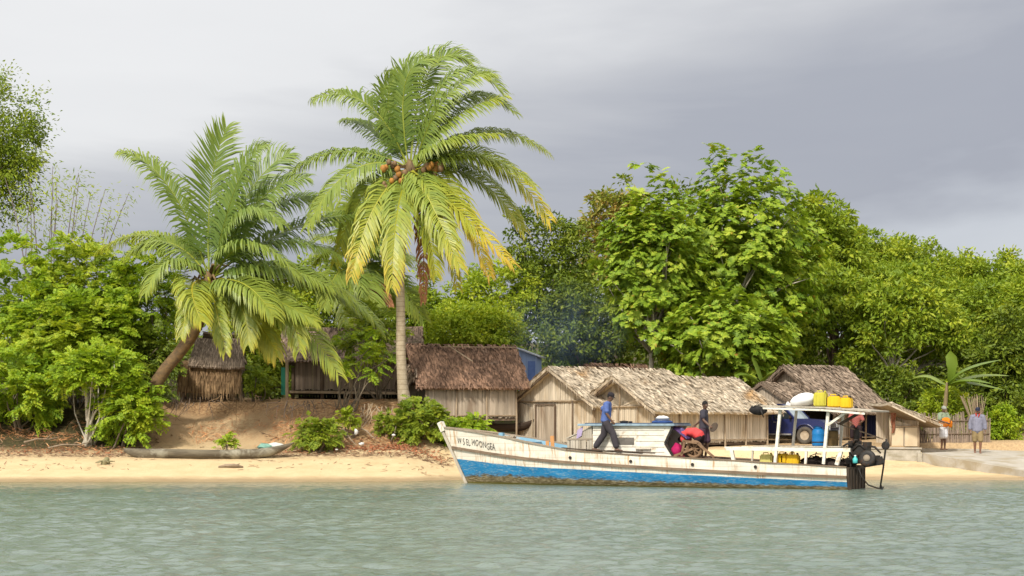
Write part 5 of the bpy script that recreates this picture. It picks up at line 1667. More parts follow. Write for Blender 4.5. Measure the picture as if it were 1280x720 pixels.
# dark gangplanks along this side
for k, (a, b, z_) in enumerate((((703, 566), (752, 566), 0), ((728, 566.5), (803, 571), .02), ((760, 568), (818, 571), .045))):
    p, q = uz(a[0], a[1], -.92), uz(b[0], b[1], -.86)
    p.z = itp(SHEER, p.x) + .045 + z_; q.z = itp(SHEER, q.x) + .045 + z_
    mb = MB(); mb.beam(p, q, .20, .035); mb.build('gangplank', M_DARKW, boat, bevel=.006)
# ---- stern frame
pv = -.78
def pole(name, a, b, w, m, v0=pv, v1=None):
    p = uz(a[0], a[1], v0); q = uz(b[0], b[1], v0 if v1 is None else v1)
    mb = MB(); mb.beam(p, q, w, w * 1.05, up=(0, 1, 0)); return mb.build(name, m, boat)
pole('canopy_post', (969, 579), (975.5, 511), .085, M_WHITE); pole('canopy_post', (1029.5, 580), (1035.5, 514), .085, M_WHITE)
for px0, px1 in ((969, 975.5), (1029.5, 1035.5)):
    p, q = uz(px0, 579, pv), uz(px1, 512, pv); mb = MB(); mb.beam((p.x, -pv, .78), (q.x, -pv, 2.33), .07, .07, up=(0, 1, 0)); mb.build('canopy_post', M_WHITE, boat)
pole('rail_post', (914, 560), (917.5, 577), .10, M_WHITE); pole('rail_post', (1008, 562), (1007, 580), .07, M_WHITE); pole('rail_post', (1052, 562), (1046, 581), .11, M_WHITE); pole('rail_post', (941, 563), (940, 578), .05, M_GREYB)
p, q = uz(906, 560.5, pv), uz(1063, 562.5, pv)
mb = MB(); mb.beam(p, q, .09, .11); mb.build('rail', M_WHITE, boat)
mb = MB(); p2, q2 = uz(940, 557, pv), uz(1050, 558, pv)
for k in range(6): mb.beam((p2.x, pv + .18 + k * .25, p.z + .07), (q2.x, pv + .18 + k * .25, q.z + .09), .22, .03)
mb.build('stern_bench', M_GREYB, boat)
mb = MB(); mb.beam((p.x, -pv, p.z), (q.x, -pv, q.z), .09, .1); mb.build('rail', M_WHITE, boat)
# canopy
ca, cb, cc = uz(941, 508, -1.0), uz(1030, 510.5, -1.0), uz(1089, 515, -1.0)
mb = MB()
for a, b in ((ca, cb), (cb, cc)):
    a = Vector(a); b = Vector(b)
    mb.add([(a.x, -1.0, a.z), (b.x, -1.0, b.z), (b.x, 1.0, b.z), (a.x, 1.0, a.z), (a.x, -1.0, a.z + .045), (b.x, -1.0, b.z + .045), (b.x, 1.0, b.z + .045), (a.x, 1.0, a.z + .045)],
           [(0, 1, 2, 3), (7, 6, 5, 4), (0, 4, 5, 1), (3, 2, 6, 7), (0, 3, 7, 4), (1, 5, 6, 2)])
mb.build('canopy', M_GREYB, boat)
mb = MB(); mb.beam((ca.x + .3, -.95, ca.z - .05), (cb.x, -.95, cb.z - .05), .06, .06); mb.beam((cb.x, -.95, cb.z - .05), (cc.x - .2, -.95, cc.z - .05), .06, .06); mb.build('canopy_edge', M_WHITE, boat)
pole('brace', (1034, 532), (1058, 515), .07, M_WHITE); pole('brace', (1050, 530), (1073, 517), .08, M_DARKW, -.5)
pole('tiller_pole', (1046, 529), (1104, 549), .035, M_RUBW, -.4, .2)
# ---- engine and gear at the stern
rngm = random.Random(4)
eng = MB(); eng.smooth = False
e0 = uz(1075, 566, -.1)
eng.box((e0.x, e0.y, e0.z), (.55, .45, .38)); eng.box((e0.x - .15, e0.y, e0.z + .25), (.32, .36, .2)); eng.box((e0.x + .2, e0.y + .05, e0.z + .24), (.2, .3, .16))
eng.box((e0.x + .35, e0.y - .1, e0.z - .15), (.5, .3, .16)); eng.box((e0.x + .0, e0.y, e0.z - .25), (.7, .55, .14))
eng.smooth = True
for k in range(10):
    a = Vector((e0.x + rngm.uniform(-.4, .4), e0.y - .25, e0.z + rngm.uniform(-.3, .3))); b = a + Vector((rngm.uniform(-.3, .5), rngm.uniform(-.1, .05), rngm.uniform(-.3, .2)))
    eng.tube([a, (a + b) / 2 + Vector((0, 0, .08)), b], [.03, .035, .025], 7)
eng.lathe([(.06, 0), (.09, .02), (.09, .4), (.06, .42)], (e0.x - .1, e0.y, e0.z + .3), 12)
eng.build('engine', M_BLACK, boat)
w0 = uz(1084, 573, -.45)
mb = MB(); mb.smooth = True
mb.lathe([(.14, -.06), (.22, -.07), (.255, -.03), (.255, .03), (.22, .07), (.14, .06)], w0, 24, Matrix.Rotation(R(80), 3, 'X')); fw = mb.build('flywheel', M_BLACK, boat)
mb = MB(); mb.smooth = True; mb.lathe([(.015, -.085), (.10, -.08), (.10, .08), (.015, .085)], w0, 16, Matrix.Rotation(R(80), 3, 'X')); mb.build('hub', M_GREYW, boat)
p, q = uz(1080, 581, -.3), uz(1104, 577, -.1)
mb = MB(); mb.beam(p, q, .22, .16); mb.beam(uz(1094, 578, -.3), uz(1104, 574, -.3), .06, .2); mb.build('shaft_bracket', M_BLACK, boat)
mb = MB(); mb.smooth = True
mb.tube([uz(1108, 549, .1), uz(1107, 560, .1), uz(1104, 585, .1), uz(1100, 611, .1)], [.03, .03, .028, .026], 7); mb.build('rudder_stock', M_BLACK, boat)
mb = MB(); mb.lathe([(.1, -.02), (.13, 0), (.1, .02)], uz(1107, 557, .1), 12, Matrix.Rotation(R(90), 3, 'X')); mb.build('rudder_head', M_BLACK, boat)
mb = MB(); mb.smooth = True
mb.tube([uz(1073, 585, -.6), uz(1077, 596, -.6), uz(1085, 606, -.5), uz(1096, 610, -.3), uz(1103, 611, .1)], [.022] * 5, 7); mb.build('propeller_shaft', M_BLACK, boat)
mb = MB(); q = uz(1102, 611, .1)
for k in range(3):
    a = R(120 * k + 20); mb.box((q.x + .02, q.y + .08 * math.cos(a), q.z + .08 * math.sin(a)), (.015, .06, .13), Matrix.Rotation(a - R(90), 3, 'X'))
mb.build('propeller', M_BLACK, boat)
# bow gear
mb = MB(); p = uz(627, 549, .1); mb.box(p + Vector((0, 0, .0)), (.16, .16, .42)); mb.build('bitt', M_SKYB, boat, bevel=.015)
mb = MB(); p = uz(641, 551, .1); mb.box(p + Vector((0, 0, -.02)), (.14, .14, .36)); mb.build('bitt', M_GREYW, boat, bevel=.015)

# ================================================================== things on the boat: world placement from boat coordinates
BM = Matrix.Translation(B0) @ Matrix.Rotation(BOAT_ROT, 4, 'Z')
def bw(p): return BM @ Vector(p)


def on_boat(name, label, cat, p, rz=0.0, group=None):
    return thing(name, label, cat, bw(p), BOAT_ROT + rz, group)


M_YEL = mat('yellow_plastic', (.72, .46, .015), (.62, .38, .012), 3, bump=.1, rough=.45, c3=(.40, .27, .05), s3=3, lo3=.62, hi3=.8)
M_PALEY = mat('pale_yellow_plastic', (.66, .60, .20), (.55, .50, .16), 3, bump=.1, rough=.5)
M_OLIVEY = mat('olive_yellow_plastic', (.52, .46, .05), (.38, .34, .04), 3, bump=.1, rough=.5)
M_BLUEP = mat('blue_plastic', (.015, .17, .42), (.01, .13, .34), 4, bump=.1, rough=.45)


def jerrycan(label, p, m, s=(.40, .26, .40), rz=0.0, cut=False, lie=False):
    c = on_boat('jerrycan', label, 'jerrycan', p, rz, 'yellow jerrycans on the boat')
    mb = MB()
    if not cut: mb.box((0, 0, s[2] / 2), s)
    else:
        w = .02
        mb.box((0, s[1] / 2 - w, s[2] / 2), (s[0], w, s[2])); mb.box((-s[0] / 2 + .07, -s[1] / 2, s[2] / 2), (.14, w, s[2])); mb.box((s[0] / 2 - .05, -s[1] / 2, s[2] / 2), (.10, w, s[2]))
        mb.box((0, -s[1] / 2, .03), (s[0], w, .06)); mb.box((0, -s[1] / 2, s[2] - .03), (s[0], w, .06)); mb.box((0, 0, s[2] - .01), (s[0], s[1], w)); mb.box((0, 0, .01), (s[0], s[1], w))
        mb.box((-s[0] / 2 + .01, 0, s[2] / 2), (w, s[1], s[2])); mb.box((s[0] / 2 - .01, 0, s[2] / 2), (w, s[1], s[2]))
    mb.build('body', m, c, bevel=.035 if not cut else .004)
    mb = MB()
    for k in (-1, 0, 1): mb.box((k * s[0] * .27, -s[1] / 2 - .004, s[2] / 2), (.03, .012, s[2] * .7))
    if not cut: mb.build('ribs', m, c, bevel=.004)
    mb = MB(); mb.smooth = True
    mb.tube([(-s[0] * .3, 0, s[2] - .01), (-s[0] * .28, 0, s[2] + .045), (s[0] * .1, 0, s[2] + .05), (s[0] * .12, 0, s[2] - .01)], [.016] * 4, 7); mb.build('handle', m, c)
    mb = MB(); mb.smooth = True; mb.lathe([(.035, s[2] - .01), (.035, s[2] + .045), (.03, s[2] + .05)], (s[0] * .34, 0, 0), 12); mb.build('cap', M_BLACK if m is M_YEL else m, c)
    return c


def can_z(px): 
    return None
zc = lambda x: float(np.interp(x, [ca.x, cb.x, cc.x], [ca.z, cb.z, cc.z])) + .047
p = uz(1026, 505, -.55); jerrycan('olive yellow jerrycan beside the white sack on the boat canopy', (p.x, -.55, zc(p.x)), M_OLIVEY, (.38, .28, .42))
p = uz(1043, 507, -.55); jerrycan('bright yellow jerrycan in the middle of the three on the canopy', (p.x, -.55, zc(p.x)), M_YEL, (.38, .26, .33), .1)
p = uz(1058, 507, -.5); jerrycan('bright yellow jerrycan at the stern end of the row on the canopy', (p.x, -.5, zc(p.x)), M_YEL, (.34, .26, .31), -.12)
dz = lambda x: itp(SHEER, x) - .028
p = uz(958.5, 577, -.4); jerrycan('pale faded yellow jerrycan under the bench on the stern deck', (p.x, -.4, dz(p.x)), M_PALEY, (.38, .26, .27))
p = uz(978, 578, -.45); jerrycan('yellow jerrycan with a square hole cut in its side on the deck', (p.x, -.45, dz(p.x)), M_YEL, (.28, .26, .32), 0, True)
p = uz(991.5, 578, -.45); jerrycan('whole yellow jerrycan right of the cut one on the deck', (p.x, -.45, dz(p.x)), M_YEL, (.38, .26, .31))

# white sack
M_SACK = mat('white_sack', (.76, .76, .74), (.66, .66, .64), 5, bump=.4, bdist=.03, rough=.8)
p = uz(1004, 504, -.45); p.z = zc(p.x)
sk = on_boat('white_sack', 'bulging white sack lying on the canopy beside the jerrycans', 'sack', p)
mb = MB(); mb.smooth = True
mb.blob((0, 0, .17), (.40, .34, .21), 20, 12, Matrix.Rotation(R(-14), 3, 'Y'), .06, random.Random(5))
mb.v = [(x, y, max(z, .0)) for x, y, z in mb.v]
mb.build('bag', M_SACK, sk)
mb = MB(); mb.smooth = True; mb.tube([(-.30, 0, .07), (-.42, 0, .04), (-.50, .02, .07)], [.09, .04, .08], 8); mb.build('tied_neck', M_SACK, sk)
# black bundle
p = uz(948.5, 511, -.85)
bb = on_boat('black_bundle', 'black cloth bundle slung over the front end of the canopy', 'bundle', p)
mb = MB(); mb.smooth = True; mb.blob((0, 0, -.03), (.26, .2, .15), 18, 12, None, .14, random.Random(8)); mb.build('cloth', mat('black_cloth', (.015, .014, .015), (.03, .028, .028), 8, bump=.6, bdist=.03, rough=.9), bb)
mb = MB(); mb.smooth = True; mb.tube([(.1, -.15, -.02), (.16, -.16, -.14), (.2, -.15, -.26)], [.035, .03, .012], 6); mb.tube([(-.15, -.12, .05), (.0, -.2, .12), (.16, -.12, .06)], [.012] * 3, 5); mb.build('strap', M_BLACK, bb)
# blue barrel
p = uz(1023, 559, -.35)
p.z = float(np.interp(p.x, [uz(906, 560.5, pv).x, uz(1063, 562.5, pv).x], [uz(906, 560.5, pv).z, uz(1063, 562.5, pv).z])) + .095
br = on_boat('blue_barrel', 'blue plastic barrel standing on the boat stern bench', 'barrel', p)
mb = MB(); mb.smooth = True; mb.lathe([(.165, 0), (.185, .02), (.19, .06), (.19, .14), (.197, .16), (.19, .18), (.19, .34), (.197, .36), (.19, .38), (.188, .44), (.15, .51), (.10, .53)], (0, 0, 0), 24); mb.build('drum', M_BLUEP, br)
mb = MB(); mb.smooth = True; mb.lathe([(.10, .53), (.115, .535), (.115, .565), (.10, .575)], (0, 0, 0), 20); mb.build('lid', M_BLUEP, br)
mb = MB(); mb.smooth = True; mb.tube([(-.12, -.0, .48), (-.13, -.02, .58), (-.02, -.03, .60), (.04, -.02, .55)], [.014] * 4, 6); mb.build('handle', M_BLUEP, br)
mb = MB(); mb.smooth = True; mb.lathe([(.192, .10), (.200, .11), (.200, .125), (.192, .135)], (0, 0, 0), 24); mb.build('rope_tie', M_BLACK, br)
# brown drum
M_OLD = mat('old_brown_drum', (.20, .13, .05), (.12, .08, .035), 4, bump=.2, c3=(.32, .24, .06), s3=4)
p = uz(1041, 559, .1); p.z = br.location.z - .0
bd = on_boat('brown_drum', 'brown grubby drum between the canopy post and the truck bumper', 'drum', (p.x, p.y, p.z))
mb = MB(); mb.smooth = True; mb.lathe([(.15, 0), (.165, .02), (.165, .20), (.172, .21), (.165, .22), (.165, .42), (.15, .44)], (0, 0, 0), 20); mb.build('drum', M_OLD, bd)
mb = MB(); mb.lathe([(.15, .44), (.155, .45), (.155, .47), (.12, .475)], (0, 0, 0), 20); mb.build('lid', M_BLACK, bd)
# net heap
M_NET = mat('dark_fishing_net', (.03, .022, .02), (.06, .045, .035), 14, bump=.9, bdist=.04, rough=.95)
p = uz(1040, 579, -.1); p.z = dz(p.x)
rr = random.Random(12)
mb = MB(); mb.smooth = True
for k in range(9):
    mb.blob((rr.uniform(-.65, .45), rr.uniform(-.3, .35), rr.uniform(.02, .18)), (rr.uniform(.2, .34), rr.uniform(.18, .3), rr.uniform(.1, .2)), 12, 8, None, .2, rr)
for k in range(40):
    a = Vector((rr.uniform(-.8, .6), rr.uniform(-.45, .2), rr.uniform(.05, .32))); b = a + Vector((rr.uniform(-.35, .35), rr.uniform(-.2, .2), rr.uniform(-.2, .08)))
    mb.tube([a, (a + b) / 2 + Vector((0, 0, rr.uniform(0, .1))), b], [.014] * 3, 5)
nh = mb.build('net_heap', M_NET); nh.location = bw(p); nh.rotation_euler = (0, 0, BOAT_ROT)
tag(nh, 'dark heap of fishing net on the stern deck before the engine', 'fishing net')
# cyan bottle
p = uz(1069, 579, -.5); c_ = on_boat('cyan_bottle', 'small cyan plastic bottle beside the boat engine', 'bottle', p)
mb = MB(); mb.smooth = True; mb.lathe([(.06, 0), (.075, .01), (.075, .13), (.03, .18), (.03, .21)], (0, 0, 0), 14); mb.build('bottle_body', mat('cyan_plastic', (.10, .55, .52), (.08, .45, .45), 3, bump=0, rough=.4), c_)
mb = MB(); mb.lathe([(.034, .21), (.034, .24)], (0, 0, 0), 12); mb.build('cap', M_SACK, c_)
# basin and bundle on the cabin roof
p = uz(828, 528, -.1); p.z = 1.962; c_ = on_boat('wash_basin', 'white basin heaped with cloth on a blue bundle on the cabin roof', 'basin', p)
mb = MB(); mb.smooth = True; mb.lathe([(.13, 0), (.16, .015), (.24, .12), (.25, .125), (.235, .12), (.15, .03)], (0, 0, .02), 20); mb.build('bowl', M_SACK, c_)
mb = MB(); mb.smooth = True; mb.blob((0, 0, .12), (.2, .19, .10), 14, 8, None, .15, random.Random(1)); mb.build('heap', M_SACK, c_)
mb = MB(); mb.smooth = True; mb.blob((-.02, .02, .02), (.36, .26, .07), 14, 8, None, .12, random.Random(2)); mb.build('blue_cloth', mat('blue_cloth', (.03, .07, .22), (.02, .05, .16), 6, bump=.4), c_)
p = uz(780, 529.5, -.1); p.z = 1.962; mb = MB(); mb.smooth = True; mb.blob((0, 0, .03), (.16, .08, .04), 12, 8, None, .12, random.Random(3)); mb.blob((.22, 0, .025), (.08, .07, .03), 10, 6)
c_ = mb.build('dark_rag', bpy.data.materials['black_cloth']); c_.location = bw(p); c_.rotation_euler = (0, 0, BOAT_ROT); tag(c_, 'crumpled dark rag lying on the cabin roof behind the walking man', 'rag')
# lavender cloth over the hatch
mb = MB(); V = []; Fq = []
s0, s1 = uz(722, 533, -cv - .03), uz(729, 545, -cv - .03)
for i in range(7):
    for j in range(5):
        f, g_ = i / 6, j / 4
        V.append(Vector((s0.x + (s1.x - s0.x) * g_ - .05 * f, -cv - .035 - .015 * math.sin(j * 2.2 + i), 1.74 - .30 * f + .12 * g_)))
for i in range(6):
    for j in range(4): Fq.append((i * 5 + j, i * 5 + j + 1, i * 5 + j + 6, i * 5 + j + 5))
mb.smooth = True; mb.add(V, Fq); c_ = mb.build('lavender_cloth', mat('lavender_cloth', (.42, .34, .50), (.34, .27, .42), 6, bump=.3)); c_.location = B0; c_.rotation_euler = (0, 0, BOAT_ROT)
tag(c_, 'small lavender cloth hung against the sloping hatch boards', 'cloth')
# dark blue and purple cloth over the aft end of the cabin
def drape(name, label, cat, pts_px, v, m, w=.35, seed=1, n=14):
    rng = random.Random(seed); mb = MB(); mb.smooth = True; V = []; Fq = []
    pts = [uz(a, b, v) for a, b in pts_px]
    for i in range(n + 1):
        f = i / n * (len(pts) - 1); k = min(int(f), len(pts) - 2); p = pts[k].lerp(pts[k + 1], f - k)
        for j in range(7):
            g_ = j / 6 - .5
            V.append(p + Vector((.03 * math.sin(j * 2.1 + i * .7), g_ * w * 2, .035 * math.sin(j * 1.7 + i * .9 + seed) - .18 * abs(g_))))
    for i in range(n):
        for j in range(6): Fq.append((i * 7 + j, i * 7 + j + 1, i * 7 + j + 8, i * 7 + j + 7))
    mb.add(V, Fq); o = mb.build(name, m); o.location = B0; o.rotation_euler = (0, 0, BOAT_ROT)
    md = o.modifiers.new('thickness', 'SOLIDIFY'); md.thickness = .02
    return tag(o, label, cat)
M_PURP = mat('purple_cloth', (.10, .04, .14), (.05, .03, .10), 5, bump=.4, c3=(.16, .20, .36), s3=5)
drape('purple_tarpaulin', 'dark purple and blue cloth draped behind the cabin above the bending person', 'cloth', [(838, 530), (848, 533), (858, 539), (864, 546)], -.15, M_PURP, .38, 2)
M_MAG = mat('magenta_cloth', (.42, .012, .10), (.30, .01, .07), 6, bump=.4, rough=.8)
p = uz(847, 570, -.35); p.z = dz(p.x)
mb = MB(); mb.smooth = True
mb.blob((-.02, 0, .19), (.17, .2, .24), 16, 10, None, .15, random.Random(6)); mb.blob((.16, -.05, .06), (.16, .18, .09), 14, 8, None, .15, random.Random(7))
c_ = mb.build('magenta_bundle', M_MAG); c_.location = bw(p); c_.rotation_euler = (0, 0, BOAT_ROT); tag(c_, 'magenta cloth bundle on deck in the dark opening behind the cabin', 'bundle')
# winch with wooden frame
M_WIN = mat('winch_wood', (.26, .16, .09), (.15, .09, .05), 5, bump=.4, rough=.8)
p = uz(868, 571, -.55); p.z = dz(p.x)
wn_ = on_boat('cable_winch', 'rusty winch wheel in a rough wooden frame before the bending person', 'winch', p)
def rel(px, py, v): return uz(px, py, v) - Vector(p)
mb = MB(); mb.smooth = True
mb.lathe([(.20, -.05), (.27, -.05), (.275, 0), (.27, .05), (.20, .05), (.2, -.05)], rel(868, 561.5, -.5), 28, Matrix.Rotation(R(84), 3, 'X')); mb.build('wheel', M_WIN, wn_)
mb = MB()
c = rel(868, 561.5, -.5)
for k in range(4):
    a = R(45 * k + 10); d = Vector((math.cos(a), 0, math.sin(a))) * .22; mb.beam(c - d, c + d, .035, .03, up=(0, 1, 0))
mb.build('spokes', M_WIN, wn_)
for a, b in (((840, 571), (866, 561)), ((853, 551), (873, 554)), ((872, 554), (893, 572)), ((856, 551), (852, 570))):
    mb = MB(); mb.beam(rel(a[0], a[1], -.62), rel(b[0], b[1], -.62), .07, .06, up=(0, 1, 0)); mb.build('frame_bar', M_WIN, wn_)
mb = MB(); mb.smooth = True; mb.lathe([(.1, -.22), (.1, .22)], rel(862, 566, -.3), 14, Matrix.Rotation(R(90), 3, 'X')); mb.blob(rel(858, 567, -.4), (.16, .14, .12), 12, 8, None, .2, random.Random(2)); mb.build('drum', M_DARKW, wn_)
# orange boards on the bow well, rope
p = uz(687, 556, .35); p.z = itp(SHEER, p.x) - .42
mb = MB(); mb.beam((-.05, 0, 0), (-.09, .02, .50), .12, .03, up=(0, 1, 0)); mb.beam((.12, 0, 0), (.07, .04, .66), .13, .03, up=(0, 1, 0)); 
c_ = mb.build('orange_boards', mat('orange_wood', (.58, .30, .11), (.44, .21, .08), 4, (1, 1, .4), bump=.2), None, bevel=.005); c_.location = bw(p); c_.rotation_euler = (0, 0, BOAT_ROT)
tag(c_, 'two short orange boards standing upright in the bow well', 'boards')
rr = random.Random(3); mb = MB(); mb.smooth = True
p = uz(634, 551, .1)
pts = [Vector((-.2 + .5 * i / 40 + .05 * math.sin(i), .1 * math.sin(i * .9), .04 + .06 * math.sin(i * .5) ** 2)) for i in range(41)]
mb.tube(pts, [.02] * 41, 6)
c_ = mb.build('mooring_rope', mat('old_rope', (.40, .34, .25), (.28, .23, .17), 9, bump=.4), None); c_.location = bw((p.x, p.y, itp(SHEER, p.x) - .09)); c_.rotation_euler = (0, 0, BOAT_ROT)
tag(c_, 'tangled mooring rope around the bitts on the foredeck', 'rope')
# ================================================================== people
def ell_chain(V, F, pts, rads, seg=14, lat=None):
    """tube of elliptical rings with rounded ends; rads are (across, fore-aft) or one number"""
    pts = [Vector(p) for p in pts]
    rr = [(r, r) if isinstance(r, (int, float)) else r for r in rads]
    t0 = (pts[1] - pts[0]).normalized(); t1 = (pts[-1] - pts[-2]).normalized()
    P = [pts[0] - t0 * min(rr[0]) * .6] + pts + [pts[-1] + t1 * min(rr[-1]) * .6]
    Rr = [(rr[0][0] * .6, rr[0][1] * .6)] + rr + [(rr[-1][0] * .6, rr[-1][1] * .6)]
    b = len(V); prev = None
    for i, p in enumerate(P):
        t_ = (P[min(i + 1, len(P) - 1)] - P[max(i - 1, 0)]).normalized()
        if lat is not None: s = Vector(lat) - t_ * Vector(lat).dot(t_)
        elif prev is None: s = t_.cross(Vector((0, 1, 0)) if abs(t_.y) < .9 else Vector((1, 0, 0)))
        else: s = prev - t_ * prev.dot(t_)
        s.normalize(); prev = s; q = t_.cross(s)
        for k in range(seg):
            an = 2 * PI * k / seg
            V.append(p + s * (math.cos(an) * Rr[i][0]) + q * (math.sin(an) * Rr[i][1]))
    n = len(P)
    for i in range(n - 1):
        for k in range(seg):
            k2 = (k + 1) % seg
            F.append((b + i * seg + k, b + i * seg + k2, b + (i + 1) * seg + k2, b + (i + 1) * seg + k))
    F.append(tuple(b + k for k in reversed(range(seg)))); F.append(tuple(b + (n - 1) * seg + k for k in range(seg)))


def ball(V, F, c, r, seg=14, rings=10, rot=None):
    mb = MB(); mb.blob(c, r, seg, rings, rot); b = len(V)
    V.extend([Vector(p) for p in mb.v]); F.extend([tuple(i + b for i in f) for f in mb.f])


def grow(name, V, F, m, parent, voxel=.011, smooth=3):
    """fuse overlapping closed shapes into one continuous skin"""
    me = bpy.data.meshes.new(name + '_src'); me.from_pydata([tuple(v) for v in V], [], F)
    bm = bmesh.new(); bm.from_mesh(me); bmesh.ops.recalc_face_normals(bm, faces=bm.faces); bm.to_mesh(me); bm.free()
    o = bpy.data.objects.new(name + '_src', me); COL.objects.link(o)
    md = o.modifiers.new('r', 'REMESH'); md.mode = 'VOXEL'; md.voxel_size = voxel
    sm = o.modifiers.new('s', 'SMOOTH'); sm.iterations = smooth; sm.factor = .5
    dg = bpy.context.evaluated_depsgraph_get()
    out_me = bpy.data.meshes.new_from_object(o.evaluated_get(dg)); out_me.name = name
    bpy.data.objects.remove(o, do_unlink=True)
    for p in out_me.polygons: p.use_smooth = True
    return link_mesh(name, out_me, m, parent)


def hand(V, F, wrist, d, palm, curl=.5, grip=False, thumb_side=1):
    """palm, four unequal fingers and a thumb; d = direction of the hand, palm = direction the palm faces"""
    w = Vector(wrist); d = Vector(d).normalized(); n = Vector(palm); n = (n - d * n.dot(d)).normalized(); s = d.cross(n) * thumb_side
    ell_chain(V, F, [w, w + d * .045, w + d * .095], [(.026, .020), (.040, .017), (.038, .014)], 12, s)
    for k, (off_, L) in enumerate(((.030, .072), (.010, .082), (-.010, .076), (-.029, .060))):
        a = w + d * .09 + s * off_
        c1 = curl * (1.0 if not grip else 1.8)
        d1 = (d * math.cos(c1 * .6) + n * math.sin(c1 * .6)).normalized(); d2 = (d * math.cos(c1 * 1.5) + n * math.sin(c1 * 1.5)).normalized()
        p1 = a + d1 * L * .5; p2 = p1 + d2 * L * .5
        ell_chain(V, F, [a - d * .015, p1, p2], [.0098, .0092, .0078], 8)
    a = w + d * .03 + s * .032
    dt = (d * .6 + s * .75 + n * (.25 + .5 * curl)).normalized(); p1 = a + dt * .035; p2 = p1 + (dt + n * .4 * (1 + curl) + d * .3).normalized() * .034
    ell_chain(V, F, [a - dt * .012, p1, p2], [.012, .0105, .0085], 8)


def foot(V, F, ankle, fwd):
    a = Vector(ankle); f = Vector(fwd); f.z = 0; f.normalize(); s = Vector((-f.y, f.x, 0))
    z0 = a.z - .065
    ell_chain(V, F, [a - f * .05 + Vector((0, 0, -.035)), a + f * .04 + Vector((0, 0, -.035)), a + f * .12 + Vector((0, 0, -.048)), a + f * .17 + Vector((0, 0, -.053))],
              [(.034, .030), (.038, .030), (.046, .020), (.040, .013)], 12, s)


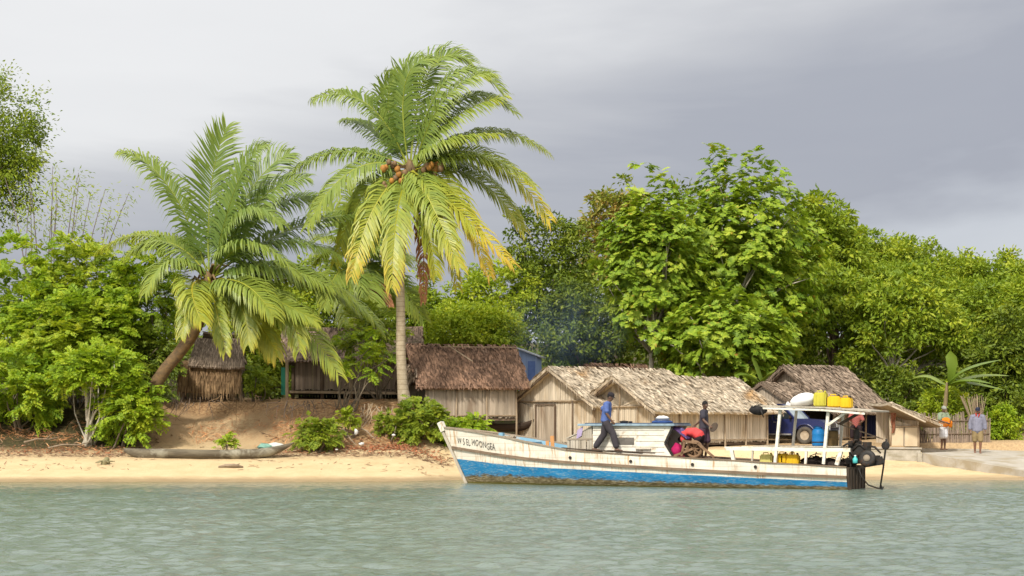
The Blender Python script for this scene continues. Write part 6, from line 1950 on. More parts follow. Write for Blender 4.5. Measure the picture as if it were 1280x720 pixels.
def person(label, loc, rotz, J, skin, clothes, hair, hat=None, group=None, scale=1.0, look=(1, 0, 0), hands=None, shoes=False):
    """local axes: x the way the figure faces, y to its left, z up. J: joints."""
    p = thing('person', label, 'person', loc, rotz, group)
    p.scale = (scale,) * 3
    g = {k: Vector(v) for k, v in J.items()}
    lat = (g['shL'] - g['shR']).normalized()
    V = []; F = []
    spine = [g['pelvis'], g['waist'], g['chest'], g['neck']]
    ell_chain(V, F, [g['pelvis'], g['waist'], g['chest'], g['chest'].lerp(g['neck'], .72)], [(.155, .11), (.135, .095), (.165, .105), (.12, .075)], 16, lat)
    hd = g['head']; up = (hd - g['neck']).normalized()
    ell_chain(V, F, [g['chest'].lerp(g['neck'], .6), g['neck'], g['neck'].lerp(hd, .6)], [.065, .053, .052], 12)
    fw = Vector(look); fw = (fw - up * fw.dot(up)).normalized(); sd_ = up.cross(fw)
    rot = Matrix((fw, sd_, up)).transposed()
    ball(V, F, hd + up * .02 - fw * .008, (.095, .074, .105), 18, 12, rot)
    ball(V, F, hd - up * .045 + fw * .022, (.066, .056, .068), 14, 10, rot)       # jaw
    ell_chain(V, F, [hd + up * .015 + fw * .082, hd - up * .012 + fw * .100, hd - up * .022 + fw * .098], [.009, .014, .016], 8)   # nose
    ell_chain(V, F, [hd - up * .052 + fw * .080 - sd_ * .02, hd - up * .052 + fw * .088, hd - up * .052 + fw * .080 + sd_ * .02], [.007, .010, .007], 8)  # lips
    ell_chain(V, F, [hd + up * .032 + fw * .078 - sd_ * .045, hd + up * .036 + fw * .088, hd + up * .032 + fw * .078 + sd_ * .045], [.010, .011, .010], 8)  # brow
    for s in (-1, 1): ball(V, F, hd + sd_ * s * .074 - fw * .005, (.022, .010, .032), 10, 6, rot)
    for S in 'LR':
        sh, el, wr = g['sh' + S], g['el' + S], g['wr' + S]
        ell_chain(V, F, [g['chest'].lerp(sh, .55) + (g['neck'] - g['chest']) * .35, sh, sh.lerp(el, .4), el, el.lerp(wr, .35), wr], [.062, .058, .050, .040, .041, .027], 12)
        hn = (hands or {}).get(S, {})
        hand(V, F, wr, hn.get('d', (wr - el).normalized()), hn.get('palm', (0, 1 if S == 'R' else -1, 0)), hn.get('curl', .5), hn.get('grip', False), 1 if S == 'R' else -1)
        hp, kn, an = g['hip' + S], g['kn' + S], g['an' + S]
        ell_chain(V, F, [g['pelvis'].lerp(hp, .7), hp.lerp(kn, .15), hp.lerp(kn, .5), kn, kn.lerp(an, .3), an + Vector((0, 0, .0))], [.09, .088, .074, .056, .056, .036], 12)
        foot(V, F, an, g.get('toe' + S, Vector((1, 0, 0))))
    body = grow('body', V, F, skin, p, .0095, 2)
    # eyes
    for s in (-1, 1):
        mb = MB(); mb.smooth = True; mb.blob(hd + up * .016 + fw * .0795 + sd_ * s * .031, (.010, .013, .010), 10, 8, rot); e = mb.build('eye', M_EYE, p)
        mb = MB(); mb.smooth = True; mb.blob(hd + up * .016 + fw * .0865 + sd_ * s * .031, (.004, .006, .006), 8, 6, rot); mb.build('iris', M_BLACK, e)
    for kind, m, opt in clothes:
        V = []; F = []
        if kind == 'shirt':
            ln = opt.get('sleeve', .75)
            lowp = g['pelvis'].lerp(g['waist'], opt.get('hem', .25))
            k = opt.get('loose', 0)
            ell_chain(V, F, [lowp, g['waist'], g['chest'], g['chest'].lerp(g['neck'], .62)], [(.170 + k, .125 + k), (.155 + k, .115 + k), (.185 + k, .125), (.125, .09)], 16, lat)
            ell_chain(V, F, [g['chest'].lerp(g['neck'], .6), g['chest'].lerp(g['neck'], .95)], [.085, .066], 12)
            for S in 'LR':
                sh, el, wr = g['sh' + S], g['el' + S], g['wr' + S]
                ch = [g['chest'].lerp(sh, .5) + (g['neck'] - g['chest']) * .35, sh]
                rs = [.085, .078 + k * .5]
                if ln <= 1: ch += [sh.lerp(el, ln * .6), sh.lerp(el, ln)]; rs += [.070 + k * .6, .066 + k * .6]
                else: ch += [sh.lerp(el, .5), el, el.lerp(wr, ln - 1)]; rs += [.069 + k * .6, .058 + k * .6, .046 + k * .6]
                ell_chain(V, F, ch, rs, 12)
            grow('shirt', V, F, m, p, .012, 3)
        elif kind == 'trousers':
            ln = opt.get('length', 1.9); k = opt.get('loose', .012)
            ell_chain(V, F, [g['pelvis'] - (g['waist'] - g['pelvis']).normalized() * .05, g['pelvis'].lerp(g['waist'], opt.get('rise', .55))], [(.172, .13), (.152, .115)], 16, lat)
            for S in 'LR':
                hp, kn, an = g['hip' + S], g['kn' + S], g['an' + S]
                ch = [g['pelvis'].lerp(hp, .7), hp.lerp(kn, .2), hp.lerp(kn, .6)]; rs = [.105, .100 + k * .5, .085 + k]
                if ln <= 1: ch += [hp.lerp(kn, ln)]; rs += [.082 + k * 1.3]
                else: ch += [kn, kn.lerp(an, (ln - 1) * .6), kn.lerp(an, ln - 1)]; rs += [.070 + k, .068 + k, .058 + k]
                ell_chain(V, F, ch, rs, 12)
            grow('trousers' if ln > 1 else 'shorts', V, F, m, p, .012, 3)
    V = []; F = []
    if hat is None or hat[0] == 'cap':
        ball(V, F, hd + up * .035 - fw * .016, (.100, .081, .098), 16, 10, rot)
        V = [v for v in V]
        # keep the crown of the head only
        hv_ = MB(); hv_.smooth = True
        hv_.add(V, F); bm = bmesh.new(); me = bpy.data.meshes.new('h'); me.from_pydata(hv_.v, [], hv_.f); bm.from_mesh(me)
        cut = hd + up * .03 + fw * .035; nrm = (fw * .75 - up * 1.0).normalized()
        bmesh.ops.bisect_plane(bm, geom=bm.verts[:] + bm.edges[:] + bm.faces[:], plane_co=cut, plane_no=nrm, clear_outer=True)
        bm.to_mesh(me); bm.free()
        for q in me.polygons: q.use_smooth = True
        me.name = 'hair'; link_mesh('hair', me, hair, p)
    if hat is not None:
        mb = MB(); mb.smooth = True
        if hat[0] == 'cap':
            c = hd + up * .055 - fw * .008
            for i in range(2): pass
            prof = [(.104, -.01), (.106, .02), (.100, .055), (.075, .085), (.03, .098)]
            Vv = []
            mb.lathe(prof, (0, 0, 0), 18)
            mb.v = [tuple(c + fw * (x * 1.0) + sd_ * (y * .84) + up * z) for x, y, z in mb.v]
            n0 = len(mb.v)
            pk = []
            for i in range(9):
                a = R(-62 + 124 * i / 8)
                pk.append((c + fw * (.09 * math.cos(a)) + sd_ * (.085 * math.sin(a)) + up * .002, c + fw * (.09 * math.cos(a) + .085 * math.cos(a * 1.1)) + sd_ * (.088 * math.sin(a)) - up * .018))
            VV = []
            for a, b in pk: VV += [a, b, a - up * .008, b - up * .008]
            FF = []
            for i in range(8):
                q = i * 4
                FF += [(q, q + 4, q + 5, q + 1), (q + 2, q + 3, q + 7, q + 6), (q + 1, q + 5, q + 7, q + 3)]
            mb.add(VV, FF); mb.build('cap', hat[1], p)
        elif hat[0] == 'wrap':
            mb.blob(hd + up * .055 - fw * .012, (.115, .098, .085), 16, 10, rot, .08, random.Random(3)); mb.blob(hd + up * .03 - fw * .09, (.05, .06, .05), 10, 8, rot)
            mb.build('head_wrap', hat[1], p)
    return p


def skin_mat(name, c): return mat(name, c, tuple(x * .82 for x in c), 6, bump=.05, rough=.5, spec=.35)
M_EYE = mat('eye_white', (.6, .56, .5), (.55, .5, .45), 3, bump=0, rough=.3)
M_SKIN = skin_mat('brown_skin', (.15, .080, .050)); M_SKIN2 = skin_mat('dark_skin', (.12, .064, .040)); M_SKIN3 = skin_mat('light_brown_skin', (.21, .105, .065))  # skin tones of different people, from dark to lighter brown
M_HAIR = mat('black_hair', (.010, .009, .008), (.018, .015, .013), 30, bump=.4, rough=.8)
def cloth(name, c, s=9, k=.75): return mat(name, c, tuple(x * k for x in c), s, bump=.45, bdist=.02, rough=.85, spec=.1)
M_TEE = cloth('blue_tshirt', (.10, .15, .36)); M_SLACK = cloth('grey_trousers', (.060, .052, .058)); M_CAPD = cloth('dark_cap', (.035, .030, .034))
M_DTEE = cloth('charcoal_tshirt', (.06, .056, .07)); M_DSH = cloth('plum_shorts', (.075, .045, .065))
M_RED = cloth('coral_shirt', (.70, .075, .075)); M_DARKT = cloth('dark_trousers', (.03, .02, .022))
M_JACK = cloth('grey_jacket', (.22, .22, .28)); M_KHAKI = cloth('khaki_shorts', (.27, .20, .10)); M_COLL = cloth('red_scarf', (.45, .05, .04)); M_NAVYC = cloth('navy_cap', (.03, .035, .06))
M_SAGE = cloth('sage_shirt', (.25, .30, .20)); M_ORNG = cloth('orange_wrap', (.75, .22, .02)); M_WSH = cloth('white_shorts', (.62, .62, .64)); M_SHAWL = cloth('grey_head_wrap', (.30, .31, .27))
M_CHECK = None
t = NT('checked_shirt'); ck = t.n('ShaderNodeTexChecker'); ck.inputs['Scale'].default_value = 22; ck.inputs['Color1'].default_value = (.40, .10, .08, 1); ck.inputs['Color2'].default_value = (.24, .10, .09, 1); t.l(t.coord('Object'), ck.inputs['Vector'])
M_CHECK = t.finish(t.principled(ck.outputs['Color'], .85, 0, None, .1).outputs[0])

STAND = dict(pelvis=(0, 0, .93), waist=(.0, 0, 1.08), chest=(.0, 0, 1.30), neck=(.0, 0, 1.47), head=(.015, 0, 1.60), shL=(0, .19, 1.40), shR=(0, -.19, 1.40),
             elL=(-.03, .24, 1.12), elR=(-.03, -.24, 1.12), wrL=(.04, .25, .88), wrR=(.04, -.25, .88), hipL=(0, .10, .90), hipR=(0, -.10, .90),
             knL=(.02, .11, .50), knR=(.02, -.11, .50), anL=(-.01, .11, .075), anR=(-.01, -.11, .075))
def pose(**k): d = dict(STAND); d.update(k); return d

# walking man on the gangplanks
p = uz(758, 567, -.90); p.z = itp(SHEER, p.x) + .072
J = pose(pelvis=(-.02, 0, .90), waist=(.0, 0, 1.06), chest=(.03, 0, 1.27), neck=(.07, 0, 1.44), head=(.12, 0, 1.57), shL=(.05, .19, 1.37), shR=(.03, -.19, 1.37),
         elL=(-.21, .24, 1.20), elR=(.06, -.25, 1.09), wrL=(-.16, .22, .97), wrR=(.19, -.23, .90), hipL=(-.02, .10, .88), hipR=(-.02, -.10, .88),
         knL=(-.10, .11, .48), knR=(.22, -.11, .50), anL=(-.40, .11, .13), anR=(.33, -.11, .075), toeL=(1, 0, 0), toeR=(1, 0, 0))
J['anL'] = (-.38, .11, .085)
person('barefoot man in a blue t-shirt and dark cap walking along the boat side', bw(p), BOAT_ROT + R(12), J, M_SKIN, [('shirt', M_TEE, dict(sleeve=.78, hem=-.15, loose=.024)), ('trousers', M_SLACK, dict(length=1.86, loose=.030))], M_HAIR, ('cap', M_CAPD), None, 1.06)

# man standing behind the winch with a plate in his hand
p = uz(880, 572, .25); p.z = itp(SHEER, p.x) - .028
J = pose(head=(.05, -.02, 1.595), neck=(.02, 0, 1.46), elL=(-.17, .26, 1.20), wrL=(-.38, .22, 1.02), elR=(.12, -.24, 1.14), wrR=(.33, -.26, .98), shL=(-.05, .18, 1.40), shR=(.05, -.18, 1.39),
         knL=(.05, .12, .5), knR=(.0, -.10, .5))
M2 = person('man in a charcoal t-shirt standing behind the winch with one arm held out', bw(p), BOAT_ROT + R(-8), J, M_SKIN2, [('shirt', M_DTEE, dict(sleeve=.66, hem=-.1, loose=.024)), ('trousers', M_DSH, dict(length=.95, loose=.02))], M_HAIR, None, None, 1.03,
            look=(.95, -.3, -.05), hands={'R': dict(d=(.8, -.2, -.45), palm=(0, .3, -1), curl=.9, grip=True)})
pl_ = M2.matrix_basis @ Vector((.44, -.29, .93))
o = thing('dark_plate', 'dark round plate held out by the man in the charcoal t-shirt', 'plate', pl_, BOAT_ROT)
mb = MB(); mb.smooth = True; mb.lathe([(.02, -.012), (.10, -.01), (.155, .015), (.16, .02), (.15, .022), (.09, .0), (.02, -.002)], (0.06, 0, 0), 24, Matrix.Rotation(R(62), 3, 'X') @ Matrix.Rotation(R(-22), 3, 'Y')); mb.build('plate', M_DARKW, o)

# bending person in coral shirt
p = uz(874, 572, -.15); p.z = itp(SHEER, p.x) - .028
J = pose(pelvis=(-.02, 0, .70), waist=(.14, 0, .80), chest=(.36, 0, .82), neck=(.50, 0, .74), head=(.57, 0, .61), shL=(.43, .19, .78), shR=(.43, -.19, .78), elL=(.44, .24, .50), elR=(.42, -.24, .50),
         wrL=(.46, .12, .28), wrR=(.44, -.10, .28), hipL=(-.04, .10, .67), hipR=(-.04, -.10, .67), knL=(.10, .14, .38), knR=(.08, -.14, .38), anL=(-.06, .13, .075), anR=(-.06, -.13, .075))
person('person in a coral red shirt bent far over the winch, head down', bw(p), BOAT_ROT + R(180), J, M_SKIN2, [('shirt', M_RED, dict(sleeve=.75, hem=.0, loose=.045)), ('trousers', M_DARKT, dict(length=1.7, loose=.02))], M_HAIR, None, None, 1.0, look=(.5, 0, -1))

# two people on the landing
def on_ramp(px, d): x = (px - 640) / F_PX * d; return Vector((x, d, max(ramp_z(x, d), gz(x, d)) + .004))
p = on_ramp(1222, 72.6)
J = pose(knL=(.10, .10, .50), anL=(.06, .09, .075), knR=(.0, -.10, .50), anR=(-.10, -.09, .08), elL=(-.02, .27, 1.13), elR=(-.02, -.27, 1.13), wrL=(.05, .28, .90), wrR=(.03, -.28, .90))
pm = person('man in a grey jacket, khaki shorts and navy cap walking on the slipway', p, R(-98), J, M_SKIN3, [('shirt', M_JACK, dict(sleeve=1.85, hem=-.45, loose=.035)), ('trousers', M_KHAKI, dict(length=1.05, loose=.03))], M_HAIR, ('cap', M_NAVYC), None, 1.0, look=(1, 0, -.12))
V = []; F = []
ell_chain(V, F, [(.06, -.07, 1.40), (.09, -.05, 1.47), (.0, -.075, 1.515), (-.07, 0, 1.52), (.0, .075, 1.515), (.09, .05, 1.47), (.115, .01, 1.38)], [.022, .026, .026, .026, .026, .026, .018], 10); grow('scarf', V, F, M_COLL, pm, .01, 2)
p = on_ramp(1179, 74.1)
J = pose(elL=(.10, .25, 1.18), wrL=(.28, .10, 1.14), elR=(.08, -.25, 1.16), wrR=(.27, -.12, 1.08), knR=(.02, -.07, .5), anR=(-.03, -.06, .075), knL=(.03, .07, .5), anL=(.02, .06, .075), head=(.04, 0, 1.60))
pm = person('person in an orange wrap, white shorts and grey head cloth on the landing', p, R(-58), J, M_SKIN2, [('shirt', M_SAGE, dict(sleeve=.8, hem=.2, loose=.02)), ('trousers', M_WSH, dict(length=.95, loose=.03))], M_HAIR, ('wrap', M_SHAWL), None, .98, look=(1, -.2, 0))
V = []; F = []
ell_chain(V, F, [(0, 0, .98), (.02, 0, 1.08), (.03, 0, 1.20)], [(.215, .175), (.215, .175), (.195, .15)], 16, (0, 1, 0)); ell_chain(V, F, [(.10, .10, 1.2), (.2, .16, 1.05), (.2, .2, .93)], [.10, .12, .07], 12)
grow('orange_wrap', V, F, M_ORNG, pm, .014, 3)

# man seated in the shade of the shelter
p = gp(1070, 75.8)
J = pose(pelvis=(0, 0, .62), waist=(.02, 0, .78), chest=(.05, 0, 1.0), neck=(.07, 0, 1.17), head=(.10, 0, 1.30), shL=(.05, .19, 1.10), shR=(.05, -.19, 1.10), elL=(.12, .28, .86), elR=(.14, -.28, .86), wrL=(.34, .18, .78), wrR=(.34, -.18, .76),
         hipL=(.0, .10, .60), hipR=(0, -.10, .60), knL=(.42, .16, .58), knR=(.42, -.16, .58), anL=(.42, .16, .12), anR=(.40, -.16, .12))
person('man in a reddish checked shirt sitting in the shade by the truck', p + Vector((0, 0, .02)), R(-100), J, M_SKIN2, [('shirt', M_CHECK, dict(sleeve=.9, hem=.0, loose=.015)), ('trousers', M_DARKT, dict(length=1.8, loose=.015))], M_HAIR, None, None, 1.0)
cr_ = thing('wooden_crate', 'dark wooden crate that the man in the checked shirt sits on', 'crate', p, R(-100))
mb = MB()
for z in (.06, .22, .38): 
    for s in (-1, 1): mb.box((0, s * .2, z), (.42, .02, .13)); mb.box((s * .21, 0, z), (.02, .40, .13))
mb.build('sides', M_POLED, cr_); mb = MB()
for k in range(4): mb.box((-.165 + .11 * k, 0, .465), (.10, .42, .02))
mb.build('lid', M_POLE, cr_)
for s in (-1, 1):
    for s2 in (-1, 1):
        mb = MB(); mb.box((s * .19, s2 * .18, .22), (.03, .03, .44)); mb.build('corner_post', M_POLED, cr_)

# ================================================================== the truck
TH = R(-31)
tw0 = at(1007, 550, 75.0)
M_PAINT = mat('dark_blue_paint', (.012, .018, .085), (.010, .015, .07), 2, bump=0, rough=.28, spec=.5, c3=(.05, .045, .06), s3=2.0, lo3=.55, hi3=.8)
M_GLASS = mat('tinted_glass', (.02, .025, .03), (.02, .025, .03), 2, bump=0, rough=.08, spec=.6)
M_TYRE = mat('dusty_tyre', (.10, .085, .065), (.06, .05, .04), 6, bump=.3, rough=.9)
M_RIM = mat('tan_rim', (.42, .34, .24), (.33, .26, .18), 5, bump=.05, rough=.5)
M_CHROME = mat('dull_chrome', (.55, .55, .55), (.40, .40, .40), 5, bump=.05, rough=.3, metal=.8)
c, s = math.cos(TH), math.sin(TH)
xw, yw = 3.55, -.72       # front right wheel in truck axes (x forward from the tail, y left)
tg_ = gz(tw0.x, 75.0)
tr = thing('pickup_truck', 'dark blue double cab pickup truck parked under the thatched shelter', 'truck', (tw0.x - (c * xw - s * yw), 75.0 - (s * xw + c * yw), tg_ - .02), TH)
def hull_section(prof, y0, y1, m, name, parent, inset=.0, bevel=.03):
    mb = MB(); mb.prism([(x, y0, z) for x, z in prof], (0, y1 - y0, 0)); return mb.build(name, m, parent, bevel=bevel)
# lower body with wheel arches
def arch(cx, r, n=9): return [(cx + r * math.cos(PI * i / n), .36 + r * math.sin(PI * i / n)) for i in range(n + 1)]
low = [(4.35, .42), (4.38, .62), (4.36, .86), (4.15, .93), (3.05, 1.0), (1.5, 1.0), (.02, 1.0), (0, .45)] + [(x, z) for x, z in reversed(arch(.95, .42))] + [(1.45, .36), (3.05, .36)] + [(x, z) for x, z in reversed(arch(3.55, .42))]
mb = MB(); mb.prism([(x, -.82, z) for x, z in low], (0, .03, 0)); mb.prism([(x, .79, z) for x, z in low], (0, .03, 0)); mb.build('body_side', M_PAINT, tr)
hood = [(4.36, .84), (4.2, .94), (3.1, 1.02), (3.02, 1.0), (3.02, .6), (4.34, .5)]
hull_section(hood, -.785, .785, M_PAINT, 'hood', tr, bevel=.03)
mb = MB(); mb.box((.75, 0, .62), (1.45, 1.56, .3)); mb.box((2.2, 0, .65), (1.6, 1.56, .5)); mb.build('body', M_PAINT, tr)
cabp = [(1.30, 1.0), (1.42, 1.55), (1.55, 1.60), (2.55, 1.58), (3.12, 1.02)]
hull_section([(x, z) for x, z in [(1.42, 1.53), (1.55, 1.61), (2.5, 1.60), (2.62, 1.53)]], -.66, .66, M_PAINT, 'cab_roof', tr, bevel=.03)
for y in (-.75, .75):
    i_ = -1 if y < 0 else 1
    for a, b in (((1.30, 1.0), (1.44, 1.55)), ((2.18, 1.0), (2.16, 1.55)), ((3.10, 1.01), (2.56, 1.56))):
        mb = MB(); mb.beam((a[0], y, a[1]), (b[0], y * .9, b[1]), .09, .06); mb.build('pillar', M_PAINT, tr)
    for x0, x1, x2, x3 in ((1.36, 2.13, 2.12, 1.48), (2.22, 3.02, 2.52, 2.20)):
        mb = MB(); mb.add([(x0, y * .985, 1.01), (x1, y * .985, 1.01), (x2, y * .90, 1.53), (x3, y * .90, 1.53)], [(0, 1, 2, 3)]); mb.build('side_window', M_GLASS, tr)
mb = MB(); mb.add([(3.10, -.68, 1.02), (3.10, .68, 1.02), (2.60, .62, 1.55), (2.60, -.62, 1.55)], [(0, 1, 2, 3)]); mb.build('windscreen', mat('windscreen_glass', (.30, .36, .38), (.25, .30, .32), 2, bump=0, rough=.05, spec=.9), tr)
mb = MB(); mb.add([(1.33, -.70, 1.02), (1.33, .70, 1.02), (1.46, .62, 1.53), (1.46, -.62, 1.53)], [(0, 1, 2, 3)]); mb.build('rear_window', M_GLASS, tr)
for y in (-.835, .835):
    mb = MB(); mb.box((2.2, y, .40), (1.6, .05, .06)); mb.build('side_step', M_CHROME, tr)
    for x_ in (2.15, 3.02):
        mb = MB(); mb.box((x_, y * .985, .73), (.012, .012, .48)); mb.build('door_seam', M_BLACK, tr)
    mb = MB(); mb.box((2.3, y, .88), (.13, .025, .03)); mb.build('door_handle', M_CHROME, tr)
    mb = MB(); mb.box((2.98, y * 1.09, 1.08), (.08, .16, .13)); mb.build('wing_mirror', M_BLACK, tr, bevel=.02)
    for x in (.95, 3.55):
        mb = MB(); mb.smooth = True; ry = Matrix.Rotation(R(90), 3, 'X')
        mb.lathe([(.19, -.09), (.30, -.10), (.345, -.06), (.355, 0), (.345, .06), (.30, .10), (.19, .09), (.19, -.09)], (x, y * .90, .355), 28, ry); wh = mb.build('wheel', M_TYRE, tr)
        mb = MB(); mb.smooth = True; mb.lathe([(.05, -.085), (.10, -.06), (.16, -.05), (.19, -.085), (.20, -.09), (.20, .09), (.16, .05), (.05, .085)], (x, y * .90, .355), 20, ry); mb.build('rim', M_RIM, wh)
    mb = MB(); 
    for x in (.95, 3.55):
        pts = [(x + .44 * math.cos(PI * i / 10), y, .36 + .44 * math.sin(PI * i / 10)) for i in range(11)]; mb.tube(pts, [.028] * 11, 6)
    mb.build('wheel_arch', M_PAINT, tr)
mb = MB(); mb.box((4.40, 0, .50), (.10, 1.6, .16)); mb.build('bumper', M_CHROME, tr, bevel=.02)
mb = MB()
for k in range(5): mb.box((4.375, 0, .66 + .045 * k), (.03, .72, .02))
for k in range(5): mb.box((4.372, -.36 + .18 * k, .75), (.02, .02, .2))
mb.build('grille', M_CHROME, tr)
for y in (-.56, .56):
    mb = MB(); mb.box((4.36, y, .75), (.05, .28, .17)); hl = mb.build('headlight', mat('headlight_glass', (.62, .63, .62), (.5, .5, .5), 3, bump=0, rough=.1, spec=.8) if y < 0 else bpy.data.materials['headlight_glass'], tr, bevel=.015)
mb = MB(); mb.box((4.385, 0, .40), (.02, .34, .10)); mb.build('number_plate', M_SACK, tr)
mb = MB(); mb.tube([(4.46, -.5, .4), (4.47, -.5, .86), (4.47, .5, .86), (4.46, .5, .4)], [.03] * 4, 8); mb.build('bull_bar', M_CHROME, tr)

# ================================================================== canoes, debris
M_CANOE = mat('weathered_canoe', (.17, .145, .10), (.085, .07, .05), 3, (.4, 3, 3), bump=.5, rough=.9, c3=(.33, .31, .24), s3=1.5)
M_CANOED = mat('dark_canoe', (.07, .045, .03), (.04, .028, .02), 3, (.4, 3, 3), bump=.5, rough=.9)


def canoe(label, loc, rz, L, m, prow=.28, w=.30, hgt=.36, tilt=0.0):
    c_ = thing('dugout_canoe', label, 'canoe', loc, rz, 'dugout canoes ashore')
    n = 40; rowsn = 8; V = []; Fq = []
    for shell, k in ((0, 1.0), (1, .80)):
        for i in range(n + 1):
            f = i / n; x = -L / 2 + L * f
            b = w * (max(0.0, 1 - abs(2 * f - 1) ** 3.0)) ** .8 * k + .012 * (1 - shell)
            rise = prow * max(0, (f - .74) / .26) ** 2.0 + .05 * max(0, (.14 - f) / .14) ** 2
            top = hgt * .92 + rise + .02 * math.sin(f * 9)
            bot = 0.0 + (hgt * .95 + rise) * (max(0, (f - .72) / .28) ** 1.7 * .93) + (hgt * .7) * max(0, (.12 - f) / .12) ** 1.8 + (.06 if shell else 0)
            bot = min(bot, top - .02)
            for j in range(rowsn + 1):
                a = PI * j / rowsn
                V.append((x, -math.cos(a) * b, top - (top - bot) * math.sin(a) ** .75))
    w_ = rowsn + 1; off = (n + 1) * w_
    for i in range(n):
        for j in range(rowsn):
            a = i * w_ + j; Fq.append((a, a + w_, a + w_ + 1, a + 1)); Fq.append((off + a + 1, off + a + w_ + 1, off + a + w_, off + a))
        for j in (0, rowsn):
            a = i * w_ + j; Fq.append((a, a + w_, off + a + w_, off + a) if j else (off + a, off + a + w_, a + w_, a))
    mb = MB(); mb.smooth = True; mb.add(V, Fq); mb.build('canoe_hull', m, c_)
    for f in (.3, .55):
        mb = MB(); mb.beam((-L / 2 + L * f, -w * .92, hgt * .86), (-L / 2 + L * f, w * .92, hgt * .86), .07, .03); mb.build('thwart', m, c_)
    return c_


p = gp(261, 69.0); p.z -= .05
cn = canoe('long weathered dugout canoe lying on the sand below the left bank', p, R(-1.5), 6.15, M_CANOE, .26, .31, .40)
p = gp(626, 75.6); p.z = 1.6
canoe('dark dugout canoe stored under the floor of the brown stilt hut', p, R(-12), 2.9, M_CANOED, .2, .3, .36)
p = at(340, 560, 69.0)
nb = thing('net_bundle', 'pale green and white fishing net bundled in the canoe prow', 'fishing net', p)
mb = MB(); mb.smooth = True; mb.blob((.12, 0, .06), (.30, .2, .13), 18, 12, None, .16, random.Random(4)); mb.build('white_net', mat('white_net', (.62, .62, .56), (.42, .44, .40), 14, bump=.7, bdist=.03), nb)
mb = MB(); mb.smooth = True; mb.blob((-.22, -.05, .04), (.30, .2, .12), 18, 12, None, .18, random.Random(9)); mb.build('green_net', mat('green_net', (.20, .36, .28), (.12, .24, .20), 14, bump=.7, bdist=.03), nb)

# driftwood and stump on the sand
M_DRIFT = mat('driftwood', (.30, .23, .16), (.19, .14, .09), 6, bump=.5, rough=.95)
p = gp(289, 66.9, .03); mb = MB(); mb.smooth = True
mb.tube([(-.45, 0, 0), (-.2, .02, .05), (.1, -.02, .045), (.42, .03, .0)], [.03, .06, .065, .03], 8, rough=.25, rng=random.Random(3)); mb.tube([(.1, 0, .05), (.3, .05, .11)], [.03, .012], 6)
o = mb.build('driftwood', M_DRIFT); o.location = p; tag(o, 'short piece of driftwood alone on the wet sand below the canoe', 'driftwood')
p = gp(131, 67.7); st_ = MB(); st_.smooth = True; rr = random.Random(11)
st_.tube([(0, 0, -.1), (.03, 0, .12), (.1, .02, .24)], [.17, .13, .07], 9, rough=.25, rng=rr)
for k in range(6):
    a = rr.uniform(0, 6.3); st_.tube([(0, 0, .08), (.2 * math.cos(a), .2 * math.sin(a), .10), (.36 * math.cos(a), .36 * math.sin(a), rr.uniform(-.02, .12))], [.05, .03, .012], 6)
o = st_.build('tree_stump', mat('mossy_stump', (.26, .24, .12), (.16, .13, .07), 8, bump=.6)); o.location = p; tag(o, 'small mossy root stump on the sand below the left shrubs', 'stump')

# litter of sticks and leaves along the top of the beach
rng = np.random.default_rng(51); mb = MB()
for k in range(2300):
    u = rng.random()
    x = rng.uniform(-19.5, -2.2)
    y = 69.2 + abs(rng.normal()) * .9 if u < .55 else (rng.uniform(70, 74.0) if u < .93 else rng.uniform(66.2, 69))
    if u >= .55 and -13.2 < x < -9.4 and rng.random() < .85: continue
    z = gz(x, y) + .012
    a = rng.uniform(0, PI); L = rng.uniform(.06, .30) * (1.8 if rng.random() < .12 else 1)
    d = Vector((math.cos(a), math.sin(a) * .6, rng.normal() * .22)).normalized() * L / 2
    p = Vector((x, y, z)); w_ = rng.uniform(.008, .03)
    mb.beam(p - d, p + d, w_, w_ * .6)
o = mb.build('beach_debris', mat('dry_litter', (.30, .20, .12), (.17, .10, .06), 3, bump=.1, island=.55, rough=.95), fixn=False); tag(o, kind='stuff')
rng = np.random.default_rng(52); n = 1700
x = np.concatenate([rng.normal(-4.6, 1.1, n // 2), rng.uniform(-19, -2.5, n - n // 2)]); y = np.concatenate([70.3 + np.abs(rng.normal(0, .5, n // 2)), 69.9 + np.abs(rng.normal(0, .5, n - n // 2))])
V, Q = leaf_quads(np.stack([x, y, ground_np(x, y) + .02], 1), rng.normal(size=(n, 3)) * [1, 1, .25], unit(rng.normal(size=(n, 3)) * .5 + [0, -.4, 1]), rng.uniform(.06, .16, n), rng.uniform(.03, .07, n), .3)
o = np_mesh('fallen_leaves', V, Q, leaf_mat('dead_leaves', (.07, .035, .018), (.15, .075, .035), (.28, .18, .10), .1, rough=.9, spec=.1), None, None, {'tint': np.full(len(V), .5)}); tag(o, kind='stuff')
# dry grass and dead stalks hanging over the bank
rng = np.random.default_rng(53); n = 5200
x = rng.uniform(-19.5, -3.6, n); y = 72.2 + rng.normal(0, 1.0, n)
keep = (fbm(x * .7, y * .7, 0, 61) > -.04) & ~((np.abs(x + 11) < 1.6) & (y < 72.6))
x, y = x[keep], y[keep]; n = len(x)
d = np.stack([rng.normal(0, .7, n), rng.uniform(-1, .15, n), rng.uniform(-.75, .5, n)], 1)
V, Q = leaf_quads(np.stack([x, y, ground_np(x, y) + .03], 1), d, unit(rng.normal(size=(n, 3)) * .5 + [0, -.6, .8]), rng.uniform(.15, .55, n), rng.uniform(.012, .03, n), .2, .25)
o = np_mesh('dry_grass', V, Q, leaf_mat('dry_grass_blades', (.10, .055, .025), (.20, .12, .055), (.34, .24, .11), .1, rough=.9, spec=.1), None, None, {'tint': np.repeat(rng.random(n), 4)}); tag(o, kind='stuff')
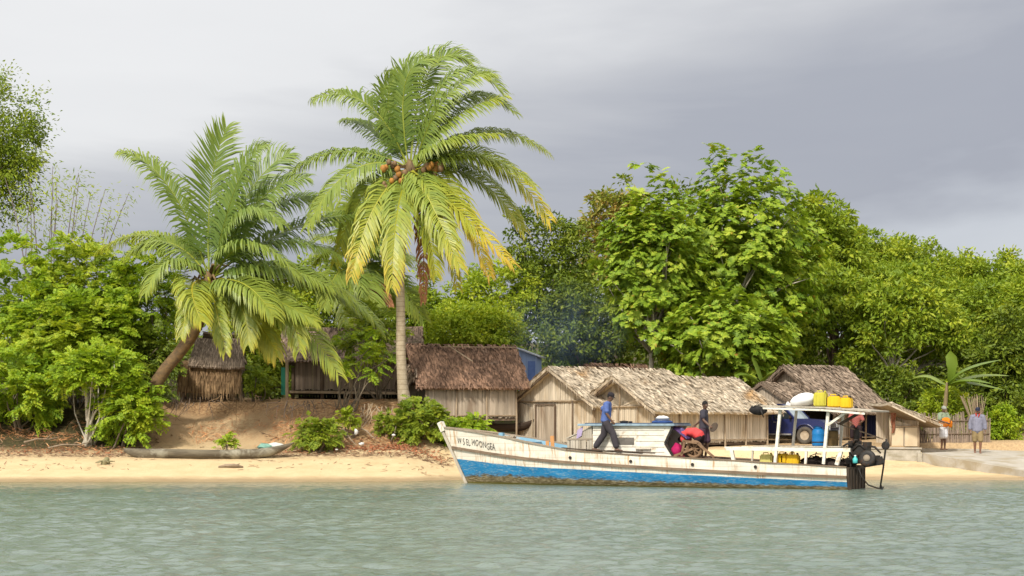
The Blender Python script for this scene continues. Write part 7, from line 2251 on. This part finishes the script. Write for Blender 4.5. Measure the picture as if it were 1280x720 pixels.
# exposed roots and dry palm sheath on the bank
rr = random.Random(21)
def roots(label, px, py, d, n, spread, L, m, r=.018):
    c = at(px, py, d); c.y = d
    # rest on the bank: find where the slope has this height
    o_ = thing('dry_roots', label, 'roots', c)
    mb = MB(); mb.smooth = True
    for k in range(n):
        x0 = rr.gauss(0, spread * .55); Lk = L * rr.uniform(.35, 1.1); a = rr.gauss(x0 * .35, .35); x = x0; z = rr.uniform(-.15, .12); pts = []
        for i in range(6):
            yy = c.y - .05 - .12 * i
            zz = max(c.z + z, gz(c.x + x, yy) + .01) - c.z
            pts.append(Vector((x, yy - c.y, zz)))
            a += rr.gauss(0, .3); x += math.sin(a) * Lk / 5; z -= abs(math.cos(a)) * Lk / 5
        mb.tube(pts, [r * (1.2 - .18 * i) for i in range(6)], 5)
    mb.build('roots', m, o_); return o_
roots('pale fan of dry roots spilling down the bank below the stilt house', 460, 508, 72.9, 22, .75, 1.15, M_POLE)
roots('brown roots under the thatched lean-to at the top of the sand slope', 300, 497, 73.3, 30, 1.1, 1.0, M_STRAW, .014)
roots('brown roots hanging from the bank edge right of the sand slope', 375, 503, 72.6, 26, 1.1, 1.0, M_POLED, .016)
roots('dry roots trailing from the foot of the leaning palm', 225, 500, 73.0, 24, 1.2, .9, M_POLED, .016)
def branch(label, a, b, d0, d1, r=.035):
    p, q = at(*a, d0), at(*b, d1); mb = MB(); mb.smooth = True
    c = (p + q) / 2; mb.tube([p - c, (p - c) * .3 + Vector((0, -.05, .05)), (q - c) * .4 + Vector((0, 0, -.03)), q - c], [r, r * .9, r * .7, r * .4], 7)
    mb.tube([(q - c) * .2, (q - c) * .5 + Vector((.1, 0, .22))], [r * .5, r * .2], 5)
    o_ = mb.build('dead_branch', M_DRIFT); o_.location = c; return tag(o_, label, 'branch', 'dead branches on the bank')
branch('dead branch slanting down the bank left of the pale litter', (421, 529), (446, 557), 71.2, 70.2)
branch('short dead branch on the bank just below the pale root fan', (452, 536), (470, 548), 71.3, 70.6)
branch('dead branch lying among leaf litter at the foot of the left shrubs', (30, 553), (75, 546), 70.3, 71.0)
branch('bent dead branch on the shaded ground left of the sapling', (60, 560), (112, 553), 69.9, 70.4)
M_LIT = mat('white_litter', (.70, .68, .63), (.52, .50, .46), 6, bump=.4)
for lb, px, py, d, s_ in (('white plastic scrap at the foot of the bank, rightmost of the scraps', 492, 545, 70.9, .07), ('largest white scrap on the leaf litter under the pale root fan', 452, 556, 70.2, .09), ('tall pale scrap above the largest white scrap on the bank', 445, 541, 70.8, .07),
                          ('small white scrap beside the deep green bank bush', 421, 563, 69.9, .05)):
    p = at(px, py, d); p.z = max(p.z, gz(p.x, p.y)); mb = MB(); mb.smooth = True
    mb.blob((0, 0, .03), (s_, s_ * .7, s_ * (.6 if 'tall' not in lb else 1.6)), 10, 8, None, .3, random.Random(px)); o = mb.build('plastic_scrap', M_LIT); o.location = p; tag(o, lb, 'litter', 'scraps on the bank')
# laundry by the lean-to
p = gp(316, 77.0); ln = thing('laundry', 'pink and white washing bunched on a low line by the lean-to', 'laundry', p)
mb = MB(); mb.tube([(-.5, 0, .75), (.5, 0, .78)], [.008] * 2, 5); mb.tube([(-.5, 0, -.1), (-.5, 0, .8)], [.025] * 2, 6); mb.tube([(.5, 0, -.1), (.5, 0, .8)], [.025] * 2, 6); mb.build('line', M_POLED, ln)
for k, (x0, m_) in enumerate(((-.3, M_SACK), (-.05, cloth('pink_cloth', (.55, .18, .22))), (.2, M_SACK))):
    mb = MB(); mb.smooth = True; V = []; Fq = []
    for i in range(6):
        for j in range(5): V.append((x0 + (j - 2) * .055, .04 * math.sin(j * 2 + i), .76 - .10 * i))
    for i in range(5):
        for j in range(4): Fq.append((i * 5 + j, i * 5 + j + 1, i * 5 + j + 6, i * 5 + j + 5))
    mb.add(V, Fq); mb.build('garment', m_, ln)

# ================================================================== smoke of a cooking fire
t = NT('blue_smoke'); v = t.coord('Generated')
nz_ = t.noise(t.coord('Object', (1, 1, .6)), .55, 4, .6, .8)
gr = t.n('ShaderNodeTexGradient', gradient_type='SPHERICAL'); mpn = t.n('ShaderNodeMapping'); mpn.inputs['Location'].default_value = (-1, -1, -1); mpn.inputs['Scale'].default_value = (2, 2, 2)
t.l(v, mpn.inputs['Vector']); t.l(mpn.outputs[0], gr.inputs[0])
den = t.math('MULTIPLY', t.ramp(nz_, [(.35, 0), (.7, 1)]), t.math('MULTIPLY', gr.outputs['Fac'], .20))
pv_ = t.n('ShaderNodeVolumePrincipled'); pv_.inputs['Color'].default_value = (.42, .62, .95, 1); t.l(den, pv_.inputs['Density'])
t.l(pv_.outputs[0], t.out.inputs['Volume']); M_SMOKE = t.m
mb = MB(); mb.smooth = True; mb.blob((0, 0, 0), (3.0, 1.6, 2.4), 20, 14)
o = mb.build('smoke', M_SMOKE); o.location = at(703, 415, 82.0); tag(o, kind='stuff')
